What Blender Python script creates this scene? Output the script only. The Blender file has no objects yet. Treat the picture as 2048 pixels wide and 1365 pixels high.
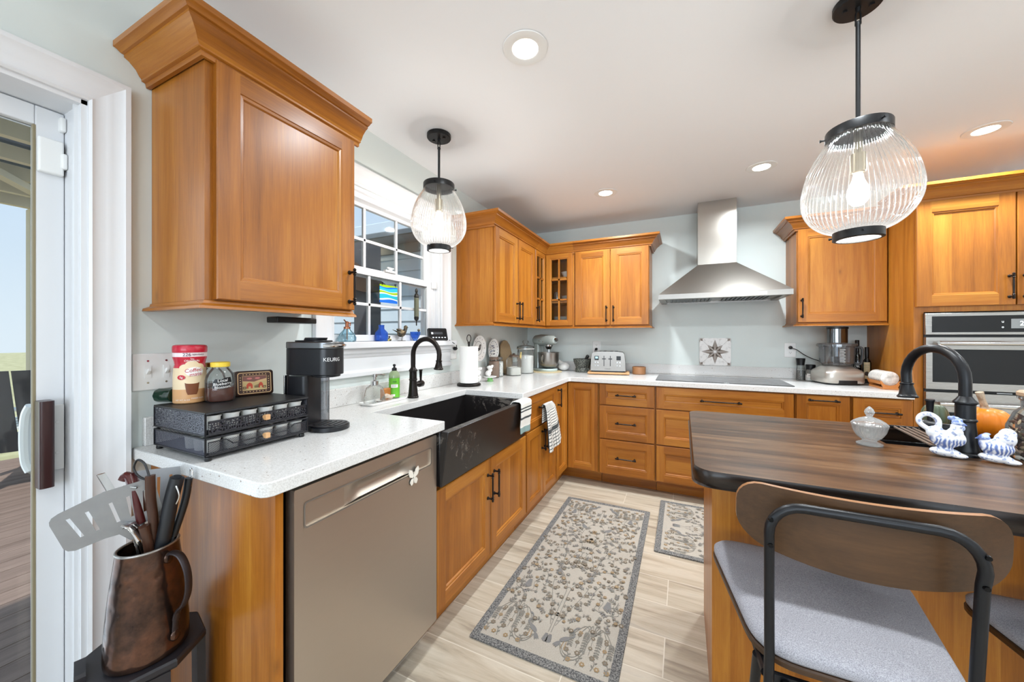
import bpy, bmesh, math, random
from mathutils import Vector, Matrix
from mathutils.geometry import delaunay_2d_cdt
random.seed(7)
PI = math.pi
sc = bpy.context.scene
COL = sc.collection

# ---------------------------------------------------------------- camera
cd = bpy.data.cameras.new('camera'); cam = bpy.data.objects.new('camera', cd); COL.objects.link(cam)
cd.sensor_width = 36.0; cd.lens = 728.0/2048*36.0; cd.shift_y = -8.0/2048; cd.clip_start = 0.02
cam.location = (1.558, 0.0, 1.26); cam.rotation_euler = (PI/2, 0, math.radians(25.15))
sc.camera = cam
# ---------------------------------------------------------------- world
w = bpy.data.worlds.new('sky'); sc.world = w; w.use_nodes = True
nt = w.node_tree; nt.nodes.clear()
wo = nt.nodes.new('ShaderNodeOutputWorld'); wb = nt.nodes.new('ShaderNodeBackground')
tc = nt.nodes.new('ShaderNodeTexCoord'); sx = nt.nodes.new('ShaderNodeSeparateXYZ'); cr = nt.nodes.new('ShaderNodeValToRGB')
nt.links.new(tc.outputs['Generated'], sx.inputs[0]); nt.links.new(sx.outputs[2], cr.inputs[0])
cr.color_ramp.elements[0].position = 0.0; cr.color_ramp.elements[0].color = (0.76, 0.86, 0.95, 1)
cr.color_ramp.elements[1].position = 0.5; cr.color_ramp.elements[1].color = (0.50, 0.70, 0.96, 1)
nt.links.new(cr.outputs[0], wb.inputs[0]); wb.inputs[1].default_value = 1.0
nt.links.new(wb.outputs[0], wo.inputs[0])
# ---------------------------------------------------------------- exposure
vs = sc.view_settings; vs.view_transform = 'Standard'; vs.look = 'None'; vs.gamma = 1.0; vs.use_curve_mapping = False
vs.exposure = 0.08
sc.cycles.use_denoising = True
sc.cycles.max_bounces = 10; sc.cycles.transparent_max_bounces = 24; sc.cycles.caustics_reflective = False; sc.cycles.caustics_refractive = False
sc.cycles.sample_clamp_indirect = 6.0
# ---------------------------------------------------------------- lamps of the room, daylight and an added fill
def lamp(name, kind, loc, energy, color=(1, 1, 1), rot=(0, 0, 0), **kw):
    l = bpy.data.lights.new(name, kind); l.energy = energy; l.color = color
    for k, v in kw.items(): setattr(l, k, v)
    o = bpy.data.objects.new(name, l); COL.objects.link(o); o.location = loc; o.rotation_euler = rot
    return o
WARM = (0.875, 0.952, 1.0); DAY = (0.76, 0.88, 1.0)
CAN_W = 11.3
CANS = [(1.0, 1.31), (1.01, 2.89), (2.03, 2.89), (3.05, 2.89), (2.03, 1.31), (3.05, 1.31), (4.1, 2.89), (4.1, 1.31),
        (1.0, -0.45), (2.6, -0.45), (4.1, -0.45), (1.0, -2.1), (2.6, -2.1), (4.1, -2.1)]
for x, y in CANS:
    lamp('recessed_lamp', 'AREA', (x, y, 2.372), CAN_W*(1.7 if y > 2 else 0.85 if y > 1 else 0.5), WARM, shape='DISK', size=0.10, spread=math.radians(165))
# added fill at the rear window, tilted up to the ceiling; patio door daylight
lamp('rear_window_fill', 'AREA', (2.3, -3.62, 1.35), 140.0, DAY, rot=(math.radians(140), 0, 0), shape='RECTANGLE', size=3.4, size_y=1.7)
lamp('daylight_patio_door', 'AREA', (-0.35, -0.6, 1.05), 22.0, DAY, rot=(0, -PI/2, 0), shape='RECTANGLE', size=1.9, size_y=1.7)
lamp('sun', 'SUN', (4, -5, 8), 3.6, (1, 0.97, 0.93), rot=(math.radians(40), 0, math.radians(38)), angle=0.02)

# ---------------------------------------------------------------- materials
def lin(c):
    return tuple(((v/255)/12.92 if v/255 <= 0.04045 else ((v/255+0.055)/1.055)**2.4) for v in c)
def rgba(c): return (*lin(c), 1)
def newmat(name):
    m = bpy.data.materials.new(name); m.use_nodes = True; return m, m.node_tree, m.node_tree.nodes['Principled BSDF']
def N(nt, t, **kw):
    n = nt.nodes.new('ShaderNode'+t)
    for k, v in kw.items():
        if k in n.inputs: n.inputs[k].default_value = v
        else: setattr(n, k, v)
    return n
def pm(name, c, rough=0.5, metal=0.0, spec=0.5, coat=0.0, emit=None, es=1.0, bump=0, bscale=60, trans=0, ior=1.45, var=0.0):
    m, nt, b = newmat(name)
    b.inputs['Base Color'].default_value = rgba(c); b.inputs['Roughness'].default_value = rough; b.inputs['Metallic'].default_value = metal
    b.inputs['Specular IOR Level'].default_value = spec; b.inputs['Coat Weight'].default_value = coat; b.inputs['Transmission Weight'].default_value = trans; b.inputs['IOR'].default_value = ior
    if emit: b.inputs['Emission Color'].default_value = rgba(emit); b.inputs['Emission Strength'].default_value = es
    if bump or var:
        tcn = N(nt, 'TexCoord'); no = N(nt, 'TexNoise', Scale=bscale, Detail=4.0); nt.links.new(tcn.outputs['Object'], no.inputs['Vector'])
        if bump:
            bm_ = N(nt, 'Bump', Strength=bump, Distance=0.002); nt.links.new(no.outputs[0], bm_.inputs['Height']); nt.links.new(bm_.outputs[0], b.inputs['Normal'])
        if var:
            mx = N(nt, 'MixRGB'); mx.inputs[1].default_value = tuple(v*(1-var) for v in lin(c))+(1,); mx.inputs[2].default_value = tuple(min(1, v*(1+var)) for v in lin(c))+(1,)
            nt.links.new(no.outputs[0], mx.inputs[0]); nt.links.new(mx.outputs[0], b.inputs['Base Color'])
    return m
def ramp(nt, stops):
    r = N(nt, 'ValToRGB'); e = r.color_ramp.elements
    while len(e) > 1: e.remove(e[-1])
    e[0].position = stops[0][0]; e[0].color = rgba(stops[0][1])
    for p, c in stops[1:]:
        x = e.new(p); x.color = rgba(c)
    return r
def wood(name, axis, dark, mid, light, rough=0.34, board=0.085, fine=1.0, knots=True, bvar=0.17, coat=0.12, n1w=0.52):
    m, nt, b = newmat(name); L = nt.links
    tcn = N(nt, 'TexCoord'); oi = N(nt, 'ObjectInfo')
    off = N(nt, 'VectorMath', operation='SCALE'); off.inputs['Scale'].default_value = 7.0
    cmb = N(nt, 'CombineXYZ'); L.new(oi.outputs['Random'], cmb.inputs[0]); L.new(oi.outputs['Random'], cmb.inputs[1]); L.new(oi.outputs['Random'], cmb.inputs[2])
    L.new(cmb.outputs[0], off.inputs[0])
    add = N(nt, 'VectorMath', operation='ADD'); L.new(tcn.outputs['Object'], add.inputs[0]); L.new(off.outputs[0], add.inputs[1])
    i = 'xyz'.index(axis)
    def mapped(along, across):
        mp = N(nt, 'Mapping'); s = [across]*3; s[i] = along; mp.inputs['Scale'].default_value = s; L.new(add.outputs[0], mp.inputs['Vector']); return mp
    n1 = N(nt, 'TexNoise', Scale=1.0, Detail=5.0, Roughness=0.6, Distortion=0.6); L.new(mapped(1.3*fine, 17*fine).outputs[0], n1.inputs['Vector'])
    n2 = N(nt, 'TexNoise', Scale=1.0, Detail=6.0, Roughness=0.75); L.new(mapped(6*fine, 170*fine).outputs[0], n2.inputs['Vector'])
    a1 = N(nt, 'Math', operation='MULTIPLY_ADD'); L.new(n2.outputs[0], a1.inputs[0]); a1.inputs[1].default_value = 0.35
    n1s = N(nt, 'MapRange'); n1s.inputs['To Min'].default_value = 0.5-0.5*n1w; n1s.inputs['To Max'].default_value = 0.5+0.5*n1w; L.new(n1.outputs[0], n1s.inputs['Value']); L.new(n1s.outputs[0], a1.inputs[2])
    # glued-up boards: a flat random tone for each strip across the grain
    sp = N(nt, 'SeparateXYZ'); L.new(add.outputs[0], sp.inputs[0])
    oth = [k for k in range(3) if k != i]
    sm = N(nt, 'Math', operation='ADD'); L.new(sp.outputs[oth[0]], sm.inputs[0]); L.new(sp.outputs[oth[1]], sm.inputs[1])
    dv = N(nt, 'Math', operation='DIVIDE'); L.new(sm.outputs[0], dv.inputs[0]); dv.inputs[1].default_value = board
    fl = N(nt, 'Math', operation='FLOOR'); L.new(dv.outputs[0], fl.inputs[0])
    wn = N(nt, 'TexWhiteNoise', noise_dimensions='1D'); L.new(fl.outputs[0], wn.inputs['W'])
    a2 = N(nt, 'Math', operation='MULTIPLY_ADD'); L.new(wn.outputs[0], a2.inputs[0]); a2.inputs[1].default_value = bvar; L.new(a1.outputs[0], a2.inputs[2])
    a3 = N(nt, 'Math', operation='SUBTRACT'); L.new(a2.outputs[0], a3.inputs[0]); a3.inputs[1].default_value = 0.17+bvar*0.5
    r = ramp(nt, [(0.28, dark), (0.5, mid), (0.74, light)]); L.new(a3.outputs[0], r.inputs[0])
    src = r.outputs[0]
    if knots:
        vo = N(nt, 'TexVoronoi', feature='F1', Scale=1.0); L.new(mapped(2.2, 5.0).outputs[0], vo.inputs['Vector'])
        kr = ramp(nt, [(0.0, (255, 255, 255)), (0.055, (120, 120, 120)), (0.12, (0, 0, 0))]); L.new(vo.outputs['Distance'], kr.inputs[0])
        mk = N(nt, 'Math', operation='MULTIPLY'); L.new(kr.outputs[0], mk.inputs[0]); mk.inputs[1].default_value = 0.5
        mx = N(nt, 'MixRGB'); mx.inputs[2].default_value = rgba(tuple(int(v*0.62) for v in dark)); L.new(mk.outputs[0], mx.inputs[0]); L.new(src, mx.inputs[1]); src = mx.outputs[0]
    L.new(src, b.inputs['Base Color'])
    b.inputs['Roughness'].default_value = rough; b.inputs['Coat Weight'].default_value = coat; b.inputs['Coat Roughness'].default_value = 0.25; b.inputs['Specular IOR Level'].default_value = 0.38
    bp = N(nt, 'Bump', Strength=0.12, Distance=0.001); L.new(n2.outputs[0], bp.inputs['Height']); L.new(bp.outputs[0], b.inputs['Normal'])
    return m
HON = ((118, 66, 16), (162, 98, 30), (192, 131, 50))
W = {a: wood('honey_stained_wood_'+a, a, *HON) for a in 'xyz'}
WI = {a: wood('dark_plank_wood_'+a, a, (34, 22, 14), (80, 56, 37), (116, 88, 62), rough=0.3, board=0.13, fine=1.6, knots=True, bvar=0.22, n1w=1.0, coat=0.03) for a in 'xy'}
WB = wood('walnut_brown_wood', 'x', (42, 26, 13), (64, 42, 23), (84, 57, 33), rough=0.4, board=5.0, knots=False, fine=1.4)
WBARK = wood('dark_slab_edge', 'x', (9, 6, 4), (24, 15, 10), (60, 42, 29), rough=0.3, board=5, knots=False, fine=2.0)
WLT = wood('pale_bamboo_wood', 'x', (176, 130, 84), (206, 160, 112), (222, 182, 136), board=0.03, knots=False, rough=0.5)
WOR = wood('orange_wood', 'x', (150, 88, 40), (184, 116, 58), (205, 140, 80), board=0.3, knots=False, rough=0.45)
WRED = wood('rosewood_handle', 'z', (34, 20, 14), (62, 38, 27), (90, 58, 42), board=1, knots=False, rough=0.35, fine=2)
WDECK = wood('weathered_deck', 'y', (112, 92, 82), (148, 126, 114), (172, 150, 138), board=5, knots=False, rough=0.8, coat=0)

def quartz():
    m, nt, b = newmat('white_speckled_quartz'); L = nt.links; tcn = N(nt, 'TexCoord')
    v = N(nt, 'TexVoronoi', feature='F1', Scale=75.0); L.new(tcn.outputs['Object'], v.inputs['Vector'])
    sp = N(nt, 'SeparateXYZ'); L.new(v.outputs['Color'], sp.inputs[0])
    lt = N(nt, 'Math', operation='LESS_THAN'); L.new(sp.outputs[0], lt.inputs[0]); lt.inputs[1].default_value = 0.16
    d = N(nt, 'Math', operation='LESS_THAN'); L.new(v.outputs['Distance'], d.inputs[0]); d.inputs[1].default_value = 0.17
    k = N(nt, 'Math', operation='MULTIPLY'); L.new(lt.outputs[0], k.inputs[0]); L.new(d.outputs[0], k.inputs[1])
    no = N(nt, 'TexNoise', Scale=260.0, Detail=2.0); L.new(tcn.outputs['Object'], no.inputs['Vector'])
    r = ramp(nt, [(0.35, (204, 202, 199)), (0.6, (222, 221, 219))]); L.new(no.outputs[0], r.inputs[0])
    c2 = N(nt, 'ValToRGB'); c2.color_ramp.elements[0].color = rgba((128, 108, 92)); c2.color_ramp.elements[1].color = rgba((158, 156, 154)); L.new(sp.outputs[1], c2.inputs[0])
    mx = N(nt, 'MixRGB'); L.new(k.outputs[0], mx.inputs[0]); L.new(r.outputs[0], mx.inputs[1]); L.new(c2.outputs[0], mx.inputs[2]); L.new(mx.outputs[0], b.inputs['Base Color'])
    b.inputs['Roughness'].default_value = 0.16
    return m
QUARTZ = quartz()
def steel(name, c=(170, 165, 158), rough=0.3, axis='x', br=900):
    m, nt, b = newmat(name); L = nt.links; tcn = N(nt, 'TexCoord'); mp = N(nt, 'Mapping'); s = [br]*3; s['xyz'.index(axis)] = 4; mp.inputs['Scale'].default_value = s
    L.new(tcn.outputs['Object'], mp.inputs['Vector']); no = N(nt, 'TexNoise', Scale=1.0, Detail=3.0); L.new(mp.outputs[0], no.inputs['Vector'])
    mr = N(nt, 'MapRange'); mr.inputs['To Min'].default_value = rough-0.06; mr.inputs['To Max'].default_value = rough+0.08; L.new(no.outputs[0], mr.inputs['Value']); L.new(mr.outputs[0], b.inputs['Roughness'])
    bp = N(nt, 'Bump', Strength=0.03, Distance=0.0005); L.new(no.outputs[0], bp.inputs['Height']); L.new(bp.outputs[0], b.inputs['Normal'])
    b.inputs['Base Color'].default_value = rgba(c); b.inputs['Metallic'].default_value = 1.0
    return m
STEELX = steel('brushed_steel_x', c=(148, 143, 137), axis='x'); STEELY = steel('brushed_steel_y', c=(196, 186, 174), rough=0.42, axis='y'); CHROME = pm('polished_chrome', (205, 205, 205), 0.12, 1.0)
STEELZ = steel('brushed_steel_z', c=(180, 175, 168), rough=0.26, axis='x')
BLACK = pm('matte_black_metal', (26, 26, 27), 0.38, 0.4); BLACKP = pm('black_plastic', (20, 20, 22), 0.35); BRONZE = pm('oil_rubbed_bronze', (32, 27, 24), 0.36, 0.6)
NAVYBLK = pm('satin_black_tube', (17, 18, 22), 0.36, 0.2)
WHITE = pm('white_trim_paint', (226, 227, 229), 0.35); WALLP = pm('pale_sage_wall_paint', (216, 223, 220), 0.6); CEILP = pm('white_ceiling_paint', (243, 244, 246), 0.75); WALLW = pm('white_wall_paint', (240, 240, 240), 0.7)
PLATEW = pm('white_plastic', (236, 236, 234), 0.3); CERAM = pm('glazed_white_ceramic', (240, 239, 236), 0.12, coat=0.5)
SINKB = pm('black_composite_sink', (24, 23, 24), 0.32)
GLOSSB = pm('black_glass_panel', (10, 10, 11), 0.06)
def clear(name, tint=(255, 255, 255), gloss=0.12, haze=0.0, ior=1.3, hz=(255, 255, 255)):
    """thin glass: see-through tinted, mirror-like at grazing angles"""
    m, nt, b = newmat(name); L = nt.links; nt.nodes.remove(b); out = nt.nodes['Material Output']
    t = N(nt, 'BsdfTransparent'); t.inputs[0].default_value = rgba(tint); g = N(nt, 'BsdfGlossy'); g.inputs['Roughness'].default_value = 0.04
    fr = N(nt, 'Fresnel', IOR=ior); ad = N(nt, 'Math', operation='ADD'); L.new(fr.outputs[0], ad.inputs[0]); ad.inputs[1].default_value = gloss*0.3; ad.use_clamp = True
    mx = N(nt, 'MixShader'); L.new(ad.outputs[0], mx.inputs[0]); L.new(t.outputs[0], mx.inputs[1]); L.new(g.outputs[0], mx.inputs[2]); fin = mx.outputs[0]
    if haze:
        tl = N(nt, 'BsdfTranslucent'); tl.inputs[0].default_value = rgba(hz); df = N(nt, 'BsdfDiffuse'); df.inputs[0].default_value = rgba(hz)
        m0 = N(nt, 'MixShader'); m0.inputs[0].default_value = 0.4; L.new(tl.outputs[0], m0.inputs[1]); L.new(df.outputs[0], m0.inputs[2])
        m2 = N(nt, 'MixShader'); m2.inputs[0].default_value = haze; L.new(fin, m2.inputs[1]); L.new(m0.outputs[0], m2.inputs[2]); fin = m2.outputs[0]
    L.new(fin, out.inputs[0]); return m
PANE = clear('window_glass', (250, 252, 252), 0.05, 0.0, 1.18)
GLASS = clear('clear_glass', (249, 251, 250), 0.1, 0.05, 1.2)
RIBGLASS = clear('ribbed_lamp_glass', (251, 251, 250), 0.1, 0.035, 1.45)
CUTGLASS = clear('cut_crystal', (246, 248, 247), 0.5, 0.22, 1.45)
BLUEG = clear('blue_glass', (176, 212, 252), 0.1, 0.3, 1.25, (84, 152, 246)); AQUAG = clear('aqua_glass', (222, 241, 247), 0.15, 0.14, 1.25, (170, 222, 240)); SMOKEG = clear('smoky_clear_plastic', (196, 200, 205), 0.3, 0.08, 1.4)
def perf(name, c, plane, k, lo, rough=0.4, round_=False, sp=0.5):
    """perforated or woven sheet lying in a plane ('xz' or 'yz'): holes between the strands"""
    m, nt, b = newmat(name); L = nt.links; out = nt.nodes['Material Output']; tcn = N(nt, 'TexCoord'); sp_ = N(nt, 'SeparateXYZ'); L.new(tcn.outputs['Object'], sp_.inputs[0])
    A, B = sp_.outputs['xyz'.index(plane[0])], sp_.outputs['xyz'.index(plane[1])]
    if round_:
        cb = N(nt, 'CombineXYZ'); L.new(A, cb.inputs[0]); L.new(B, cb.inputs[1]); v = N(nt, 'TexVoronoi', voronoi_dimensions='2D', feature='F1', Scale=k); v.inputs['Randomness'].default_value = 0.55; L.new(cb.outputs[0], v.inputs['Vector'])
        lt = N(nt, 'Math', operation='LESS_THAN'); L.new(v.outputs['Distance'], lt.inputs[0]); lt.inputs[1].default_value = lo; fac = lt.outputs[0]
    else:
        hs = []
        for op in ('ADD', 'SUBTRACT'):
            a = N(nt, 'Math', operation=op); L.new(A, a.inputs[0]); L.new(B, a.inputs[1]); q = N(nt, 'Math', operation='MULTIPLY'); L.new(a.outputs[0], q.inputs[0]); q.inputs[1].default_value = k
            fr = N(nt, 'Math', operation='FRACT'); L.new(q.outputs[0], fr.inputs[0]); g = N(nt, 'Math', operation='GREATER_THAN'); L.new(fr.outputs[0], g.inputs[0]); g.inputs[1].default_value = lo; hs.append(g.outputs[0])
        mu = N(nt, 'Math', operation='MULTIPLY'); L.new(hs[0], mu.inputs[0]); L.new(hs[1], mu.inputs[1]); fac = mu.outputs[0]
    t = N(nt, 'BsdfTransparent'); mx = N(nt, 'MixShader'); L.new(fac, mx.inputs[0]); L.new(b.outputs[0], mx.inputs[1]); L.new(t.outputs[0], mx.inputs[2]); L.new(mx.outputs[0], out.inputs[0])
    b.inputs['Base Color'].default_value = rgba(c); b.inputs['Roughness'].default_value = rough; b.inputs['Metallic'].default_value = 0.6
    return m
def cut(outline, holes):
    """triangulate an outline with holes in it"""
    vs = []; es = []
    for l in [outline]+list(holes):
        b = len(vs); vs += [Vector(p) for p in l]; es += [(b+i, b+(i+1) % len(l)) for i in range(len(l))]
    r = delaunay_2d_cdt(vs, es, [], 1, 1e-6)
    def inside(x, y, q):
        c_ = False
        for (ax, ay), (bx_, by_) in zip(q, list(q[1:])+[q[0]]):
            if (ay > y) != (by_ > y) and x < (bx_-ax)*(y-ay)/(by_-ay)+ax: c_ = not c_
        return c_
    P2 = [tuple(p) for p in r[0]]; F2 = []
    for f in r[2]:
        x = sum(P2[i][0] for i in f)/len(f); y = sum(P2[i][1] for i in f)/len(f)
        if inside(x, y, outline) and not any(inside(x, y, h) for h in holes): F2.append(tuple(f))
    return P2, F2
def two(name, c1, c2, scale, lo=0.45, hi=0.55, rough=0.5, tex='Noise', stretch=(1, 1, 1), metal=0, bump=0):
    m, nt, b = newmat(name); L = nt.links; tcn = N(nt, 'TexCoord'); mp = N(nt, 'Mapping'); mp.inputs['Scale'].default_value = stretch; L.new(tcn.outputs['Object'], mp.inputs['Vector'])
    if tex == 'Noise': t = N(nt, 'TexNoise', Scale=scale, Detail=4.0); o = t.outputs[0]
    else: t = N(nt, 'TexVoronoi', Scale=scale); o = t.outputs['Distance']
    L.new(mp.outputs[0], t.inputs['Vector']); r = ramp(nt, [(lo, c1), (hi, c2)]); L.new(o, r.inputs[0]); L.new(r.outputs[0], b.inputs['Base Color'])
    b.inputs['Roughness'].default_value = rough; b.inputs['Metallic'].default_value = metal
    if bump:
        bp = N(nt, 'Bump', Strength=bump, Distance=0.003); L.new(o, bp.inputs['Height']); L.new(bp.outputs[0], b.inputs['Normal'])
    return m

# ---------------------------------------------------------------- mesh helpers
ORI = {}
def V(*a): return Vector(a)
class M:
    def __init__(s): s.v = []; s.f = []; s.m = []; s.T = None; s.cur = 0
    def add(s, vs, fs, mi=None):
        b = len(s.v); T = s.T
        s.v += [Vector(T(*p)) if T else Vector(p) for p in vs]
        for f in fs: s.f.append([b+i for i in f]); s.m.append(s.cur if mi is None else mi)
    def box(s, x0, x1, y0, y1, z0, z1, mi=None):
        s.add([(x0, y0, z0), (x1, y0, z0), (x1, y1, z0), (x0, y1, z0), (x0, y0, z1), (x1, y0, z1), (x1, y1, z1), (x0, y1, z1)],
              [(0, 3, 2, 1), (4, 5, 6, 7), (0, 1, 5, 4), (1, 2, 6, 5), (2, 3, 7, 6), (3, 0, 4, 7)], mi)
    def loft(s, loops, c0=True, c1=True, mi=None, closed=False):
        n = len(loops[0]); vs = [p for l in loops for p in l]; fs = []
        k = len(loops)
        for a in range(k if closed else k-1):
            b = (a+1) % k
            for i in range(n):
                j = (i+1) % n; fs.append((a*n+i, a*n+j, b*n+j, b*n+i))
        if c0 and not closed: fs.append(tuple(range(n))[::-1])
        if c1 and not closed: fs.append(tuple((k-1)*n+i for i in range(n)))
        s.add(vs, fs, mi)
    def prism(s, poly, z0, z1, mi=None): s.loft([[(x, y, z0) for x, y in poly], [(x, y, z1) for x, y in poly]], mi=mi)
    def lathe(s, prof, c=(0, 0, 0), seg=28, c0=True, c1=True, mi=None, rib=None, ell=(1, 1)):
        L = []
        for r, z in prof:
            L.append([(c[0]+ell[0]*(r+(rib(i/seg, r) if rib else 0))*math.cos(2*PI*i/seg), c[1]+ell[1]*(r+(rib(i/seg, r) if rib else 0))*math.sin(2*PI*i/seg), c[2]+z) for i in range(seg)])
        s.loft(L, c0, c1, mi)
    def cyl(s, p0, p1, r0, r1=None, seg=16, mi=None): s.tube([p0, p1], [r0, r0 if r1 is None else r1], seg, mi=mi)
    def tube(s, pts, r, seg=10, mi=None, closed=False, caps=True, flat=None):
        pts = [Vector(p) for p in pts]; n = len(pts); rr = r if isinstance(r, (list, tuple)) else [r]*n
        tg = []
        for i in range(n):
            a = pts[(i-1) % n] if (closed or i > 0) else pts[i]; b = pts[(i+1) % n] if (closed or i < n-1) else pts[i]
            d = (b-a); tg.append(d.normalized() if d.length > 1e-9 else Vector((0, 0, 1)))
        up = Vector((0, 0, 1)) if abs(tg[0].z) < 0.9 else Vector((1, 0, 0))
        x = tg[0].cross(up).normalized(); L = []
        for i in range(n):
            x = (x-tg[i]*x.dot(tg[i])).normalized(); y = tg[i].cross(x); ra, rb = (rr[i], rr[i]) if flat is None else (rr[i]*flat[0], rr[i]*flat[1])
            L.append([tuple(pts[i]+x*(ra*math.cos(2*PI*k/seg))+y*(rb*math.sin(2*PI*k/seg))) for k in range(seg)])
        s.loft(L, caps, caps, mi, closed)
    def ball(s, c, r, seg=18, ring=10, mi=None, rot=None):
        if not isinstance(r, (list, tuple)): r = (r, r, r)
        L = []
        for j in range(ring+1):
            t = -PI/2+PI*(0.02+0.96*j/ring); L.append([(r[0]*math.cos(t)*math.cos(2*PI*i/seg), r[1]*math.cos(t)*math.sin(2*PI*i/seg), r[2]*math.sin(t)) for i in range(seg)])
        if rot is not None: L = [[tuple(rot @ Vector(p)) for p in l] for l in L]
        L = [[(p[0]+c[0], p[1]+c[1], p[2]+c[2]) for p in l] for l in L]; s.loft(L, mi=mi)
    def grid(s, fn, nu, nv, mi=None, mf=None):
        vs = [fn(i/nu, j/nv) for j in range(nv+1) for i in range(nu+1)]
        for j in range(nv):
            pass
        b = len(s.v); T = s.T; s.v += [Vector(T(*p)) if T else Vector(p) for p in vs]
        for j in range(nv):
            for i in range(nu):
                a = b+j*(nu+1)+i; s.f.append([a, a+1, a+nu+2, a+nu+1]); s.m.append(mf((i+.5)/nu, (j+.5)/nv) if mf else (s.cur if mi is None else mi))
    def flat(s, poly, mi=None): s.add(poly, [tuple(range(len(poly)))], mi)
    def text(s, txt, size, fn, mi=None, align='CENTER', sx=1.0):
        cu = bpy.data.curves.new('t', 'FONT'); cu.body = txt; cu.size = size; cu.align_x = align; cu.align_y = 'CENTER'; cu.resolution_u = 3
        o = bpy.data.objects.new('t', cu); COL.objects.link(o); bpy.context.view_layer.update()
        me = bpy.data.meshes.new_from_object(o.evaluated_get(bpy.context.evaluated_depsgraph_get()))
        s.add([fn(p.co.x*sx, p.co.y) for p in me.vertices], [tuple(p.vertices) for p in me.polygons], mi)
        bpy.data.objects.remove(o); bpy.data.curves.remove(cu); bpy.data.meshes.remove(me)
    def build(s, name, mats, parent=None, loc=None, bev=0, bseg=2, sub=0, remesh=0, solid=0, angle=35, flatsh=False):
        if not isinstance(mats, (list, tuple)): mats = [mats]
        off = ORI[parent.name] if parent is not None else (Vector(loc) if loc is not None else Vector((0, 0, 0)))
        me = bpy.data.meshes.new(name); me.from_pydata([tuple(p-off) for p in s.v], [], s.f)
        for m in mats: me.materials.append(m)
        me.polygons.foreach_set('material_index', s.m)
        b = bmesh.new(); b.from_mesh(me); bmesh.ops.recalc_face_normals(b, faces=b.faces[:]); b.to_mesh(me); b.free()
        if not flatsh:
            me.polygons.foreach_set('use_smooth', [True]*len(me.polygons)); me.set_sharp_from_angle(angle=math.radians(angle))
        o = bpy.data.objects.new(name, me); COL.objects.link(o)
        if parent is not None: o.parent = parent
        else: o.location = off
        ORI[o.name] = off
        if remesh:
            r = o.modifiers.new('Remesh', 'REMESH'); r.mode = 'VOXEL'; r.voxel_size = remesh; r.use_smooth_shade = True
            q = o.modifiers.new('Smooth', 'SMOOTH'); q.iterations = 4; q.factor = 0.5
        if solid: q = o.modifiers.new('Solidify', 'SOLIDIFY'); q.thickness = solid; q.offset = 0
        if bev: q = o.modifiers.new('Bevel', 'BEVEL'); q.width = bev; q.segments = bseg; q.limit_method = 'ANGLE'; q.angle_limit = math.radians(40); q.harden_normals = False
        if sub: q = o.modifiers.new('Subsurf', 'SUBSURF'); q.levels = sub; q.render_levels = sub
        return o
def tag(o, label, cat, group=None, kind=None):
    o['label'] = label; o['category'] = cat
    if group: o['group'] = group
    if kind: o['kind'] = kind
    return o
def thing(name, label, cat, loc, group=None):
    o = bpy.data.objects.new(name, None); COL.objects.link(o); o.location = loc; o.empty_display_size = 0.05; ORI[o.name] = Vector(loc)
    return tag(o, label, cat, group)
def struct(o): o['kind'] = 'structure'; return o
def dup(root, loc, label, group=None):
    r = root.copy(); COL.objects.link(r); r.location = loc; r['label'] = label; ORI[r.name] = Vector(loc)
    if group: r['group'] = group
    for ch in list(root.children):
        c = ch.copy(); COL.objects.link(c); c.parent = r
        for g in list(ch.children):
            d = g.copy(); COL.objects.link(d); d.parent = c
    return r
def rrect(x0, x1, y0, y1, r, n=5):
    p = []
    for cx, cy, a in ((x1-r, y0+r, -90), (x1-r, y1-r, 0), (x0+r, y1-r, 90), (x0+r, y0+r, 180)):
        for k in range(n+1):
            t = math.radians(a+90*k/n); p.append((cx+r*math.cos(t), cy+r*math.sin(t)))
    return p
def circ(cx, cy, r, n=24, ry=None): return [(cx+r*math.cos(2*PI*i/n), cy+(r if ry is None else ry)*math.sin(2*PI*i/n)) for i in range(n)]
def cat(pts, n=6, closed=False):
    P = [Vector(p) for p in pts]; k = len(P); out = []
    for i in range(k if closed else k-1):
        g = lambda j: P[j % k] if closed else P[max(0, min(k-1, j))]
        a, b, c, d = g(i-1), g(i), g(i+1), g(i+2)
        for q in range(n):
            t = q/n; out.append(0.5*((2*b)+(c-a)*t+(2*a-5*b+4*c-d)*t*t+(3*b-a-3*c+d)*t**3))
    if not closed: out.append(P[-1])
    return out
def FR(o, u, n):
    o = Vector(o); u = Vector(u); n = Vector(n)
    return lambda a, b, c=0.0: o+u*a+Vector((0, 0, b))+n*c
def rotz(cx, cy, deg, z=0.0):
    c_, s_ = math.cos(math.radians(deg)), math.sin(math.radians(deg))
    return lambda x, y, zz: Vector((cx+c_*x-s_*y, cy+s_*x+c_*y, z+zz))

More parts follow.
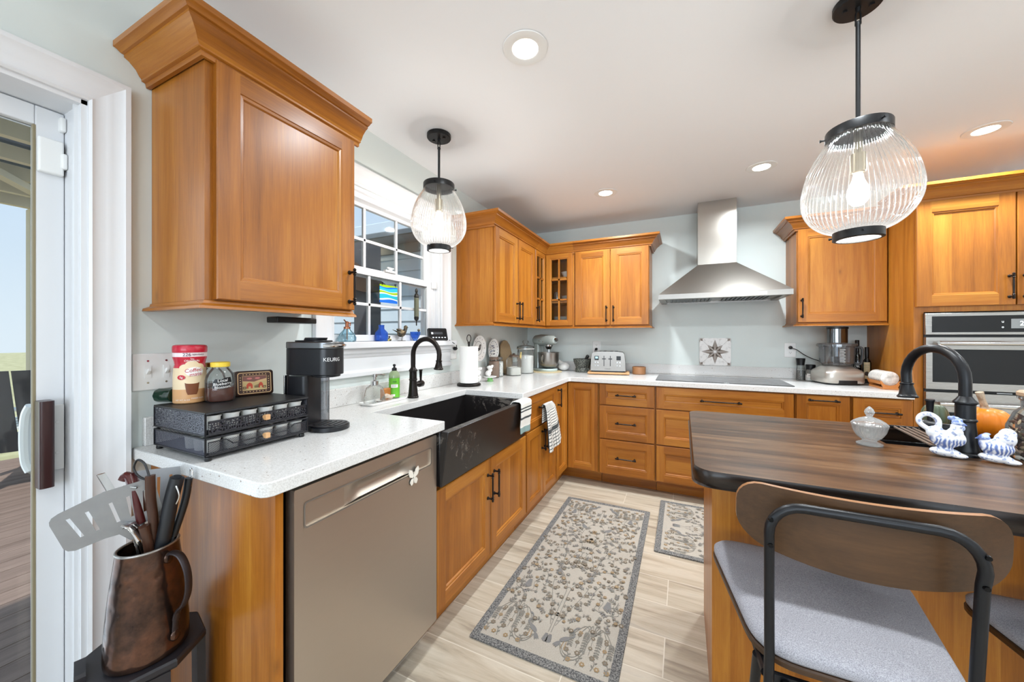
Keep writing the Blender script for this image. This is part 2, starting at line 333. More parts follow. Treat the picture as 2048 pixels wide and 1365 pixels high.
# ================================================================ SETTING
YB = 3.72; CZ = 2.39; XR = 5.2; YN = -3.7
def floor_mat():
    m, nt, b = newmat('wood_look_tile'); L = nt.links; tcn = N(nt, 'TexCoord')
    mp0 = N(nt, 'Mapping'); mp0.inputs['Location'].default_value = (0.35, -0.052, 0); L.new(tcn.outputs['Object'], mp0.inputs['Vector'])
    br = N(nt, 'TexBrick', offset=0.37, offset_frequency=2); br.inputs['Scale'].default_value = 1.0; br.inputs['Brick Width'].default_value = 0.92; br.inputs['Row Height'].default_value = 0.2
    br.inputs['Mortar Size'].default_value = 0.0022; br.inputs['Mortar Smooth'].default_value = 0.1; br.inputs['Color1'].default_value = (0, 0, 0, 1); br.inputs['Color2'].default_value = (1, 1, 1, 1); br.inputs['Mortar'].default_value = (0.5, 0.5, 0.5, 1)
    L.new(mp0.outputs[0], br.inputs['Vector'])
    mp = N(nt, 'Mapping'); mp.inputs['Scale'].default_value = (1.5, 16, 1); ad = N(nt, 'MixRGB', blend_type='ADD'); ad.inputs[0].default_value = 1.0
    L.new(tcn.outputs['Object'], ad.inputs[1]); sc_ = N(nt, 'MixRGB', blend_type='MULTIPLY'); sc_.inputs[0].default_value = 1; sc_.inputs[2].default_value = (9, 9, 9, 1); L.new(br.outputs['Color'], sc_.inputs[1]); L.new(sc_.outputs[0], ad.inputs[2])
    L.new(ad.outputs[0], mp.inputs['Vector'])
    n1 = N(nt, 'TexNoise', Scale=1.0, Detail=6.0, Roughness=0.65, Distortion=0.8); L.new(mp.outputs[0], n1.inputs['Vector'])
    r = ramp(nt, [(0.3, (150, 136, 120)), (0.46, (188, 173, 152)), (0.62, (206, 193, 174)), (0.75, (184, 173, 158))]); L.new(n1.outputs[0], r.inputs[0])
    tn = N(nt, 'MixRGB', blend_type='MULTIPLY'); tn.inputs[0].default_value = 0.16; L.new(r.outputs[0], tn.inputs[1]); L.new(br.outputs['Color'], tn.inputs[2])
    mx = N(nt, 'MixRGB'); mx.inputs[2].default_value = rgba((214, 204, 188)); L.new(br.outputs['Fac'], mx.inputs[0]); L.new(tn.outputs[0], mx.inputs[1]); L.new(mx.outputs[0], b.inputs['Base Color'])
    b.inputs['Roughness'].default_value = 0.38
    return m
m = M(); m.box(-0.14, XR, YN, YB+0.1, -0.06, 0); struct(m.build('floor', floor_mat()))
m = M(); m.box(-0.14, XR, YN, YB+0.1, CZ, CZ+0.1); struct(m.build('ceiling', CEILP))
DY1, DZ1 = 0.43, 1.94; WY0, WY1, WZ0, WZ1 = 1.24, 2.12, 1.22, 2.06
m = M(); m.box(-0.14, 0, DY1, WY0, 0, CZ); m.box(-0.14, 0, WY1, YB, 0, CZ); m.box(-0.14, 0, WY0, WY1, 0, 1.2); m.box(-0.14, 0, WY0, WY1, WZ1, CZ)
m.box(-0.14, 0, -1.5, DY1, DZ1, CZ); m.box(-0.14, 0, YN, -1.5, 0, CZ); struct(m.build('wall_left', WALLP))
m = M(); m.box(-0.14, XR, YB, YB+0.12, 0, CZ); struct(m.build('wall_back', WALLP))
m = M(); m.box(XR, XR+0.1, YN, YB, 0, CZ); struct(m.build('wall_right', WALLW))
m = M(); m.box(0, 0.6, YN-0.1, YN, 0, CZ); m.box(4.0, XR, YN-0.1, YN, 0, CZ); m.box(0.6, 4.0, YN-0.1, YN, 0, 0.6); m.box(0.6, 4.0, YN-0.1, YN, 2.3, CZ); struct(m.build('wall_near', WALLW))
def casing(m, T, L0, L1, wdt):
    """moulded board: along a from L0 to L1, across b 0..wdt (inner edge at 0), proud c"""
    prof = [(0, 0), (0, 0.012), (0.006, 0.017), (0.014, 0.013), (wdt*0.42, 0.015), (wdt*0.55, 0.019), (wdt*0.8, 0.021), (wdt*0.86, 0.025), (wdt, 0.025), (wdt, 0)]
    m.loft([[tuple(T(L0[0] if True else 0, b, c)) if b == 0 else tuple(T(L0[0]+(L0[1]-L0[0])*b/wdt, b, c)) for b, c in prof],
            [tuple(T(L1[0]+(L1[1]-L1[0])*b/wdt, b, c)) for b, c in prof]])
# patio door casing, jamb
m = M(); casing(m, lambda a, b, c: (c, DY1+b, a), (0, 0), (DZ1, DZ1+0.085), 0.085); casing(m, lambda a, b, c: (c, a, DZ1+b), (-1.5, -1.58), (DY1, DY1+0.085), 0.085)
struct(m.build('trim_1', WHITE))
m = M(); m.box(-0.14, 0.002, DY1-0.012, DY1, 0, DZ1); m.box(-0.14, 0.002, -1.5, DY1, DZ1-0.012, DZ1); m.box(-0.03, -0.018, DY1-0.02, DY1-0.01, 0, DZ1-0.011); m.box(-0.14, 0.0, -1.5, DY1, 0.0, 0.02)
struct(m.build('trim_2', WHITE))
# sink window casing, sill, apron
m = M(); wd = 0.105
casing(m, lambda a, b, c: (c, WY1+b, a), (WZ0, WZ0), (WZ1, WZ1+wd), wd); casing(m, lambda a, b, c: (c, WY0-b, a), (WZ0, WZ0), (WZ1, WZ1+wd), wd); casing(m, lambda a, b, c: (c, a, WZ1+b), (WY0, WY0-wd), (WY1, WY1+wd), wd)
m.loft([[(x, y, z) for x, z in ((0.0, 1.052), (0.026, 1.052), (0.026, 1.074), (0.021, 1.080), (0.016, 1.084), (0.016, 1.150), (0.021, 1.156), (0.021, 1.168), (0.031, 1.174), (0.031, 1.2), (0.0, 1.2))] for y in (WY0-0.105, WY1+0.105)])
struct(m.build('trim_3', WHITE, bev=0.003))
# sink window
win = thing('window_1', 'white double hung window with grille bars above the black sink', 'window', (-0.06, 1.68, 1.22)); win['kind'] = 'structure'
m = M(); m.prism([(-0.14, WY0), (0.0005, WY0), (0.0005, WY0-0.125), (0.06, WY0-0.125), (0.06, WY1+0.125), (0.0005, WY1+0.125), (0.0005, WY1), (-0.14, WY1)], 1.2005, 1.235); m.build('sill', WHITE, win, bev=0.005)
m = M()
for a, b_ in ((WY0, WY0+0.015), (WY1-0.02, WY1)): m.box(-0.14, 0.0, a, b_, 1.235, WZ1)
m.box(-0.14, 0.0, WY0, WY1, WZ1-0.02, WZ1); m.box(-0.13, -0.025, WY1-0.055, WY1-0.02, 1.235, WZ1-0.02); m.box(-0.13, -0.025, WY0+0.005, WY0+0.016, 1.235, WZ1-0.02); m.box(-0.13, -0.02, WY0, WY1, WZ1-0.05, WZ1-0.02)
m.build('frame', WHITE, win, bev=0.002)
def sash(xc, z0, z1, gy0, gy1, hz, ys, bot, top):
    m = M(); x0, x1 = xc-0.016, xc+0.016; y0, y1 = WY0+0.012, WY1-0.05
    m.box(x0, x1, y0, gy0, z0, z1); m.box(x0, x1, gy1, y1, z0, z1); m.box(x0, x1, gy0, gy1, z0, bot); m.box(x0, x1, gy0, gy1, top, z1)
    for y in ys: m.box(xc-0.008, xc+0.008, y-0.0085, y+0.0085, bot, top)
    m.box(xc-0.008, xc+0.008, gy0, gy1, hz-0.0085, hz+0.0085)
    o = m.build('sash', WHITE, win, bev=0.002); g = M(); g.box(xc-0.003, xc+0.003, gy0, gy1, bot, top); g.build('pane', PANE, o)
sash(-0.085, 1.60, WZ1-0.05, 1.268, 2.03, 1.81, (1.515, 1.77), 1.635, 1.99)
sash(-0.048, 1.237, 1.645, 1.268, 2.018, 1.442, (1.515, 1.765), 1.272, 1.605)
m = M(); m.box(-0.04, -0.02, 1.62, 1.71, 1.645, 1.657); m.cyl((-0.03, 1.665, 1.657), (-0.03, 1.665, 1.668), 0.012); m.box(-0.036, -0.026, 1.64, 1.69, 1.668, 1.675); m.build('sash_lock', PLATEW, win)
m = M(); m.box(-0.03, -0.006, WY1-0.062, WY1-0.03, 1.595, 1.645); tag(m.build('alarm_sensor', PLATEW, loc=(-0.02, WY1-0.045, 1.62), bev=0.004), 'white window contact sensor on the right end of the sash rail', 'sensor')
# sliding patio door
dr = thing('door_1', 'white sliding glass patio door at the left edge', 'door', (-0.12, 0.1, 0.0)); dr['kind'] = 'structure'
m = M(); m.box(-0.155, -0.118, 0.362, 0.417, 0.02, 1.925); m.box(-0.155, -0.118, -1.45, 0.362, 1.868, 1.925); m.box(-0.155, -0.118, -1.45, 0.362, 0.02, 0.13); m.box(-0.155, -0.118, -1.5, -1.40, 0.02, 1.925)
m.build('door_frame', WHITE, dr, bev=0.003)
m = M(); m.box(-0.142, -0.134, -1.40, 0.362, 0.13, 1.868); m.build('pane', PANE, dr)
m = M(); m.box(-0.133, -0.1175, 0.3585, 0.3635, 0.13, 1.868); m.build('glazing_bead', pm('tan_glazing_strip', (140, 128, 100), 0.6), dr)
m = M(); m.box(-0.119, -0.108, 0.386, 0.414, 0.87, 1.06); m.cyl((-0.108, 0.402, 0.92), (-0.1065, 0.402, 0.92), 0.005); m.cyl((-0.108, 0.402, 1.01), (-0.1065, 0.402, 1.01), 0.005); h = m.build('door_handle', PLATEW, dr, bev=0.003)
m = M(); m.prism(rrect(-0.118, -0.068, 0.360, 0.388, 0.008), 0.832, 1.078); m.build('grip', wood('dark_handle_wood', 'z', (34, 16, 16), (56, 30, 30), (74, 42, 40), knots=False, rough=0.3), h)
m = M(); m.tube(cat([(-0.157, 0.364, 0.87), (-0.168, 0.358, 0.90), (-0.172, 0.356, 0.965), (-0.168, 0.358, 1.03), (-0.157, 0.364, 1.06)]), 0.012); m.build('outer_pull', PLATEW, dr)
for nm, x0, x1, y0, y1, z0, z1, lb in (('alarm_sensor', -0.118, -0.098, 0.364, 0.412, 1.735, 1.835, 'large square white alarm sensor on the patio door stile'), ('alarm_sensor', -0.13, -0.10, 0.405, 0.4175, 1.868, 1.91, 'small white contact sensor in the top corner of the door jamb'), ('alarm_sensor', -0.115, -0.09, 0.405, 0.4175, 1.755, 1.80, 'small white contact sensor on the jamb beside the large square one')):
    m = M(); m.box(x0, x1, y0, y1, z0, z1); tag(m.build(nm, PLATEW, loc=((x0+x1)/2, (y0+y1)/2, z0), bev=0.004), lb, 'sensor')
# window behind the camera
m = M()
for x in (0.6, 1.72, 2.85, 3.95): m.box(x, x+0.05, YN-0.09, YN-0.02, 0.6, 2.3)
for z in (0.6, 2.25): m.box(0.6, 4.0, YN-0.09, YN-0.02, z, z+0.05)
o = m.build('window_2', WHITE); struct(o)
m = M(); m.box(0, 0.014, 0.515, 0.57, 0, 0.11); struct(m.build('baseboard_left', WHITE, bev=0.004))

# ---------------------------------------------------------------- outdoors
m = M()
for i in range(34):
    x = -0.2-0.142*i; m.box(x-0.137, x, -4.0, 4.2, -0.09, -0.06)
struct(m.build('deck_floor', WDECK))
m2 = M(); m2.box(-60, -0.3, -40, 40, -0.45, -0.35); struct(m2.build('ground', two('dry_pale_lawn', (168, 160, 116), (196, 190, 146), 3.0, .35, .65, .9)))
m = M(); SID = pm('pale_blue_siding', (206, 219, 229), 0.6)
for i in range(18):
    z = -0.1+0.14*i; m.loft([[(-0.2, 3.2, z), (-0.2, 3.178, z), (-0.2, 3.195, z+0.14), (-0.2, 3.2, z+0.14)], [(-6, 3.2, z), (-6, 3.178, z), (-6, 3.195, z+0.14), (-6, 3.2, z+0.14)]])
struct(m.build('wall_outside', SID, flatsh=True))
m = M(); m.box(-6, -0.2, 2.88, 3.2, 2.30, 2.33); m.box(-6, -0.2, 3.15, 3.2, 2.2, 2.3); struct(m.build('soffit', pm('grey_soffit', (150, 152, 150), 0.7)))
m = M(); m.box(-6, -0.2, 2.76, 2.88, 2.31, 2.42); struct(m.build('gutter', pm('blue_white_gutter', (205, 218, 230), 0.4), bev=0.01))
m = M()
for i in range(9): m.box(-6, -0.2, 2.86+i*0.12, 2.97+i*0.12, 2.42+i*0.05, 2.455+i*0.05)
struct(m.build('roof_outside', pm('white_shingle_rows', (226, 226, 226), 0.7)))
m = M(); m.cyl((-1.6, 3.02, 2.285), (-1.6, 3.02, 2.30), 0.09, seg=24); struct(m.build('reflection_disc', pm('pendant_reflection_glow', (255, 240, 215), 0.5, emit=(255, 236, 205), es=3.0)))  # glowing disc added in place of the pendant's reflection in the pane
m = M(); m.box(-0.79, -0.64, 2.07, 2.2, -0.06, 2.0); DKB = pm('dark_grey_post', (84, 84, 88), 0.7)
tag(m.build('porch_post', DKB, loc=(-0.715, 2.135, -0.06)), 'dark grey square porch post seen through the window', 'post')
m = M(); pts = [(-0.9, 1.93), (-0.42, 1.63), (-0.42, 1.60), (-0.62, 1.60), (-1.3, 1.76), (-1.3, 2.1)]
m.loft([[(x, 2.02, z) for x, z in pts], [(x, 2.07, z) for x, z in pts]])
tag(m.build('gable_beam', pm('dark_brown_beam', (70, 56, 46), 0.8, var=0.3, bscale=12), loc=(-0.8, 2.05, 1.6)), 'dark brown sloping roof beam outside the upper window panes', 'beam')
pg = thing('pergola', 'cream slatted pergola roof over the deck outside the glass door', 'pergola', (-2.6, 0.6, -0.06)); CREAM = pm('cream_beam_paint', (226, 214, 184), 0.6)
m = M(); m.box(-4.3, -1.0, -0.2, 1.3, 2.62, 2.66); m.build('canopy', pm('blue_grey_canopy', (120, 136, 156), 0.8), pg)
for i in range(7):
    m = M(); m.box(-1.3-0.48*i, -1.24-0.48*i, -0.2, 1.3, 2.5, 2.60); m.build('rafter', CREAM, pg)
m = M(); m.loft([[(-2.2, 0.2, 2.5), (-2.2, 0.28, 2.5), (-2.2, 0.28, 2.45), (-2.2, 0.2, 2.45)], [(-3.9, 1.4, 2.5), (-3.9, 1.48, 2.5), (-3.9, 1.48, 2.45), (-3.9, 1.4, 2.45)]]); m.build('brace', CREAM, pg)
for y in (-0.2, 1.2):
    m = M(); m.box(-4.25, -4.13, y, y+0.12, -0.06, 2.5); m.build('post', CREAM, pg)
def deck_chair(loc, ang, mt, label):
    t = thing('deck_chair', label, 'chair', loc); T = rotz(loc[0], loc[1], ang, loc[2])
    def part(nm, fn): q = M(); q.T = T; fn(q); q.build(nm, mt, t)
    def slant(q, x, w_):
        q.loft([[(x-w_, 0.02, 0.34), (x+w_, 0.02, 0.34), (x+w_, 0.045, 0.34), (x-w_, 0.045, 0.34)], [(x-w_, -0.34, 1.05), (x+w_, -0.34, 1.05), (x+w_, -0.315, 1.05), (x-w_, -0.315, 1.05)]])
    part('backrest', lambda q: [slant(q, -0.22+0.11*k, 0.048) for k in range(5)])
    part('seat', lambda q: [q.box(-0.28, 0.28, 0.03+0.09*k, 0.11+0.09*k, 0.34+0.012*k, 0.362+0.012*k) for k in range(6)])
    for sx_ in (-0.3, 0.3):
        part('armrest', lambda q: q.box(sx_-0.05, sx_+0.05, -0.15, 0.6, 0.56, 0.58))
        part('leg', lambda q: q.box(sx_-0.02, sx_+0.02, 0.5, 0.59, 0, 0.56)); part('leg', lambda q: q.loft([[(sx_-0.02, -0.3, 0), (sx_+0.02, -0.3, 0), (sx_+0.02, -0.2, 0), (sx_-0.02, -0.2, 0)], [(sx_-0.02, -0.12, 0.56), (sx_+0.02, -0.12, 0.56), (sx_+0.02, -0.02, 0.56), (sx_-0.02, -0.02, 0.56)]]))
deck_chair((-3.6, 0.98, -0.06), 70, pm('charcoal_painted_slats', (72, 76, 80), 0.6), 'dark slatted deck chair on the deck outside the glass door')
deck_chair((-4.7, 1.55, -0.06), 110, pm('white_painted_slats', (225, 226, 222), 0.6), 'white slatted deck chair farther out behind the dark one')

# ================================================================ CABINETS
def pull(parent, T, a, b, L=0.15, vert=True, name='handle'):
    m = M(); Z = (lambda t, o=0.0: T(a, b+t, 0.03+o)) if vert else (lambda t, o=0.0: T(a+t, b, 0.03+o))
    h = L/2; s = h-0.014
    m.tube([Z(-h), Z(-h+.004), Z(-h+.009), Z(-h+.013), Z(-s), Z(-s+.004), Z(-s+.007), Z(-s+.012), Z(-s+.016), Z(0), Z(s-.016), Z(s-.012), Z(s-.007), Z(s-.004), Z(s), Z(h-.013), Z(h-.009), Z(h-.004), Z(h)],
           [.002, .006, .0065, .0035, .0075, .0075, .0042, .0072, .0042, .0048, .0042, .0072, .0042, .0075, .0075, .0035, .0065, .006, .002], 10)
    for q in (-s+.002, s-.002):
        p0 = T(a, b+q, 0.0) if vert else T(a+q, b, 0.0); p1 = Z(q)
        m.tube([p0, p0+(p1-p0)*.12, p0+(p1-p0)*.2, p0+(p1-p0)*.5, p1], [.0085, .0085, .0055, .0045, .0055], 10)
    return m.build(name, BRONZE, parent)
def panel(parent, T, a0, a1, b0, b1, mv, mh, horiz=False, t=0.02, fw=0.058, name='door', light=None):
    """five piece front: mitred bead round a recessed flat panel; light=(nx, nz) makes a glazed door"""
    m = M(); k = 0 if not horiz else 1
    rings = [(0, 0), (0, t-0.003), (0.003, t), (fw, t), (fw+0.002, t-0.0035), (fw+0.010, t-0.0045), (fw+0.014, t-0.0105)]
    if light: rings.append((fw+0.014, 0.002))
    P = [[(a0+i, b0+i, c), (a1-i, b0+i, c), (a1-i, b1-i, c), (a0+i, b1-i, c)] for i, c in rings]
    for ri, (A, B) in enumerate(zip(P[:-1], P[1:])):
        if ri == 2:   # stiles run full height, rails fit between them
            e = 0.003; g = fw
            for q, mi in (((a0+e, b0+e, a0+g, b1-e), 0), ((a1-g, b0+e, a1-e, b1-e), 0), ((a0+g, b0+e, a1-g, b0+g), 1), ((a0+g, b1-g, a1-g, b1-e), 1)):
                m.add([T(q[0], q[1], t), T(q[2], q[1], t), T(q[2], q[3], t), T(q[0], q[3], t)], [(0, 1, 2, 3)], mi)
            continue
        for i in range(4):
            j = (i+1) % 4; q = [T(*A[i]), T(*A[j]), T(*B[j]), T(*B[i])]; m.add(q, [(0, 1, 2, 3)], 1 if i in (0, 2) else 0)
    i, c = rings[-1]
    if not light:
        m.add([T(*p) for p in P[-1]], [(0, 1, 2, 3)], k); m.add([T(*p) for p in P[0]], [(0, 1, 2, 3)], k)
    else:
        nx, nz = light; x0, x1, z0, z1 = a0+i, a1-i, b0+i, b1-i
        for q in range(1, nx):
            x = x0+(x1-x0)*q/nx; bx(m, T, x-0.008, x+0.008, z0, z1, 0.004, t-0.003, 0)
        for q in range(1, nz):
            z = z0+(z1-z0)*q/nz; bx(m, T, x0, x1, z-0.008, z+0.008, 0.004, t-0.003, 1)
    o = m.build(name, [mv, mh], parent, flatsh=True)
    if light:
        g = M(); bx(g, T, a0+fw, a1-fw, b0+fw, b1-fw, 0.004, 0.007, 0); g.build('pane', PANE, o)
    return o
def bx(m, T, a0, a1, b0, b1, c0, c1, mi=0):
    m.add([T(a0, b0, c0), T(a1, b0, c0), T(a1, b0, c1), T(a0, b0, c1), T(a0, b1, c0), T(a1, b1, c0), T(a1, b1, c1), T(a0, b1, c1)],
          [(0, 3, 2, 1), (4, 5, 6, 7), (0, 1, 5, 4), (1, 2, 6, 5), (2, 3, 7, 6), (3, 0, 4, 7)], mi)
def carcass(parent, T, a0, a1, b0, b1, d, mats, mids=(), rails=(), fin=(), name='body', shelves=(), notop=False):
    """box behind the fronts: sides, back, bottom, top and a face frame whose front is c=0"""
    m = M(); t = 0.018
    bx(m, T, a0, a0+t, b0, b1, -d, -0.001); bx(m, T, a1-t, a1, b0, b1, -d, -0.001); bx(m, T, a0+t, a1-t, b0, b0+t, -d, -0.02, 1); bx(m, T, a0+t, a1-t, b0+t, b1-(0 if notop else t), -d, -d+0.008)
    if not notop: bx(m, T, a0+t, a1-t, b1-t, b1, -d, -0.02, 1)
    bx(m, T, a0+t, a0+0.034, b0, b1, -0.02, 0); bx(m, T, a1-0.034, a1-t, b0, b1, -0.02, 0); bx(m, T, a0+0.034, a1-0.034, b0, b0+0.03, -0.02, 0, 1)
    bx(m, T, a0+0.034, a1-0.034, b1-(0.02 if notop else 0.045), b1, -0.02, 0, 1)
    for a in mids: bx(m, T, a-0.02, a+0.02, b0+0.03, b1-0.045, -0.02, 0)
    for b in rails: bx(m, T, a0+0.034, a1-0.034, b-0.018, b+0.018, -0.02, 0, 1)
    for b in shelves: bx(m, T, a0+t, a1-t, b-0.009, b+0.009, -d+0.01, -0.03, 1)
    return m.build(name, mats, parent, flatsh=True)
CROWN = [(0.0, 0.0), (0.010, 0.0), (0.012, 0.013), (0.021, 0.015), (0.021, 0.021), (0.026, 0.026), (0.034, 0.042), (0.050, 0.058), (0.061, 0.064), (0.061, 0.071), (0.068, 0.072), (0.078, 0.079), (0.085, 0.081), (0.085, 0.098), (0.0, 0.098)]
def crown(parent, pts, z, prof, mats, name='crown_molding', closed=False, sc_=1.0):
    """sweep a profile (out, up) along plan points, mitred; 'out' lies to the right of the walking direction"""
    P = [Vector((p[0], p[1])) for p in pts]; n = len(P); loops = []
    for i in range(n):
        d0 = (P[i]-P[i-1]).normalized() if i > 0 else None; d1 = (P[i+1]-P[i]).normalized() if i < n-1 else None
        d0 = d0 or d1; d1 = d1 or d0; n0 = Vector((d0.y, -d0.x)); n1 = Vector((d1.y, -d1.x)); mt = (n0+n1); mt = mt/mt.dot(n0)
        loops.append([(P[i].x+mt.x*o*sc_, P[i].y+mt.y*o*sc_, z+u*sc_) for o, u in prof])
    m = M(); nn = len(prof)
    for i in range(n-1):
        ax = 0 if abs((P[i+1]-P[i]).x) > abs((P[i+1]-P[i]).y) else 1
        vs = loops[i]+loops[i+1]; m.add(vs, [(k, (k+1) % nn, nn+(k+1) % nn, nn+k) for k in range(nn)], ax)
    m.add(loops[0], [tuple(range(nn))[::-1]], 0); m.add(loops[-1], [tuple(range(nn))], 0)
    return m.build(name, [W['x'], W['y']], parent, angle=20)
LRAIL = [(0, 0), (0.004, -0.002), (0.006, -0.010), (0.022, -0.018), (0.024, -0.026), (0.0, -0.026)]
UZ0, UZ1 = 1.362, 2.075
LW = [W['z'], W['y']]; BW = [W['z'], W['x']]
# ---- upper cabinet left of the window
FX = 0.315
T = FR((FX, 0, 0), (0, 1, 0), (1, 0, 0))
c = thing('upper_cabinet', 'large single door wooden upper cabinet on the left wall above the coffee maker', 'cabinet', (0.16, 0.83, UZ0))
carcass(c, T, 0.571, 1.085, UZ0, UZ1, 0.315-0.002, LW)
d = panel(c, T, 0.592, 1.082, UZ0+0.008, UZ1-0.008, *LW, fw=0.062); pull(d, FR((FX+0.02, 0, 0), (0, 1, 0), (1, 0, 0)), 1.055, 1.462)
crown(c, [(0.002, 0.567), (FX+0.004, 0.567), (FX+0.004, 1.108)], UZ1-0.018, CROWN, LW)
crown(c, [(0.002, 0.571), (FX, 0.571), (FX, 1.087)], UZ0+0.006, LRAIL, LW, name='light_rail')
m = M(); m.box(0.05, 0.12, 0.90, 1.07, UZ0-0.045, UZ0-0.021); tag(m.build('under_cabinet_lamp', BLACKP, loc=(0.085, 0.985, UZ0-0.04), bev=0.004), 'small black bar fixed under the large upper cabinet', 'lamp')
# ---- uppers right of the window and along the back wall
c = thing('upper_cabinet', 'tall two door wooden upper cabinet right of the window', 'cabinet', (0.16, 2.72, UZ0))
carcass(c, T, 2.322, 3.108, UZ0, UZ1, 0.313, LW, mids=(2.724,))
TH = FR((FX+0.02, 0, 0), (0, 1, 0), (1, 0, 0))
d = panel(c, T, 2.328, 2.720, UZ0+0.008, UZ1-0.008, *LW); pull(d, TH, 2.696, 1.472)
d = panel(c, T, 2.727, 3.104, UZ0+0.008, UZ1-0.008, *LW); pull(d, TH, 2.752, 1.472)
crown(c, [(0.002, 2.320), (FX+0.004, 2.320), (FX+0.004, 3.1085)], UZ1-0.018, CROWN, LW)
crown(c, [(0.002, 2.322), (FX, 2.322), (FX, 3.108)], UZ0+0.006, LRAIL, LW, name='light_rail')
UYF = YB-0.315
TB = FR((0, UYF, 0), (1, 0, 0), (0, -1, 0)); TBH = FR((0, UYF-0.02, 0), (1, 0, 0), (0, -1, 0))
c = thing('corner_cabinet', 'wooden corner upper cabinet with glazed doors and stacked dishes inside', 'cabinet', (0.3, 3.4, UZ0))
m = M()
m.box(0.002, 0.02, 3.11, YB-0.002, UZ0, UZ1); m.box(0.02, 0.62, YB-0.02, YB-0.002, UZ0, UZ1)
SHL = [UZ0+0.009, 1.60, 1.835, UZ1-0.009]
for z in SHL:
    m.box(0.02, FX-0.004, 3.11, YB-0.02, z-0.009, z+0.009); m.box(FX-0.004, 0.62, UYF+0.004, YB-0.02, z-0.009, z+0.009)
m.box(0.02, FX-0.02, 3.11, 3.128, UZ0, UZ1); m.box(0.602, 0.62, UYF+0.02, YB-0.02, UZ0, UZ1)
m.box(FX-0.02, FX, 3.11, 3.135, UZ0, UZ1); m.box(0.6, 0.62, UYF, UYF+0.02, UZ0, UZ1)
m.box(FX-0.02, FX, 3.135, UYF, UZ0, UZ0+0.03); m.box(FX-0.02, FX, 3.135, UYF, UZ1-0.045, UZ1); m.box(FX-0.02, 0.6, UYF, UYF+0.02, UZ0, UZ0+0.03); m.box(FX-0.02, 0.6, UYF, UYF+0.02, UZ1-0.045, UZ1)
m.build('body', W['z'], c, flatsh=True)
d = panel(c, T, 3.117, UYF-0.022, UZ0+0.008, UZ1-0.008, *LW, fw=0.036, light=(2, 3)); pull(d, TH, 3.138, 1.472)
panel(c, TB, FX+0.022, 0.603, UZ0+0.008, UZ1-0.008, *BW, fw=0.042, light=(2, 3))
crown(c, [(FX+0.004, 3.1105), (FX+0.004, UYF-0.004), (0.6205, UYF-0.004)], UZ1-0.018, CROWN, LW)
crown(c, [(FX, 3.11), (FX, UYF), (0.62, UYF)], UZ0+0.006, LRAIL, LW, name='light_rail')
c = thing('upper_cabinet', 'two door wooden upper cabinet on the back wall above the toaster', 'cabinet', (0.96, 3.55, UZ0))
carcass(c, TB, 0.622, 1.292, UZ0, UZ1, 0.313, BW, mids=(0.957,))
d = panel(c, TB, 0.63, 0.954, UZ0+0.008, UZ1-0.008, *BW); pull(d, TBH, 0.925, 1.472)
d = panel(c, TB, 0.961, 1.288, UZ0+0.008, UZ1-0.008, *BW); pull(d, TBH, 0.988, 1.472)
crown(c, [(0.6215, UYF-0.004), (1.296, UYF-0.004), (1.296, YB-0.002)], UZ1-0.018, CROWN, BW)
crown(c, [(0.622, UYF), (1.292, UYF), (1.292, YB-0.002)], UZ0+0.006, LRAIL, BW, name='light_rail')
# ---- upper right of the hood
c = thing('upper_cabinet', 'single door wooden upper cabinet between the range hood and the oven tower', 'cabinet', (2.59, 3.55, UZ0))
carcass(c, TB, 2.335, 2.846, UZ0, UZ1, 0.313, BW)
d = panel(c, TB, 2.34, 2.84, UZ0+0.008, UZ1-0.008, *BW, fw=0.06); pull(d, TBH, 2.362, 1.475)
crown(c, [(2.331, YB-0.002), (2.331, UYF-0.004), (2.847, UYF-0.004)], UZ1-0.018, CROWN, BW)
crown(c, [(2.335, YB-0.002), (2.335, UYF), (2.846, UYF)], UZ0+0.006, LRAIL, BW, name='light_rail')
# ---- oven tower
BYF = YB-0.63
TT = FR((0, BYF, 0), (1, 0, 0), (0, -1, 0)); TTH = FR((0, BYF-0.02, 0), (1, 0, 0), (0, -1, 0))
TX0, TX1, OX0, OX1 = 2.848, 3.72, 2.893, 3.675
c = thing('oven_cabinet', 'tall wooden cabinet holding the wall ovens beside the counter end', 'cabinet', (3.28, 3.4, 0))
m = M(); TZ = 2.10
m.box(TX0, TX0+0.02, BYF, YB-0.002, 0.0, TZ); m.box(TX1-0.02, TX1, BYF, YB-0.002, 0.0, TZ); m.box(TX0+0.02, TX1-0.02, YB-0.012, YB-0.002, 0.1, TZ); m.box(TX0+0.02, TX1-0.02, BYF, YB-0.012, TZ-0.02, TZ)
m.box(TX0+0.02, OX0, BYF, BYF+0.02, 0.1, TZ-0.02); m.box(OX1, TX1-0.02, BYF, BYF+0.02, 0.1, TZ-0.02); m.box(OX0, OX1, BYF, BYF+0.02, 1.412, 1.45); m.box(OX0, OX1, BYF, BYF+0.02, 0.1, 0.24); m.box(OX0, OX1, BYF, BYF+0.02, 2.06, TZ-0.02)
m.box(OX0, OX1, BYF+0.02, YB-0.012, 1.412, 1.43); m.box(OX0, OX1, BYF+0.02, YB-0.012, 0.222, 0.24); m.box(TX0+0.02, TX1-0.02, BYF+0.07, BYF+0.09, 0, 0.1)
m.build('body', W['z'], c, flatsh=True)
d = panel(c, TT, 2.854, 3.262, 1.444, 2.082, *BW, fw=0.066); pull(d, TTH, 3.236, 1.548)
d = panel(c, TT, 3.268, 3.714, 1.444, 2.082, *BW, fw=0.066); pull(d, TTH, 3.294, 1.548)
crown(c, [(2.844, UYF-0.098), (2.844, BYF-0.004), (TX1, BYF-0.004)], TZ-0.018, CROWN, BW)
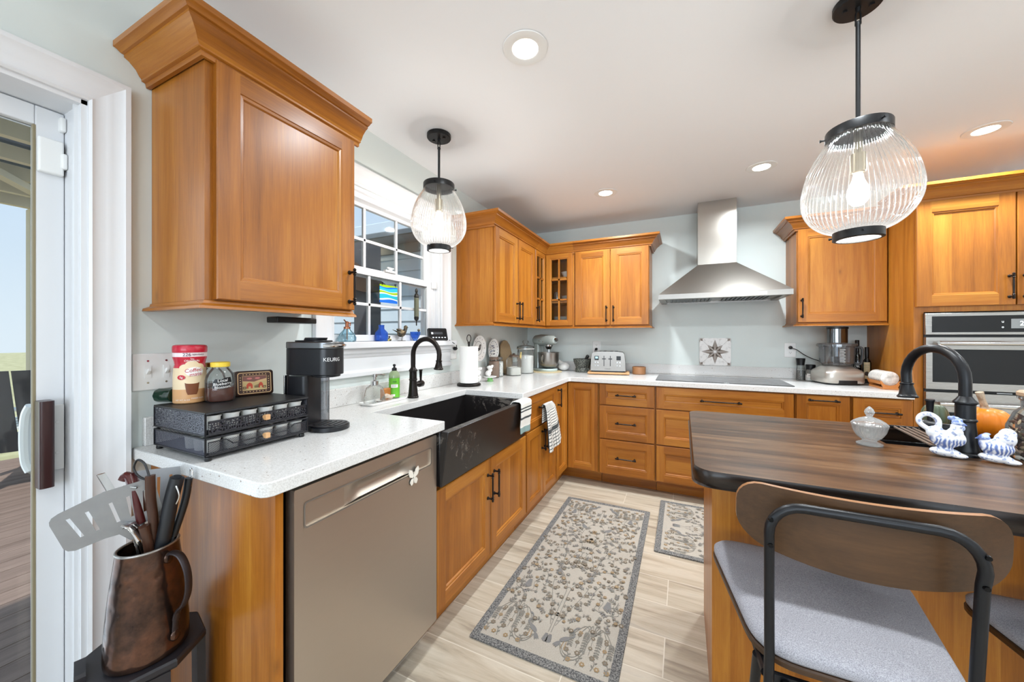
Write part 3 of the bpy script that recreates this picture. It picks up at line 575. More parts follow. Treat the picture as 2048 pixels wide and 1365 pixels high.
# ---- base cabinets, left run (fronts at x=0.65)
BX = 0.63; BZ0, BZ1 = 0.115, 0.876
TL = FR((BX, 0, 0), (0, 1, 0), (1, 0, 0)); TLH = FR((BX+0.02, 0, 0), (0, 1, 0), (1, 0, 0))
m = M(); m.box(0.002, 0.628, 0.569, 0.589, 0.0, 0.876); m.box(0.628, 0.6405, 0.569, 0.589, 0.0, 0.876, 1)
tag(m.build('end_panel', [W['z'], W['z']], loc=(0.31, 0.58, 0), flatsh=True), 'plain wooden end panel closing the counter beside the dishwasher', 'panel')
def toe(c, x0, x1, y0, y1, mt): m = M(); m.box(x0, x1, y0, y1, 0.0, 0.113); return m.build('toe_kick', mt, c)
c = thing('sink_cabinet', 'wooden two door base cabinet under the black sink', 'cabinet', (0.31, 1.68, 0))
m = M(); t = 0.018
for y in (1.212, 2.134): m.box(0.004, BX, y, y+t, BZ0, 0.63)
m.box(0.004, BX-0.02, 1.23, 2.134, BZ0, BZ0+t); m.box(0.004, 0.012, 1.23, 2.134, BZ0+t, 0.62); m.box(BX-0.02, BX, 1.23, 2.134, BZ0, BZ0+0.03); m.box(BX-0.02, BX, 1.23, 2.134, 0.60, 0.643); m.box(BX-0.02, BX, 1.655, 1.695, BZ0, 0.61); m.box(BX-0.02, BX, 2.075, 2.15, BZ0, BZ1); m.box(0.004, BX-0.02, 2.08, 2.134, 0.60, 0.64)
m.build('body', LW, c, flatsh=True); toe(c, 0.5, 0.565, 1.213, 2.152, W['y'])
d = panel(c, TL, 1.216, 1.672, BZ0+0.012, 0.628, *LW); pull(d, TLH, 1.640, 0.49)
d = panel(c, TL, 1.678, 2.146, BZ0+0.012, 0.628, *LW); pull(d, TLH, 1.71, 0.49)
c = thing('base_cabinet', 'wooden base cabinet with one drawer over two doors behind the checked towel', 'cabinet', (0.31, 2.46, 0))
carcass(c, TL, 2.156, 2.768, BZ0, BZ1, 0.626, LW, mids=(2.46,), rails=(0.628,)); toe(c, 0.5, 0.565, 2.156, 2.768, W['y'])
d = panel(c, TL, 2.162, 2.762, 0.642, 0.868, *LW[:1], W['y'], horiz=True, name='drawer', fw=0.05); pull(d, TLH, 2.44, 0.77, L=0.16, vert=False)
d = panel(c, TL, 2.162, 2.457, BZ0+0.012, 0.634, *LW, fw=0.05); pull(d, TLH, 2.433, 0.53)
d = panel(c, TL, 2.463, 2.762, BZ0+0.012, 0.634, *LW, fw=0.05); pull(d, TLH, 2.487, 0.53)
TK = FR((0, YB-0.63, 0), (1, 0, 0), (0, -1, 0)); TKH = FR((0, YB-0.65, 0), (1, 0, 0), (0, -1, 0))
c = thing('corner_base_cabinet', 'wooden corner base cabinet with two tall folding doors meeting at a right angle', 'cabinet', (0.3, 3.4, 0))
m = M(); m.box(0.004, 0.022, 2.772, YB-0.004, BZ0, BZ1); m.box(0.022, 0.916, YB-0.022, YB-0.004, BZ0, BZ1); m.box(0.022, BX-0.003, 2.772, 2.79, BZ0, BZ1); m.box(0.898, 0.916, YB-0.628, YB-0.022, BZ0, BZ1)
m.box(0.022, BX-0.02, 2.79, YB-0.022, BZ0, BZ0+t); m.box(BX-0.02, 0.898, YB-0.61, YB-0.022, BZ0, BZ0+t); m.box(BX-0.02, BX-0.003, 2.772, YB-0.62, BZ1-0.03, BZ1); m.box(BX-0.02, 0.9, YB-0.627, YB-0.61, BZ1-0.03, BZ1)
m.build('body', LW, c, flatsh=True)
toe(c, 0.5, 0.565, 2.772, YB-0.505, W['y']); m = M(); m.box(0.565, 0.915, YB-0.505, YB-0.49, 0, 0.113); m.build('toe_kick', W['x'], c)
d = panel(c, TL, 2.776, YB-0.652, BZ0+0.012, 0.868, *LW, fw=0.052); pull(d, TLH, 2.80, 0.775)
panel(c, TK, 0.652, 0.91, BZ0+0.012, 0.868, *BW, fw=0.052)
def drawers(nm, label, x0, x1, rows, hl, cat_='cabinet', doors=None, pulls=True):
    c = thing(nm, label, cat_, ((x0+x1)/2, 3.4, 0)); carcass(c, TK, x0, x1, BZ0, BZ1, 0.626, BW, rails=[r[0]-0.003 for r in rows[:-1]]); m = M(); m.box(x0, x1, YB-0.505, YB-0.49, 0, 0.113); m.build('toe_kick', W['x'], c)
    for k, (b0, b1) in enumerate(rows):
        d = panel(c, TK, x0+0.006, x1-0.006, b0, b1, W['z'], W['x'], horiz=(b1-b0) < 0.5, name='drawer' if (b1-b0) < 0.5 else 'door', fw=0.055)
        if pulls: pull(d, TKH, (x0+x1)/2, (b0+b1)/2 if (b1-b0) < 0.5 else b1-0.03, L=hl, vert=False)
    return c
R3 = [(0.698, 0.868), (0.416, 0.690), (BZ0+0.012, 0.408)]
drawers('drawer_cabinet', 'wooden stack of three drawers below the toaster', 0.919, 1.36, R3, 0.165)
drawers('cooktop_cabinet', 'wide wooden drawer cabinet under the cooktop', 1.363, 2.25, R3, 0.27)
drawers('pullout_cabinet', 'narrow wooden pull-out base cabinet right of the cooktop drawers', 2.253, 2.547, [(BZ0+0.012, 0.868)], 0.17)
drawers('drawer_cabinet', 'wooden drawer base cabinet at the right end against the oven tower', 2.55, 2.845, R3, 0.165)
# ---- countertop + splash
ct = thing('countertop', 'white speckled quartz countertop running round the corner', 'countertop', (0.3, 3.4, 0.878))
P = [(0.002, 0.523), (0.640, 0.523), (0.655, 0.526), (0.666, 0.534), (0.672, 0.547), (0.672, 1.238), (0.258, 1.238), (0.258, 2.047), (0.672, 2.047), (0.672, 3.02), (0.674, 3.036), (0.684, 3.046), (0.70, 3.048), (2.838, 3.048), (2.838, BYF-0.003), (2.846, BYF-0.003), (2.846, YB-0.002), (0.002, YB-0.002)]
m = M(); m.prism(P, 0.8775, 0.914); m.build('slab', QUARTZ, ct, bev=0.003)
m = M(); m.box(0.002, 0.02, 0.548, YB-0.02, 0.9145, 1.004); m.build('backsplash', QUARTZ, ct, bev=0.002)
m = M(); m.box(0.002, 2.844, YB-0.02, YB-0.002, 0.9145, 1.004); m.build('backsplash', QUARTZ, ct, bev=0.002)
# ---- island
IX0, IY0, IY1 = 1.586, 1.066, 1.915
it = thing('island_countertop', 'dark plank wood island countertop with a rough bark edge', 'countertop', (2.4, 1.5, 0.872))
out = rrect(IX0, 3.35, IY0, IY1, 0.05, 6); hole = [(2.155, 1.585), (2.46, 1.585), (2.46, 1.845), (2.155, 1.845)]
m = M()
for z, flip in ((0.914, 0), (0.872, 1)):
    pv, pf = cut(out, [hole]); m.add([(x, y, z) for x, y in pv], pf, 0)
random.seed(3)
edge = []
n = len(out)
def wob(z, k): return [(x+random.uniform(-k, k), y+random.uniform(-k, k), z) for x, y in dense]
dense = []
for i in range(n):
    a, b = out[i], out[(i+1) % n]; L = math.hypot(b[0]-a[0], b[1]-a[1]); q = max(1, int(L/0.03))
    for k in range(q): dense.append((a[0]+(b[0]-a[0])*k/q, a[1]+(b[1]-a[1])*k/q))
cx, cy = 2.4, 1.5
ins = lambda z, s_: [(x+(0.0 if s_ == 0 else math.copysign(s_, x-cx)*(1 if abs(x-IX0) < .06 or abs(x-3.35) < .06 else 0)), y+(0.0 if s_ == 0 else math.copysign(s_, y-cy)*(1 if abs(y-IY0) < .06 or abs(y-IY1) < .06 else 0)), z) for x, y in dense]
m.loft([ins(0.914, 0)] + [[(x+random.uniform(-.0012, .0012), y+random.uniform(-.0012, .0012), z) for x, y, z in ins(z_, s_)] for z_, s_ in ((0.909, 0.002), (0.898, 0.003), (0.885, 0.002), (0.876, 0.0))] + [ins(0.872, -0.006)], False, False, 1)
m.loft([[(x, y, 0.914) for x, y in hole], [(x, y, 0.872) for x, y in hole]], False, False, 1)
m.build('slab', [WI['x'], WBARK], it, angle=50)
c = thing('island_cabinet', 'wooden island cabinet under the dark wood top', 'cabinet', (2.4, 1.62, 0))
bx0, by0, by1 = 1.645, 1.37, 1.89
m = M(); m.box(bx0, bx0+0.02, by0, by1, 0, 0.87); m.box(3.2, 3.22, by0, by1, 0, 0.87); m.box(bx0+0.02, 3.2, by0, by0+0.02, 0, 0.87); m.box(bx0+0.02, 3.2, by1-0.02, by1, 0.115, 0.87); m.box(bx0+0.02, 3.2, by0+0.02, by1-0.02, 0.115, 0.133); m.box(bx0+0.02, 3.2, by1-0.09, by1-0.075, 0, 0.115)
m.build('body', W['z'], c, flatsh=True)
TI = FR((3.22, by1, 0), (-1, 0, 0), (0, 1, 0))
for k in range(3):
    a = 0.004+k*0.524; panel(c, TI, a, a+0.518, 0.13, 0.66, *BW); panel(c, TI, a, a+0.518, 0.668, 0.862, W['z'], W['x'], horiz=True, name='drawer')

# ================================================================ APPLIANCES AND FIXTURES
# ---- dishwasher
dw = thing('dishwasher', 'stainless steel dishwasher under the counter by the end panel', 'dishwasher', (0.32, 0.905, 0.0))
y0, y1 = 0.608, 1.204
m = M(); m.box(0.03, 0.618, y0+0.004, y1-0.004, 0.1, 0.872); m.box(0.5, 0.56, y0+0.01, y1-0.01, 0.0, 0.1); m.build('tub', BLACKP, dw)
TD = FR((0.655, 0, 0), (0, 1, 0), (1, 0, 0))
m = M(); H0, H1, hz0, hz1 = 0.638, 1.168, 0.757, 0.820
o_ = rrect(y0, y1, 0.115, 0.864, 0.004, 2); h_ = rrect(H0, H1, hz0, hz1, 0.008, 4)
pv, pf = cut(o_, [h_]); m.add([TD(a, b, 0) for a, b in pv], pf)
m.loft([[TD(a, b, 0) for a, b in o_], [TD(a, b, -0.034) for a, b in o_]], False, True)
m.loft([[TD(a, b, 0) for a, b in h_], [TD(a, b, -0.006) for a, b in h_]], False, False)
K0, K1 = 0.765, 1.085
bx(m, TD, H0, K0, hz0, hz1, -0.012, -0.006); bx(m, TD, K1, H1, hz0, hz1, -0.012, -0.006)
def scoop(u, v):
    a = K0+(K1-K0)*u; e = min(u, 1-u)*5.0; k = min(1.0, e); return TD(a, hz0+(hz1-hz0)*v, -0.006-0.024*k*math.sin(PI*min(1.0, 0.15+v*0.9))**0.7)
m.grid(scoop, 24, 10)
dd = m.build('door', STEELY, dw, angle=40)
m = M(); o2 = rrect(H0-0.004, H1+0.004, hz0-0.004, hz1+0.004, 0.010, 4); h2 = rrect(H0, H1, hz0, hz1, 0.008, 4)
m.add([TD(a, b, 0.0012) for a, b in o2+h2], [(i, (i+1) % len(o2), len(o2)+(i+1) % len(o2), len(o2)+i) for i in range(len(o2))]); m.build('handle_bezel', pm('satin_bezel', (150, 146, 140), .45, .8), dd, flatsh=True)
m = M(); m.box(0.619, 0.64, y0, y1, 0.8645, 0.8755); m.build('control_strip', GLOSSB, dw)
m = M(); TBf = FR((0.6585, 1.062, 0.742), (0, 1, 0), (1, 0, 0))
for s_ in (-1, 1):
    for pts in ([(0, .004), (.008, .024), (.021, .030), (.025, .022), (.02, .006), (.006, -.001)], [(0, -.002), (.012, -.003), (.018, -.012), (.012, -.023), (.005, -.02)]):
        m.loft([[TBf(s_*a*1.15, b*1.15, 0) for a, b in pts], [TBf(s_*a*1.15, b*1.15, .002) for a, b in pts]])
m.tube([TBf(0, -.02, .002), TBf(0, 0, .004), TBf(0, .018, .002)], [.001, .0025, .001], 8)
tag(m.build('butterfly_magnet', pm('cream_enamel', (226, 220, 208), 0.4), loc=(0.66, 1.062, 0.742)), 'cream butterfly magnet on the dishwasher door', 'magnet')
# ---- sink
def sinkmat():
    m, nt, b = newmat('worn_black_composite'); L = nt.links; tcn = N(nt, 'TexCoord')
    v = N(nt, 'TexNoise', Scale=11.0, Detail=9.0, Roughness=0.8, Distortion=1.2); L.new(tcn.outputs['Object'], v.inputs['Vector'])
    n2 = N(nt, 'TexNoise', Scale=2.2, Detail=1.0); L.new(tcn.outputs['Object'], n2.inputs['Vector'])
    mu = N(nt, 'Math', operation='MULTIPLY'); L.new(v.outputs[0], mu.inputs[0]); L.new(n2.outputs[0], mu.inputs[1])
    r = ramp(nt, [(0.355, (30, 27, 27)), (0.385, (104, 98, 92))]); L.new(mu.outputs[0], r.inputs[0]); L.new(r.outputs[0], b.inputs['Base Color']); b.inputs['Roughness'].default_value = 0.32; return m
m = M(); a0, a1 = 1.214, 2.071
m.box(0.222, 0.25, a0, a1, 0.648, 0.8765); m.box(0.25, 0.665, a0, a0+0.026, 0.648, 0.8765); m.box(0.25, 0.665, a1-0.026, a1, 0.648, 0.8765); m.box(0.25, 0.665, a0+0.026, a1-0.026, 0.648, 0.668)
m.loft([[(0.655, a0, 0.648), (0.672, a0, 0.648), (0.672, a1, 0.648), (0.655, a1, 0.648)], [(0.665, a0, 0.86), (0.704, a0, 0.86), (0.704, a1, 0.86), (0.665, a1, 0.86)], [(0.672, a0, 0.8765), (0.706, a0, 0.8765), (0.706, a1, 0.8765), (0.672, a1, 0.8765)]])
snk = thing('farmhouse_sink', 'black apron front farmhouse sink below the window', 'sink', (0.46, 1.64, 0.648)); m.build('basin', sinkmat(), snk, bev=0.003)
m = M(); m.lathe([(0.043, 0.6685), (0.043, 0.671), (0.03, 0.671), (0.028, 0.6695)], (0.44, 1.64, 0), 24); m.build('drain', BRONZE, snk)
# ---- faucets
def faucet(loc, d, label, H=1.262, tipz=1.125, reach=0.185, l=None):
    t = thing('faucet', label, 'faucet', loc); x, y, z = loc; d = Vector((d[0], d[1], 0)).normalized(); l = Vector((-d.y, d.x, 0)) if l is None else Vector(l).normalized(); o = Vector(loc)
    m = M(); m.lathe([(0.0, 0), (0.031, 0.0), (0.031, 0.006), (0.028, 0.010), (0.0285, 0.016), (0.0265, 0.022), (0.0205, 0.09), (0.0205, 0.098), (0.0235, 0.101), (0.0235, 0.105), (0.0205, 0.108), (0.0205, 0.148), (0.0245, 0.152), (0.0245, 0.156), (0.019, 0.163), (0.0135, 0.172)], loc, 28, False); m.build('base', NAVYBLK if z > .9 and x > 1 else BRONZE, t)
    mt = NAVYBLK if x > 1 else BRONZE; r = reach/2*0.97; zc = H-0.0135-r; pts = [o+Vector((0, 0, 0.168)), o+Vector((0, 0, 0.2))]
    for k in range(15):
        a = PI-PI*1.06*k/14; pts.append(o+d*(r+r*math.cos(a))+Vector((0, 0, zc-z+r*math.sin(a))))
    e = pts[-1]; dn = (pts[-1]-pts[-2]).normalized(); pts.append(e+dn*0.012)
    m = M(); m.tube(pts, 0.0135, 16); m.build('spout', mt, t)
    tip = pts[-1]; L = max(0.05, (tip.z-tipz)/max(0.5, -dn.z)); m = M()
    m.tube([tip-dn*.002, tip, tip+dn*.004, tip+dn*.006, tip+dn*.01, tip+dn*(L*.75), tip+dn*(L*.86), tip+dn*(L*.88), tip+dn*(L*.95), tip+dn*L], [.0135, .0175, .0175, .0155, .0155, .0215, .0245, .0265, .0265, .024], 20); m.build('spray_head', mt, t)
    hb = o+Vector((0, 0, 0.072)); m = M(); m.tube([hb+l*.01, hb+l*.045, hb+l*.05, hb+l*.052, hb+l*.08, hb+l*.088, hb+l*.092], [.013, .013, .016, .019, .019, .014, .004], 16); lv = m.build('lever_hub', mt, t)
    b = hb+l*.068; m = M(); m.tube([b, b+Vector((0, 0, .03)), b+Vector((0, 0, .075)), b+Vector((0, 0, .079)), b+Vector((0, 0, .083))], [.0055, .0065, .0092, .0115, .0105], 14); m.build('lever', mt, t)
    return t
faucet((0.165, 1.64, 0.9145), (1, 0.02), 'dark bronze gooseneck faucet behind the black farmhouse sink')
faucet((2.306, 1.528, 0.9145), (-0.3, 0.95), 'black gooseneck faucet on the dark wood island', H=1.238, tipz=1.125, reach=0.19, l=(-.92, .38, 0))
# ---- island bar sink with roll-up drying rack
m = M(); m.box(2.148, 2.16, 1.578, 1.852, 0.74, 0.8715); m.box(2.455, 2.467, 1.578, 1.852, 0.74, 0.8715); m.box(2.16, 2.455, 1.578, 1.59, 0.74, 0.8715); m.box(2.16, 2.455, 1.84, 1.852, 0.74, 0.8715); m.box(2.16, 2.455, 1.59, 1.84, 0.74, 0.75)
tag(m.build('bar_sink', SINKB, loc=(2.31, 1.71, 0.74), bev=0.002), 'small black sink sunk into the island top', 'sink')
rk = thing('drying_rack', 'roll-up drying rack of metal rods laid across the island sink', 'rack', (2.29, 1.73, 0.915))
for k in range(5):
    x = 2.262+0.017*k; m = M(); m.cyl((x, 1.565, 0.92), (x+0.02, 1.868, 0.92), 0.0045, seg=8); m.build('rod', pm('taupe_rod', (128, 112, 100), 0.4, 0.5) if k == 0 else bpy.data.materials['taupe_rod'], rk)
for y in (1.568, 1.862):
    m = M(); m.box(2.252, 2.352, y-0.006, y+0.006, 0.9145, 0.926); m.build('silicone_strip', BLACKP, rk, bev=0.002)
# ---- range hood
hd = thing('range_hood', 'stainless steel chimney range hood over the cooktop', 'hood', (1.826, 3.5, 1.566))
hx0, hx1, hy0, hy1 = 1.376, 2.276, 3.22, YB-0.002
m = M(); cx0, cx1, cy0 = 1.672, 1.951, 3.435
m.loft([[(hx0, hy0, 1.607), (hx1, hy0, 1.607), (hx1, hy1, 1.607), (hx0, hy1, 1.607)], [(cx0, cy0, 1.865), (cx1, cy0, 1.865), (cx1, hy1, 1.865), (cx0, hy1, 1.865)]])
lip = [(hx0, hy0), (hx1, hy0), (hx1, hy1), (hx0, hy1)]; li = [(hx0+.05, hy0+.05), (hx1-.05, hy0+.05), (hx1-.05, hy1-.02), (hx0+.05, hy1-.02)]
m.loft([[(x, y, 1.607) for x, y in lip], [(x, y, 1.568) for x, y in lip], [(x, y, 1.566) for x, y in li], [(x, y, 1.582) for x, y in li]], False, True); m.build('canopy', STEELX, hd, flatsh=True)
m = M(); m.box(cx0, cx1, cy0, hy1, 1.8655, CZ-0.001); m.box(cx0+.003, cx1-.003, cy0+.003, hy1, 2.12, 2.121); m.build('chimney', steel('chimney_steel', (182, 176, 168), 0.22, 'x'), hd)
for k in range(2):
    m = M(); x = hx0+0.08+k*0.40
    for q in range(11): m.box(x+0.03*q, x+0.03*q+0.018, hy0+0.07, hy1-0.08, 1.572, 1.58)
    m.box(x, x+0.32, hy0+0.07, hy1-0.08, 1.580, 1.5815); m.build('filter', pm('dark_steel_baffle', (88, 88, 90), 0.35, 1.0) if k == 0 else bpy.data.materials['dark_steel_baffle'], hd)
m = M()
for k in range(5): m.cyl((1.985+0.03*k, hy0-0.0015, 1.588), (1.985+0.03*k, hy0+0.002, 1.588), 0.006, seg=12)
m.box(1.972, 2.118, hy0-0.0008, hy0+0.001, 1.577, 1.599); m.build('button_strip', PLATEW, hd)
# ---- cooktop
m = M(); m.prism(rrect(1.36, 2.262, 3.115, 3.575, 0.008, 3), 0.9145, 0.919); ck = thing('cooktop', 'flush black glass cooktop under the range hood', 'cooktop', (1.81, 3.345, 0.9145)); m.build('glass_plate', pm('grey_black_ceramic_glass', (42, 41, 41), 0.12, spec=0.7), ck, bev=0.001)
m = M()
for cx_, cy_, r_ in ((1.55, 3.44, .075), (1.55, 3.24, .09), (1.85, 3.36, .12), (2.1, 3.44, .075), (2.1, 3.24, .09)):
    q = circ(cx_, cy_, r_, 36); q2 = circ(cx_, cy_, r_-.003, 36); m.add([(x, y, .9193) for x, y in q+q2], [(i, (i+1) % 36, 36+(i+1) % 36, 36+i) for i in range(36)])
m.build('burner_rings', pm('grey_print', (110, 110, 110), 0.4), ck)
# ---- wall oven
ov = thing('wall_oven', 'stainless steel double wall oven with a lit clock panel', 'oven', (3.28, 3.3, 0.24)); fy = BYF-0.032
TO = FR((0, fy, 0), (1, 0, 0), (0, -1, 0)); OSTEEL = steel('oven_steel', (176, 173, 168), 0.27, 'x')
m = M(); m.box(OX0+0.004, OX1-0.004, BYF+0.002, YB-0.1, 0.245, 1.408); bx(m, TO, OX0-0.004, OX1+0.004, 0.245, 1.404, -0.03, -0.02); m.build('body', BLACKP, ov)
m = M(); bx(m, TO, OX0-0.006, OX1+0.006, 1.274, 1.402, -0.019, 0); cp = m.build('control_panel', OSTEEL, ov, bev=0.002)
m = M(); bx(m, TO, OX0+0.022, OX1-0.022, 1.288, 1.384, 0.0003, 0.0015); m.build('panel_glass', GLOSSB, cp)
m = M(); bx(m, TO, 3.235, 3.36, 1.309, 1.363, 0.0016, 0.0022); m.build('display', pm('grey_lit_display', (120, 122, 122), 0.3, emit=(120, 124, 124), es=0.35), cp)
m = M(); m.text('2:33', 0.036, lambda x, y: TO(3.297+x, 1.336+y, 0.0026)); m.text('o', 0.018, lambda x, y: TO(3.203+x, 1.317+y, 0.0020)); m.text('u', 0.02, lambda x, y: TO(3.203+x, 1.348+y, 0.0020)); m.build('clock_digits', pm('white_lit_digits', (240, 244, 245), 0.4, emit=(240, 246, 248), es=1.0), cp, flatsh=True)
def ovdoor(z0, z1, w0, w1, hz):
    m = M(); bx(m, TO, OX0-0.006, OX1+0.006, z0, w0, -0.019, 0.006); bx(m, TO, OX0-0.006, OX1+0.006, w1, z1, -0.019, 0.006); bx(m, TO, OX0-0.006, OX0+0.022, w0, w1, -0.019, 0.006); bx(m, TO, OX1-0.022, OX1+0.006, w0, w1, -0.019, 0.006)
    d = m.build('door', OSTEEL, ov, flatsh=True); m = M(); bx(m, TO, OX0+0.0225, OX1-0.0225, w0+.0005, w1-.0005, -0.015, 0.004); m.build('window_glass', GLOSSB, d)
    m = M(); m.tube([TO(OX0+0.03, hz, 0.05), TO(OX1-0.03, hz, 0.05)], 0.0125, 16)
    for a in (OX0+0.05, OX1-0.05): m.tube([TO(a, hz, 0.007), TO(a, hz, 0.05)], 0.009, 12)
    m.build('handle', CHROME, d)
ovdoor(0.948, 1.258, 0.99, 1.187, 1.224); ovdoor(0.25, 0.930, 0.36, 0.815, 0.868)
m = M(); bx(m, TO, 3.19, 3.25, 0.9335, 0.9385, -0.0195, -0.017); m.build('name_badge', PLATEW, ov)
# ---- pendants
def pendant(x, y, zc, label):
    """zc = height of the glass collar"""
    t = thing('pendant_light', label, 'pendant lamp', (x, y, CZ-0.001)); c = (x, y, 0)
    m = M(); m.lathe([(0, CZ-0.001), (0.066, CZ-0.001), (0.066, CZ-0.018), (0.063, CZ-0.022), (0.0, CZ-0.023)], c, 36, False, False)
    for s_ in (-1, 1): m.box(x+s_*0.035-0.006, x+s_*0.035+0.006, y-0.005, y+0.005, CZ-0.028, CZ-0.022)
    m.build('canopy', BLACK, t)
    top = CZ-0.023; m = M(); m.tube([(x, y, top), (x, y, top-0.016)], [0.008, 0.006], 12)
    m.tube(cat([(x-0.006, y, top-.02), (x, y, top-.012), (x+.006, y, top-.02), (x+.006, y, top-.045), (x, y, top-.053), (x-.006, y, top-.045)], 4, True), 0.0028, 8, closed=True); m.build('chain_link', BLACK, t)
    m = M(); m.tube([(x, y, top-.048), (x, y, top-.056), (x, y, top-.06), (x, y, zc+.03)], [.009, .009, .0065, .0065], 12); m.build('rod', BLACK, t)
    m = M(); m.lathe([(0.0, zc+.033), (0.02, zc+.033), (0.03, zc+.03), (0.084, zc+.026), (0.086, zc+.022), (0.086, zc-.004), (0.083, zc-.004), (0.083, zc+.02), (0.0, zc+.02)], c, 40, False, False)
    for k in range(3): a = 2*PI*k/3+0.9; m.tube([(x+.084*math.cos(a), y+.084*math.sin(a), zc+.008), (x+.093*math.cos(a), y+.093*math.sin(a), zc+.008), (x+.1*math.cos(a), y+.1*math.sin(a), zc+.008)], [.003, .003, .006], 8)
    m.build('collar', BLACK, t)
    prof = cat([(0.080, 0, 0.0), (0.088, 0, -0.022), (0.112, 0, -0.062), (0.134, 0, -0.112), (0.147, 0, -0.165), (0.150, 0, -0.205), (0.144, 0, -0.243), (0.124, 0, -0.281), (0.094, 0, -0.309), (0.062, 0, -0.324)], 4)
    m = M(); m.lathe([(p.x, zc+p.z) for p in prof], c, 432, False, False, rib=lambda u, r: 0.006*(abs(math.sin(PI*56*u))-0.5)); g = m.build('glass_shade', RIBGLASS, t, angle=180)
    zb = zc-0.322; m = M(); m.lathe([(0.064, zb), (0.066, zb), (0.066, zb-.026), (0.061, zb-.028), (0.056, zb-.028), (0.056, zb-.022), (0.061, zb-.020)], c, 40, False, False)
    for k in range(3): a = 2*PI*k/3+0.4; m.tube([(x+.064*math.cos(a), y+.064*math.sin(a), zb-.01), (x+.072*math.cos(a), y+.072*math.sin(a), zb-.01), (x+.079*math.cos(a), y+.079*math.sin(a), zb-.01)], [.0025, .0025, .005], 8)
    m.build('lower_ring', BLACK, t)
    m = M(); m.lathe([(0.0, zb-.024), (0.056, zb-.024), (0.056, zb-.027), (0.0, zb-.027)], c, 32, False, False); m.build('bottom_lens', GLASS, t)
    m = M(); m.lathe([(0.0, zc+.02), (0.012, zc+.02), (0.012, zc-.06), (0.021, zc-.063), (0.021, zc-.125), (0.018, zc-.128), (0.0, zc-.128)], c, 20, False, False); m.build('socket', pm('aged_brass', (150, 140, 120), 0.35, 0.9) if 'aged_brass' not in bpy.data.materials else bpy.data.materials['aged_brass'], t)
    m = M(); m.lathe([(0.0, zc-.126), (0.012, zc-.13), (0.016, zc-.15), (0.026, zc-.175), (0.030, zc-.198), (0.026, zc-.22), (0.014, zc-.234), (0.0, zc-.237)], c, 20, False, False); m.build('bulb', pm('glowing_bulb', (255, 250, 240), 0.5, emit=(255, 240, 218), es=7.0) if 'glowing_bulb' not in bpy.data.materials else bpy.data.materials['glowing_bulb'], t)
    lamp('pendant_lamp', 'POINT', (x, y, zc-.26), PEND_W, (1, 0.96, 0.91), shadow_soft_size=0.02)
PEND_W = 9.0
pendant(0.324, 1.668, 2.090, 'smaller looking ribbed glass pendant lamp hanging over the black sink')
pendant(2.091, 1.602, 1.938, 'large looking ribbed glass pendant lamp hanging over the island')
# ---- recessed lights
LENS = pm('lit_downlight_lens', (255, 250, 240), 0.5, emit=(255, 244, 228), es=14.0)
for (x, y), lb in zip(CANS[:4], ('round recessed ceiling light nearest the camera between the two pendants', 'round recessed ceiling light in front of the corner cabinets', 'round recessed ceiling light left of the large pendant, nearest the range hood', 'round recessed ceiling light right of the large pendant')):
    t = thing('recessed_light', lb, 'ceiling light', (x, y, CZ-0.001), 'recessed ceiling lights')
    m = M(); m.lathe([(0.05, -0.001), (0.088, -0.001), (0.086, -0.004), (0.055, -0.006), (0.05, -0.004)], (x, y, CZ), 40, False, False); m.build('trim_ring', PLATEW, t)
    m = M(); m.lathe([(0.0, -0.003), (0.0495, -0.003), (0.0495, -0.005), (0.0, -0.006)], (x, y, CZ), 40, False, False); m.build('lens', LENS, t)
# ---- wall plates
def outlet(T, w_, h_, label, kind='outlet'):
    t = thing('wall_outlet' if kind == 'outlet' else 'light_switch', label, kind, T(0, 0, 0)); m = M(); bx(m, T, -w_/2, w_/2, -h_/2, h_/2, 0.0005, 0.006); m.build('cover_plate', PLATEW, t, bev=0.003)
    if kind == 'outlet':
        for s_ in (-1, 1):
            m = M(); q = [(0.016*math.cos(2*PI*i/20), s_*0.02+0.0145*math.sin(2*PI*i/20)) for i in range(20)]; m.loft([[T(a, b, .006) for a, b in q], [T(a, b, .0085) for a, b in q]]); r_ = m.build('receptacle', PLATEW, t)
            m = M()
            for a, hh in ((-.006, .006), (.006, .005)): bx(m, T, a-.0011, a+.0011, s_*.02-.001, s_*.02+hh, .0084, .0088)
            bx(m, T, -.002, .002, s_*.02-.0085, s_*.02-.0045, .0084, .0088); m.build('slots', BLACKP, r_)
    else:
        n_ = 2
        for k in range(n_):
            a = (k-(n_-1)/2)*0.046; m = M(); bx(m, T, a-.008, a+.008, -.02, .02, .006, .0075); s2 = m.build('toggle_plate', PLATEW, t); m = M(); m.loft([[T(a-.004, -.008, .0075), T(a+.004, -.008, .0075), T(a+.004, .006, .0075), T(a-.004, .006, .0075)], [T(a-.003, .004, .02), T(a+.003, .004, .02), T(a+.003, .012, .02), T(a-.003, .012, .02)]]); m.build('toggle', PLATEW, s2)
            m = M()
            for b in (-.035, .035): m.tube([T(a, b, .0055), T(a, b, .0068)], .003, 10)
            m.build('screws', CHROME, s2)
    return t
TWB = lambda x, z: FR((x, YB, z), (1, 0, 0), (0, -1, 0)); TWL = lambda y, z: FR((0, y, z), (0, 1, 0), (1, 0, 0))
outlet(TWB(2.364, 1.151), 0.08, 0.118, 'white wall outlet with a black plug left of the food processor')
outlet(TWB(0.764, 1.158), 0.08, 0.118, 'white wall outlet on the back wall directly above the toaster')
outlet(TWL(2.278, 1.155), 0.08, 0.12, 'white wall outlet beside the window casing behind the paper towels')
outlet(TWL(0.583, 1.148), 0.118, 0.118, 'white double light switch plate by the coffee creamer', 'light switch')
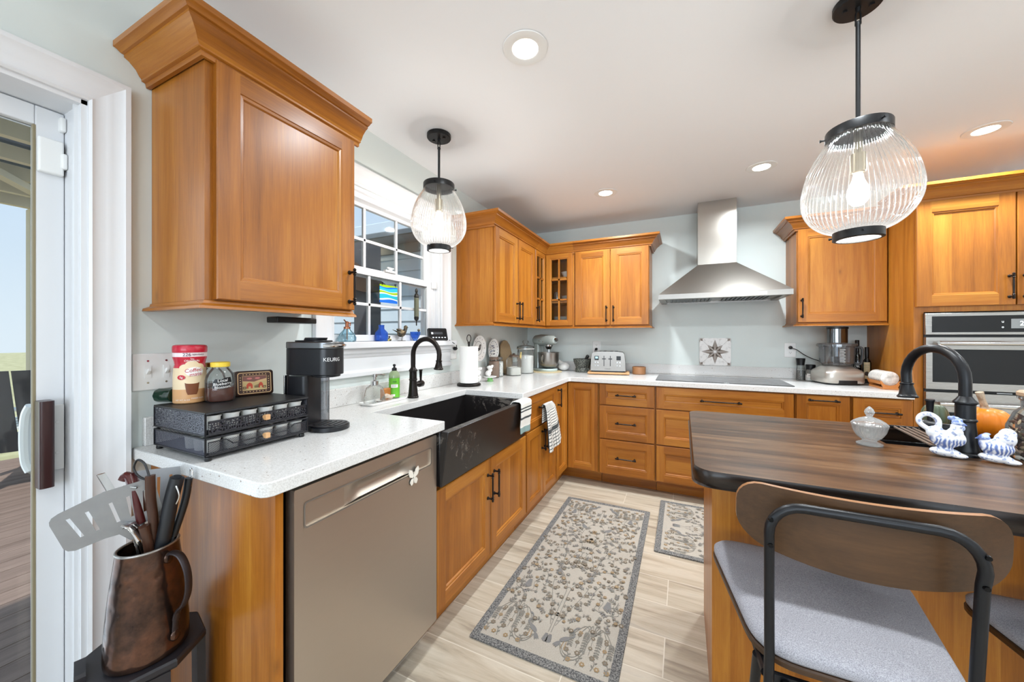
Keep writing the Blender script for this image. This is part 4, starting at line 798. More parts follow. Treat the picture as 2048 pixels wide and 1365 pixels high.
def plugcord(T, b, pts, label, nm='power_plug'):
    t = thing(nm, label, 'plug', T(0, b, 0.009)); m = M(); m.tube([T(0, b, .0092), T(0, b, .014), T(0, b-.002, .03), T(0.004, b-.006, .036)], [.012, .0145, .013, .006], 14); m.build('plug_body', BLACKP, t)
    m = M(); m.tube(cat([T(0.0, b-.004, .032)]+[Vector(p) for p in pts], 6), 0.0032, 8); m.build('cord', BLACKP, t)
plugcord(TWB(2.364, 1.151), 0.022, [(2.40, 3.68, 1.155), (2.45, 3.68, 1.115), (2.50, 3.67, 1.085), (2.55, 3.64, 1.065), (2.575, 3.60, 1.05)], 'black plug and cord from the outlet to the food processor')
plugcord(TWB(0.764, 1.158), -0.02, [(0.755, 3.685, 1.125), (0.745, 3.69, 1.09), (0.75, 3.66, 1.0), (0.79, 3.665, 0.955)], 'black plug and cord hanging behind the toaster')
plugcord(TWL(2.278, 1.155), 0.02, [(0.045, 2.255, 1.21), (0.06, 2.20, 1.215), (0.05, 2.16, 1.238)], 'black plug and cord running to the small screen on the window sill')
# ---- star tile
m = M(); s_ = 0.123; TS = FR((1.817, YB-0.002, 1.1285), (1, 0, 0), (0, -1, 0)); bx(m, TS, -s_, s_, -s_+0.001, s_-0.001, 0.0, 0.009)
c2 = 0.0094
for k in range(8):
    a = PI/4*k; L = 0.108 if k % 2 == 0 else 0.084; w_ = 0.022 if k % 2 == 0 else 0.019; ca, sa = math.cos(a), math.sin(a); R = lambda u, v: TS(u*ca-v*sa, u*sa+v*ca, c2)
    for sg in (-1, 1): m.flat([R(0.008, sg*0.0012), R(0.038, sg*w_), R(L, sg*0.0006)] , 1)
    if k % 2: m.flat([R(0.08, -.0008), R(0.08, .0008), R(0.16, .0008), R(0.16, -.0008)], 1); m.flat([R(.135, 0), R(.150, .012), R(.168, 0), R(.150, -.012)], 1)
for sx_ in (-1, 1):
    for sy_ in (-1, 1):
        m.flat([TS(sx_*.1225, sy_*.1215, c2), TS(sx_*.08, sy_*.1215, c2), TS(sx_*.1, sy_*.117, c2)], 1); m.flat([TS(sx_*.1225, sy_*.1215, c2), TS(sx_*.1225, sy_*.08, c2), TS(sx_*.118, sy_*.1, c2)], 1)
tag(m.build('star_tile', [two('distressed_white_tile', (206, 202, 198), (232, 229, 226), 40, 0.3, 0.5, 0.35), pm('taupe_print', (134, 120, 108), 0.4)], loc=(1.817, YB-0.005, 1.005), flatsh=True), 'square white tile with a brown eight point star on the wall over the cooktop', 'tile')

# ================================================================ THINGS ON THE LEFT COUNTER
ZC = 0.9148
DIR = lambda x, y: (Vector((1.558-x, -y))).normalized()
def away(x, y, r): d = DIR(x, y); return x-d.x*r, y-d.y*r
def wrap(cx, cy, z, r, ang0):
    """map flat (x, y) onto an upright cylinder whose front faces ang0 (radians)"""
    return lambda x, y: (cx+(r+0.0006)*math.cos(ang0+x/r), cy+(r+0.0006)*math.sin(ang0+x/r), z+y)
def wquad(m, f, pts, mi, n=8):
    """convex outline subdivided so it hugs the cylinder"""
    xs = [p[0] for p in pts]; x0, x1 = min(xs), max(xs)
    def span(x):
        ys = []
        for (ax, ay), (bx_, by_) in zip(pts, pts[1:]+pts[:1]):
            if abs(ax-bx_) < 1e-9:
                if abs(ax-x) < 1e-6: ys += [ay, by_]
            elif min(ax, bx_)-1e-9 <= x <= max(ax, bx_)+1e-9: ys.append(ay+(by_-ay)*(x-ax)/(bx_-ax))
        return min(ys), max(ys)
    prev = None
    for k in range(n+1):
        x = x0+(x1-x0)*k/n; lo, hi = span(x); cur = (f(x, lo), f(x, hi))
        if prev: m.add([prev[0], cur[0], cur[1], prev[1]], [(0, 1, 2, 3)], mi)
        prev = cur
ell = lambda cx, cy, rx, ry, n=20: [(cx+rx*math.cos(2*PI*i/n), cy+ry*math.sin(2*PI*i/n)) for i in range(n)]
# ---- pod drawers
OX, OXF, OY0, OY1 = 0.078, 0.365, 0.55, 0.852
PERF = {'y': perf('perforated_black_sheet_lit_side', (92, 94, 104), 'xz', 210, .36, .3, True), 'x': perf('perforated_black_sheet_front', (60, 60, 66), 'yz', 150, .34, .35, True)}; MESH = {'y': perf('black_wire_mesh_lit_side', (74, 76, 92), 'xz', 230, .22), 'x': perf('black_wire_mesh_front', (70, 70, 76), 'yz', 200, .2)}; OBLK = pm('black_powder_coat', (30, 30, 34), 0.35, 0.5)  # side sheets carry a bluish highlight in their base colour
def organizer(z0, z1, label, top, sheet, fh, feet):
    t = thing('pod_drawer', label, 'organizer', (0.22, 0.70, z0)); zf = z0+(0.010 if feet else 0.0); r = 0.0028
    m = M()
    for y in (OY0, OY1):
        m.tube([(OX, y, zf+.004), (OX, y, z1-.004), (OXF, y, z1-.004), (OXF, y, zf+.004)], r, 8, closed=True)
    for z in (zf+.004, z1-.004):
        for x in (OX, OXF): m.cyl((x, OY0, z), (x, OY1, z), r, seg=8)
    m.build('frame', OBLK, t)
    if top: m = M(); m.box(OX-.001, OXF+.002, OY0-.002, OY1+.002, z1-.0035, z1); m.build('top_plate', pm('black_top_sheet', (38, 37, 37), 0.42, 0.2), t)
    for y in (OY0, OY1): m = M(); m.box(OX+.003, OXF-.003, y-.0008, y+.0008, zf+.006, z1-.006); m.build('side_panel', sheet['y'], t)
    m = M(); m.box(OX-.0008, OX+.0008, OY0+.003, OY1-.003, zf+.006, z1-.006); m.build('back_panel', sheet['x'], t)
    m = M(); m.box(OX+.004, OXF-.004, OY0+.004, OY1-.004, zf+.0045, zf+.006); m.build('bottom_plate', OBLK, t)
    m = M(); za, zb = zf+.008, zf+.008+fh; m.box(OXF-.001, OXF+.001, OY0+.006, OY1-.006, za, zb); d = m.build('drawer_front', sheet['x'], t)
    m = M(); pts = [(OXF+.001, OY0+.006, za), (OXF+.001, OY0+.006, zb)]
    if sheet is MESH: pts += [(OXF+.001, OY0+.05, zb), (OXF+.001, OY0+.058, zb-.008), (OXF+.001, OY0+.068, zb-.016), (OXF+.001, OY1-.07, zb-.016), (OXF+.001, OY1-.058, zb-.006), (OXF+.001, OY1-.05, zb)]
    pts += [(OXF+.001, OY1-.006, zb), (OXF+.001, OY1-.006, za)]; m.tube(pts, .0018, 6, closed=True); m.build('drawer_rim', OBLK, d)
    m = M(); yk = 0.705; zk = zf+.028; m.cyl((OXF+.001, yk, zk), (OXF+.008, yk, zk), .006, seg=12); m.box(OXF+.008, OXF+.022, yk-.007, yk+.007, zk-.008, zk+.008); m.build('knob', WLT, d, bev=.001)
    if feet:
        m = M()
        for x in (OX+.01, OXF-.004):
            for y in (OY0+.008, OY1-.02): m.lathe([(.008, 0), (.009, .004), (.008, .0105)], (x, y, z0), 12)
        m.build('feet', BLACKP, t)
    return t
organizer(ZC, 0.980, 'lower black wire mesh coffee pod drawer on the counter', False, MESH, 0.033, True)
organizer(0.9815, 1.05, 'upper black perforated coffee pod drawer stacked on the wire mesh one', True, PERF, 0.034, False)
POD = pm('white_pod_cup', (226, 226, 222), 0.4); LIDF = pm('pod_foil_lid', (214, 214, 210), 0.35, 0.3)
def mkpod(loc, label, group):
    t = thing('coffee_pod', label, 'coffee pod', loc, group); m = M(); m.lathe([(0, 0), (.0165, 0), (.018, .002), (.0205, .036), (.0225, .036), (.0228, .039)], loc, 20, False, True); m.build('cup', POD, t); m = M(); m.lathe([(0, .0392), (.0222, .0392), (.0222, .0402), (0, .0406)], loc, 20, False, False); m.build('foil_lid', LIDF, t); return t
zl, zu = ZC+.017, 0.9885
lowlab = ['first', 'second', 'third', 'fourth', 'fifth', 'sixth']
p0 = mkpod((0.335, 0.578, zl), 'white coffee pod in the lower mesh drawer front row, first from the end panel', 'pods in the wire mesh drawer')
for k in range(1, 6): dup(p0, (0.335, 0.578+0.0495*k, zl), 'white coffee pod in the lower mesh drawer front row, %s from the end panel' % lowlab[k])
dup(p0, (0.287, 0.578, zl), 'white coffee pod behind the lower drawer mesh side, next to its front corner'); dup(p0, (0.239, 0.578, zl), 'white coffee pod behind the lower drawer mesh side, second from its front corner')
for k in range(6): dup(p0, (0.333, 0.580+0.049*k, zu+.008), 'shaded coffee pod in the upper perforated drawer front row, %s from the end panel' % lowlab[k], 'pods in the perforated drawer')
# ---- creamer canister
cx, cy, r = 0.118, 0.622, 0.042; a0 = math.atan2(-cy, 1.558-cx)+0.12
t = thing('creamer_canister', 'red topped coffee creamer canister on the pod drawers', 'canister', (cx, cy, 1.0505))
RED = pm('glossy_red_plastic', (196, 30, 56), 0.3, coat=0.3); TAN = two('cream_to_caramel_print', (196, 118, 58), (226, 190, 138), 1.0, 0.2, 0.8, 0.4); CRM = pm('cream_print', (236, 214, 178), 0.4); WBAND = pm('white_print_band', (240, 224, 226), 0.4); ORB = pm('caramel_print', (188, 104, 48), 0.4); CUPB = pm('coffee_cup_print', (120, 66, 34), 0.4); REDT = pm('red_lettering', (190, 24, 48), 0.4); DKT = pm('dark_lettering', (70, 30, 60), 0.4); WT = pm('white_lettering', (245, 243, 240), 0.4)
m = M(); c = (cx, cy, 1.0505)
m.lathe([(0, 0), (r-.003, 0), (r, .003), (r, .045)], c, 36, False, False, 3); m.lathe([(r, .045), (r-.0005, .09), (r-.002, .112)], c, 36, False, False, 2); m.lathe([(r-.002, .112), (r-.0045, .122), (r-.003, .132), (r, .142), (r+.0005, .147)], c, 36, False, False, 0); m.lathe([(r+.0005, .147), (r+.0005, .160)], c, 36, False, False, 1)
for px, py, rx, ry in ((-.017, .108, .017, .016), (0, .115, .02, .02), (.018, .108, .017, .018), (0, .1, .038, .015)):
    wquad(m, wrap(cx, cy, 1.0505, r, a0), ell(px, py, rx, ry), 2, 10)
wquad(m, wrap(cx, cy, 1.0505, r+.0004, a0), ell(.006, .1, .024, .0145), 4, 10)
f = wrap(cx, cy, 1.0505, r+.001, a0)
m.text('226', 0.014, lambda x, y: f(-.013+x, .1535+y), 5); m.text('SERVINGS', 0.0075, lambda x, y: f(.016+x, .1535+y), 5); m.text('The', .006, lambda x, y: f(x, .1405+y), 6); m.text('ORIGINAL', .0085, lambda x, y: f(x, .1345+y), 6)
m.text('Coffee', 0.0165, lambda x, y: f(.003+x, .1045+y+.12*x), 7, sx=.95); m.text('mate', 0.0165, lambda x, y: f(.009+x, .092+y+.12*x), 7, sx=.95)
wquad(m, wrap(cx, cy, 1.0505, r+.0006, a0), ell(-.027, .083, .011, .0075), 7, 8); m.text('0g', .009, lambda x, y: f(-.027+x, .083+y), 6)
wquad(m, wrap(cx, cy, 1.0505, r+.0003, a0), [(-.018, .066), (.018, .066), (.013, .028), (-.013, .028)], 8, 10)
wquad(m, wrap(cx, cy, 1.0505, r+.0005, a0), ell(0, .066, .018, .0035), 2, 8)
m.text('NET WT 16 OZ', .0055, lambda x, y: f(-.024+x, .012+y), 6); m.text('MAKES CUPS', .0055, lambda x, y: f(.014+x, .016+y), 6)
m.build('body', [RED, WBAND, CRM, TAN, WT, DKT, WT, REDT, CUPB], t)
m = M(); m.lathe([(r+.0005, .1605), (r+.0015, .164), (r+.0015, .178), (r-.001, .183), (r-.008, .185), (0, .185)], c, 36, False, False); m.build('lid', RED, t)
# ---- honey jars
def jar(loc, label, lid, fill, h=.128, r=.04, text=None):
    t = thing('honey_jar', label, 'jar', loc); m = M(); fl = lambda u, q: 0.0012*abs(math.sin(PI*9*u))
    m.lathe([(0, 0), (r-.006, 0), (r-.001, .006), (r, .02), (r, h*.55), (r-.004, h*.68), (r-.014, h*.80), (r-.018, h*.84), (r-.018, h*.90)], loc, 36, False, False); g = m.build('glass', GLASS, t)
    m = M(); m.lathe([(0, .002), (r-.0075, .002), (r-.0035, .008), (r-.0025, .02), (r-.0025, h*fill), (0, h*fill)], loc, 30, False, False); m.build('honey', pm('dark_amber_honey', (84, 34, 14), 0.08) if 'dark_amber_honey' not in bpy.data.materials else bpy.data.materials['dark_amber_honey'], t)
    m = M(); q = r-.015; m.lathe([(0, h*.875), (q, h*.875), (q+.001, h*.885), (q+.001, h*.985), (q-.002, h), (0, h)], loc, 36, False, False); m.build('lid', lid, t)
    if text:
        a = math.atan2(-loc[1], 1.558-loc[0])+.15; m = M(); f = wrap(loc[0], loc[1], loc[2], r+.0006, a)
        wquad(m, f, [(-.025, .045), (-.027, .06), (-.02, .076), (-.004, .073), (.008, .079), (.024, .08), (.026, .06), (.024, .047), (0, .043)], 0, 12)
        f2 = wrap(loc[0], loc[1], loc[2], r+.0014, a)
        for s_, z in text: m.text(s_, .0125, lambda x, y: f2(x, z+y+.08*x), 1)
        m.build('label', [BLACKP, WT], t)
jar((0.185, 0.674, 1.0505), 'honey jar with a yellow lid and a black chalk label', pm('yellow_plastic_lid', (240, 208, 70), 0.4), .36, text=[('Local', .07), ('Blueberry', .0595), ('Blossom', .049)])
jar((0.092, 0.697, 1.0505), 'jar with a brass coloured lid half hidden behind the honey jar', pm('brass_lid', (140, 112, 60), 0.3, 0.9), .45, h=.122, r=.036)
# ---- tin with a farm picture
t = thing('picture_tin', 'dark brown tin box with a red barn farm picture on its front', 'tin', (0.16, 0.80, 1.0505))
Rt = rotz(0.166, 0.792, 74); tl = math.radians(6)
TT_ = lambda a, b, c=0: Rt(a, 0, 0)*0+Vector(Rt(a, -c*math.cos(tl)+b*math.sin(tl)+0.0, 0))+Vector((0, 0, 1.0515+b*math.cos(tl)+c*math.sin(tl)))
m = M(); q = rrect(-.058, .058, 0, .088, .009, 4); q2 = rrect(-.055, .055, .003, .085, .009, 4)
m.loft([[TT_(a, b, -.045) for a, b in q2], [TT_(a, b, -.042) for a, b in q], [TT_(a, b, -.002) for a, b in q], [TT_(a, b, 0) for a, b in q2]]); m.build('box', pm('dark_brown_tin', (52, 32, 24), 0.35, 0.3), t)
m = M(); L = lambda pts, c, mi: m.flat([TT_(a, b, c) for a, b in pts], mi)
L(rrect(-.051, .051, .006, .082, .008, 4), .0006, 0); L(rrect(-.0485, .0485, .0085, .0795, .006, 4), .0009, 1); L([(-.037, .018), (.037, .018), (.037, .07), (-.037, .07)], .0012, 0); L([(-.036, .019), (.036, .019), (.036, .05), (.01, .046), (-.036, .05)], .0015, 2); L([(-.036, .052), (-.002, .048), (.012, .053), (.036, .058), (.036, .069), (-.036, .069)], .0015, 3)
for x in (-.016, .008): L(ell(x, .06, .008, .0035, 14), .0018, 4)
for x, s_ in ((-.016, 1.15), (.018, .85)): L([(x-.008*s_, .025), (x+.008*s_, .025), (x+.008*s_, .037), (x+.005*s_, .043), (x, .046), (x-.005*s_, .043), (x-.008*s_, .037)], .0018, 5); L([(x-.003*s_, .025), (x+.003*s_, .025), (x+.003*s_, .032), (x-.003*s_, .032)], .0021, 2)
for x in (-.031, .029): L([(x-.005, .024), (x+.005, .024), (x+.005, .032), (x-.005, .032)], .0018, 1); L([(x-.003, .026), (x-.0005, .026), (x-.0005, .030), (x-.003, .030)], .0021, 2); L([(x+.0005, .026), (x+.003, .026), (x+.003, .030), (x+.0005, .030)], .0021, 2)
for k in range(8):
    L(ell(-.034+.0097*k, .0745, .002, .0016, 8), .0012, 0); L(ell(-.034+.0097*k, .0135, .002, .0016, 8), .0012, 0)
for k in range(6):
    for x in (-.0425, .0425): L(ell(x, .022+.0085*k, .002, .0016, 8), .0012, 0)
for k in range(9): L([(-.002+.0015*k, .026), (-.001+.0015*k, .026), (-.001+.002*k, .034+.0008*k), (-.0018+.002*k, .034+.0008*k)], .0018, 1)
m.build('picture', [pm('tin_cream', (222, 182, 130), .4), pm('tin_dark_brown', (66, 36, 24), .4), pm('tin_field', (206, 180, 124), .4), pm('tin_mauve', (128, 82, 72), .4), pm('tin_pink', (206, 122, 116), .4), pm('tin_barn_red', (200, 76, 48), .4)], t, flatsh=True)
# ---- green glass block behind the creamer
m = M(); T0 = rotz(0.05, 0.588, 20); m.T = lambda x, y, z: T0(x, y, z)
m.loft([[(x, y*0.9, 1.0508+z) for y, z in circ(0, .021, .0225, 8)] for x in (-.028, .028)]); m.T = None
tag(m.build('faceted_green_block', clear('dark_green_glass', (30, 120, 92), .4, .35, 1.45, (12, 96, 72)), loc=(0.05, 0.588, 1.0508), flatsh=True, bev=.004), 'dark green faceted glass block behind the creamer', 'ornament')
# ---- coffee maker
t = thing('coffee_maker', 'black single serve coffee maker with a silver band and clear tank', 'coffee maker', (0.30, 0.90, ZC)); nx, ny = .95, .312; TCx, TCy = 0.352, 0.952
TC = lambda a, b, z=0: Vector((TCx+nx*a-ny*b, TCy+ny*a+nx*b, ZC+z))   # a forward, b to its left
CMB = pm('black_coffee_maker_plastic', (24, 25, 29), 0.3); CMS = pm('silver_band_plastic', (120, 122, 124), 0.3, 0.9)
m = M(); m.T = TC; m.prism(circ(0, 0, .068, 40), 0, .016); m.prism(circ(0, 0, .064, 40), .016, .019); m.prism([(-.15, -.048), (-.02, -.055), (-.02, .058), (-.15, .05)], 0, .02); m.build('base', CMB, t, bev=.003)
m = M(); m.T = TC
for k in range(5): m.prism([(-.045+.0205*k, -.035), (-.035+.0205*k, -.035), (-.035+.0205*k, .035), (-.045+.0205*k, .035)], .0192, .0215)
m.prism([p for p in circ(0, 0, .06, 32)], .019, .0195); m.build('drip_grate', pm('dark_grate', (40, 40, 42), .4), t)
m = M(); m.T = TC; m.prism(rrect(-.15, -.062, -.048, .05, .018), .02, .2); m.build('column', CMB, t)
hd_ = rrect(-.158, .04, -.057, .057, .045, 10); m = M(); m.T = TC; m.prism(hd_, .205, .302); m.prism(rrect(-.06, .032, -.045, .045, .04, 8), .196, .205); m.build('head', CMB, t, bev=.002)
m = M(); m.T = TC; m.prism(rrect(-.159, .041, -.058, .058, .046, 10), .302, .327); b_ = m.build('silver_band', CMS, t, bev=.003)
m = M(); m.T = TC; m.tube(cat([(.01, -.056, .313), (.035, -.04, .313), (.045, 0, .313), (.035, .04, .313), (.01, .056, .313)], 5), [.006]*21, 8); m.build('lift_handle', CHROME, b_)
m = M(); m.T = TC; m.prism(rrect(-.13, .0, -.045, .045, .04, 8), .327, .333); m.loft([[(a, b, .333) for a, b in rrect(-.10, -.02, -.03, .03, .028, 6)], [(a, b, .343) for a, b in rrect(-.095, -.015, -.03, .03, .028, 6)]]); m.build('lid', CMB, t, bev=.002)
m = M(); m.T = TC; m.prism(rrect(-.13, -.055, .052, .088, .012), .01, .19); m.build('water_tank', SMOKEG, t)
m = M(); m.T = TC; m.prism(rrect(-.1555, -.1505, -.045, -.02, .0015), .12, .203); m.build('silver_strip', CHROME, t)
m = M()
def f(x, y):
    x -= .024
    if x > 0: return TC(.0405, -.012+x, .262+y)
    ph = x/.0455; return TC(-.005+.0458*math.cos(ph), -.012+.0458*math.sin(ph), .262+y)
m.text('KEURIG', .019, lambda x, y: f(x, y), 0); m.build('lettering', pm('silver_lettering', (225, 225, 225), .4), t, flatsh=True)
# ================================================================ SINK AREA
m = M(); TRx, TRy = 0.118, 1.465
m.loft([[(x, y, ZC+z) for x, y in rrect(TRx-.05+i, TRx+.05-i, TRy-.135+i, TRy+.135-i, .018, 4)] for i, z in ((.006, 0), (0, .010), (0, .013), (.004, .013), (.008, .005))]); tag(m.build('soap_tray', CERAM, loc=(TRx, TRy, ZC)), 'long white ceramic tray holding the soap bottles by the sink', 'tray')
zt = ZC+.0055
t = thing('soap_dispenser', 'clear glass soap dispenser with a steel pump on the white tray', 'soap dispenser', (0.112, 1.405, zt)); c = (0.112, 1.405, zt)
m = M(); m.loft([[(c[0]+x, c[1]+y, zt+z) for x, y in rrect(-a, a, -a, a, a*.35, 4)] for a, z in ((.038, 0), (.042, .006), (.038, .05), (.032, .078), (.022, .088), (.017, .092))], True, False); m.build('bottle', GLASS, t)
m = M(); m.lathe([(0, .091), (.020, .091), (.020, .112), (.012, .114), (.008, .118), (.008, .132), (.013, .133), (.013, .148), (0, .149)], c, 24, False, False); m.tube(cat([(c[0], c[1], zt+.142), (c[0]+.012, c[1]+.025, zt+.145), (c[0]+.022, c[1]+.05, zt+.138)], 4), .0038, 10); m.build('pump', CHROME, t)
m = M(); m.lathe([(0, .002), (.034, .002), (.036, .01), (.034, .03), (0, .03)], c, 4, False, False); 
t = thing('dish_soap_bottle', 'green labelled dish soap bottle with a black cap on the tray', 'bottle', (0.098, 1.562, zt)); c = (0.098, 1.562, zt)
m = M(); m.lathe([(0, 0), (.027, 0), (.029, .003), (.029, .125), (.027, .138), (.016, .150), (.013, .152)], c, 28, False, False); m.build('bottle', clear('pale_green_plastic', (214, 236, 190), .2, .5, 1.4, (222, 236, 206)), t)
a0 = math.atan2(-c[1], 1.558-c[0]); m = M(); m.lathe([(.0295, .006), (.0295, .112)], c, 28, False, False, 0); f = wrap(c[0], c[1], c[2], .0302, a0)
wquad(m, f, [(-.018, .06), (.02, .06), (.02, .078), (-.018, .078)], 1, 8); wquad(m, f, [(-.018, .012), (.004, .012), (.004, .024), (-.018, .024)], 1, 6); f = wrap(c[0], c[1], c[2], .0308, a0); m.text('dish', .014, lambda x, y: f(x+.002, .093+y), 2)
for k in range(3): wquad(m, f, [(-.012, .065+.004*k), (.012, .065+.004*k), (.012, .066+.004*k), (-.012, .066+.004*k)], 2, 4)
m.build('label', [pm('lime_green_label', (106, 186, 52), .45), WT, pm('dark_green_print', (40, 84, 40), .5)], t)
m = M(); m.lathe([(0, .152), (.0135, .152), (.0135, .166), (.006, .17), (.005, .176), (.008, .178), (.008, .186), (0, .19)], c, 20, False, False); m.build('cap', BLACKP, t)
m = M(); m.box(0.075, 0.10, 1.478, 1.535, zt, zt+.06); tag(m.build('scrub_block', WOR, loc=(0.09, 1.505, zt), bev=.004), 'small brown wooden block between the soap bottles', 'block')
m = M()
for k in range(3): m.tube(cat([(0.125+.01*k, 1.44, zt+.012+.008*k), (0.13, 1.47, zt+.02+.006*k), (0.135-.004*k, 1.505+.006*k, zt+.012)], 5), .0075, 8)
tag(m.build('vegetable_brush', pm('beige_rubber', (196, 180, 164), .6), loc=(0.13, 1.47, zt), remesh=.003), 'beige knobby scrubber lying in the tray', 'scrubber')
# ---- paper towels
x0, y0 = away(0.211, 2.164, .06); c = (x0, y0, ZC); t = thing('paper_towel_holder', 'white paper towel roll on a dark metal stand', 'paper towels', c)
m = M(); m.lathe([(0, 0), (.082, 0), (.085, .004), (.085, .012), (.078, .018), (.02, .019), (0.007, .02), (.007, .30), (0, .30)], c, 36, False, False); m.tube([(c[0], c[1], ZC+.30), (c[0], c[1], ZC+.31)], [.012, .008], 12)
m.tube([(c[0]+.018*math.sin(a)*.8*.55, c[1]+.018*math.sin(a)*.8, ZC+.335+.026*math.cos(a)) for a in [2*PI*k/20 for k in range(20)]], .0028, 8, closed=True); m.build('stand', BRONZE, t)
m = M(); m.lathe([(.02, .022), (.064, .022), (.0655, .024), (.0655, .276), (.064, .278), (.02, .278)], c, 40, False, False); m.lathe([(.02, .278), (.02, .022)], c, 20, False, False); m.build('paper_roll', pm('white_paper', (240, 238, 234), .85, bump=.3, bscale=120), t)
# ---- plates on the wall, board
def wplate(y, z, r, label, art):
    T = FR((0.018, y, z), (0, 1, 0), (1, 0, 0)); t = thing('wall_plate', label, 'plate', (0.018, y, z))
    m = M(); R_ = [(0, 0), (r*.5, 0), (r*.62, .004), (r*.95, .014), (r, .017), (r*.99, .019), (r*.93, .017), (r*.62, .008), (r*.55, .005), (0, .005)]
    m.loft([[T(q*math.cos(2*PI*i/44), q*math.sin(2*PI*i/44), cc) for i in range(44)] for q, cc in R_[1:-1]]); m.build('dish', CERAM, t)
    m = M(); art(m, T, r); m.build('painted_pattern', [pm('blue_grey_paint_'+str(round(y)), (88, 104, 140), .3), pm('dark_paint_'+str(round(y)), (70, 66, 66), .3)], t, flatsh=True)
    m = M(); m.tube([T(0, r*.97, -.004), T(0, r*1.03, -.012)], .002, 6); m.build('hanger', CHROME, t)
def ring(m, T, r0, r1, c, mi, n=44): m.add([T(q*math.cos(2*PI*i/n), q*math.sin(2*PI*i/n), c) for q in (r0, r1) for i in range(n)], [(i, (i+1) % n, n+(i+1) % n, n+i) for i in range(n)], mi)
def art1(m, T, r):
    random.seed(5)
    for k in range(13): a = 2*PI*k/13; m.flat([T(r*.8*math.cos(a)+r*.055*math.cos(b), r*.8*math.sin(a)+r*.04*math.sin(b), .0135) for b in [2*PI*i/10 for i in range(10)]], 1)
    ring(m, T, r*.52, r*.55, .0056, 1); m.flat([T(x*r, y*r, .0056) for x, y in ((-.3, -.12), (.0, -.22), (.3, -.1), (.34, .08), (.15, .16), (.1, .02), (-.1, .06))], 1); m.flat([T(x*r, y*r, .0056) for x, y in ((.1, .1), (.34, .12), (.4, .26), (.26, .32), (.12, .24))], 1)
def art2(m, T, r):
    random.seed(9)
    for k in range(18): a = 2*PI*k/18; m.flat([T(r*.8*math.cos(a)+r*.07*math.cos(b), r*.8*math.sin(a)+r*.07*math.sin(b), .0135) for b in [2*PI*i/8 for i in range(8)]], k % 2)
    for k in range(26): x, y = random.uniform(-.42, .42), random.uniform(-.4, .4); m.flat([T(r*x+r*random.uniform(.05, .1)*math.cos(b), r*y+r*.06*math.sin(b), .0056+k*.00002) for b in [2*PI*i/7 for i in range(7)]], k % 2)
wplate(2.615, 1.166, .108, 'white plate with a dark border on the wall right behind the paper towels', art1)
wplate(2.862, 1.145, .10, 'blue and white painted plate on the wall between the first plate and the wooden board', art2)
m = M(); tb = math.radians(8); TBd = lambda a, b, c=0: Vector((0.066-b*math.sin(tb)+c*math.cos(tb), 3.082+a, ZC+.0008+b*math.cos(tb)+c*math.sin(tb)))
o8 = [(-.07, 0), (.07, 0), (.112, .06), (.112, .2), (.09, .27), (.045, .306), (0, .316), (-.045, .306), (-.09, .27), (-.112, .2), (-.112, .06)]; ii = [(a*.86, .158+(b-.158)*.86) for a, b in o8]
m.loft([[TBd(a, b, 0) for a, b in o8], [TBd(a, b, .016) for a, b in o8], [TBd(a, b, .016) for a, b in ii], [TBd(a, b, .012) for a, b in ii]]); tag(m.build('cutting_board', pm('old_tan_wood', (148, 126, 96), .6, var=.2, bscale=30), loc=(0.05, 3.082, ZC), bev=.002), 'tan arched wooden board leaning on the wall behind the jars', 'cutting board')
# ---- jars in the corner
def glassjar(nm, label, c, r, h, prof, fill, fm, lid=None, cat_='jar', square=False, rib=None):
    t = thing(nm, label, cat_, c); m = M()
    m.lathe([(0, 0)]+[(r*a, h*b) for a, b in prof], c, 4*9 if not square else 32, False, False, rib=rib); m.build('glass', GLASS, t)
    m = M(); lim = [(0, .004)]+[(max(.002, r*a-.003), max(.004, h*b)) for a, b in prof if h*b < fill]; last = lim[-1][0]; m.lathe(lim+[(last, fill), (last*.5, fill+.006), (0, fill+.008)], c, 30, False, False, rib=rib); m.build('contents', fm, t); return t
J = [(.92, 0), (1, .05), (1, .68), (.9, .78), (.72, .84), (.72, .88)]
x, y = away(.124, 2.70, .046); t = glassjar('cocoa_jar', 'glass jar full of brown cocoa powder right of the paper towels', (x, y, ZC), .047, .178, J, .138, pm('cocoa_powder', (146, 120, 104), .9, var=.1))
m = M(); m.lathe([(0, .152), (.039, .152), (.04, .154), (.04, .172), (.038, .175), (0, .175)], (x, y, ZC), 32, False, False); m.build('lid', pm('brown_metal_lid', (120, 102, 90), .4, .6), t)
x, y = .095, 2.835; t = glassjar('marshmallow_jar', 'glass jar of small white pieces just behind the cocoa jar', (x, y, ZC), .044, .175, J, .13, two('white_bits', (178, 176, 172), (240, 238, 234), 70, .25, .5, .8, 'Voronoi', bump=.8))
m = M(); m.lathe([(0, .15), (.037, .15), (.037, .17), (0, .173)], (x, y, ZC), 32, False, False); m.build('lid', pm('grey_metal_lid', (130, 128, 124), .35, .8), t)
x, y = .175, 2.985; sq = lambda u, r: r*(min(1.22, 1/max(abs(math.cos(2*PI*u+.6)), abs(math.sin(2*PI*u+.6))))-1)
t = glassjar('sugar_jar', 'ribbed square glass jar with sugar and a glass lid, in front of the flour canister', (x, y, ZC), .056, .165, [(.95, 0), (1, .04), (1, .8), (.9, .93), (.72, 1)], .07, pm('white_sugar', (232, 228, 220), .9), rib=sq)
m = M(); m.lathe([(.042, .163), (.046, .167), (.046, .176), (.03, .184), (.01, .187), (.014, .195), (.0, .2)], (x, y, ZC), 24, False, False); m.build('lid', pm('dark_jar_lid', (110, 96, 84), .35, .4), t)
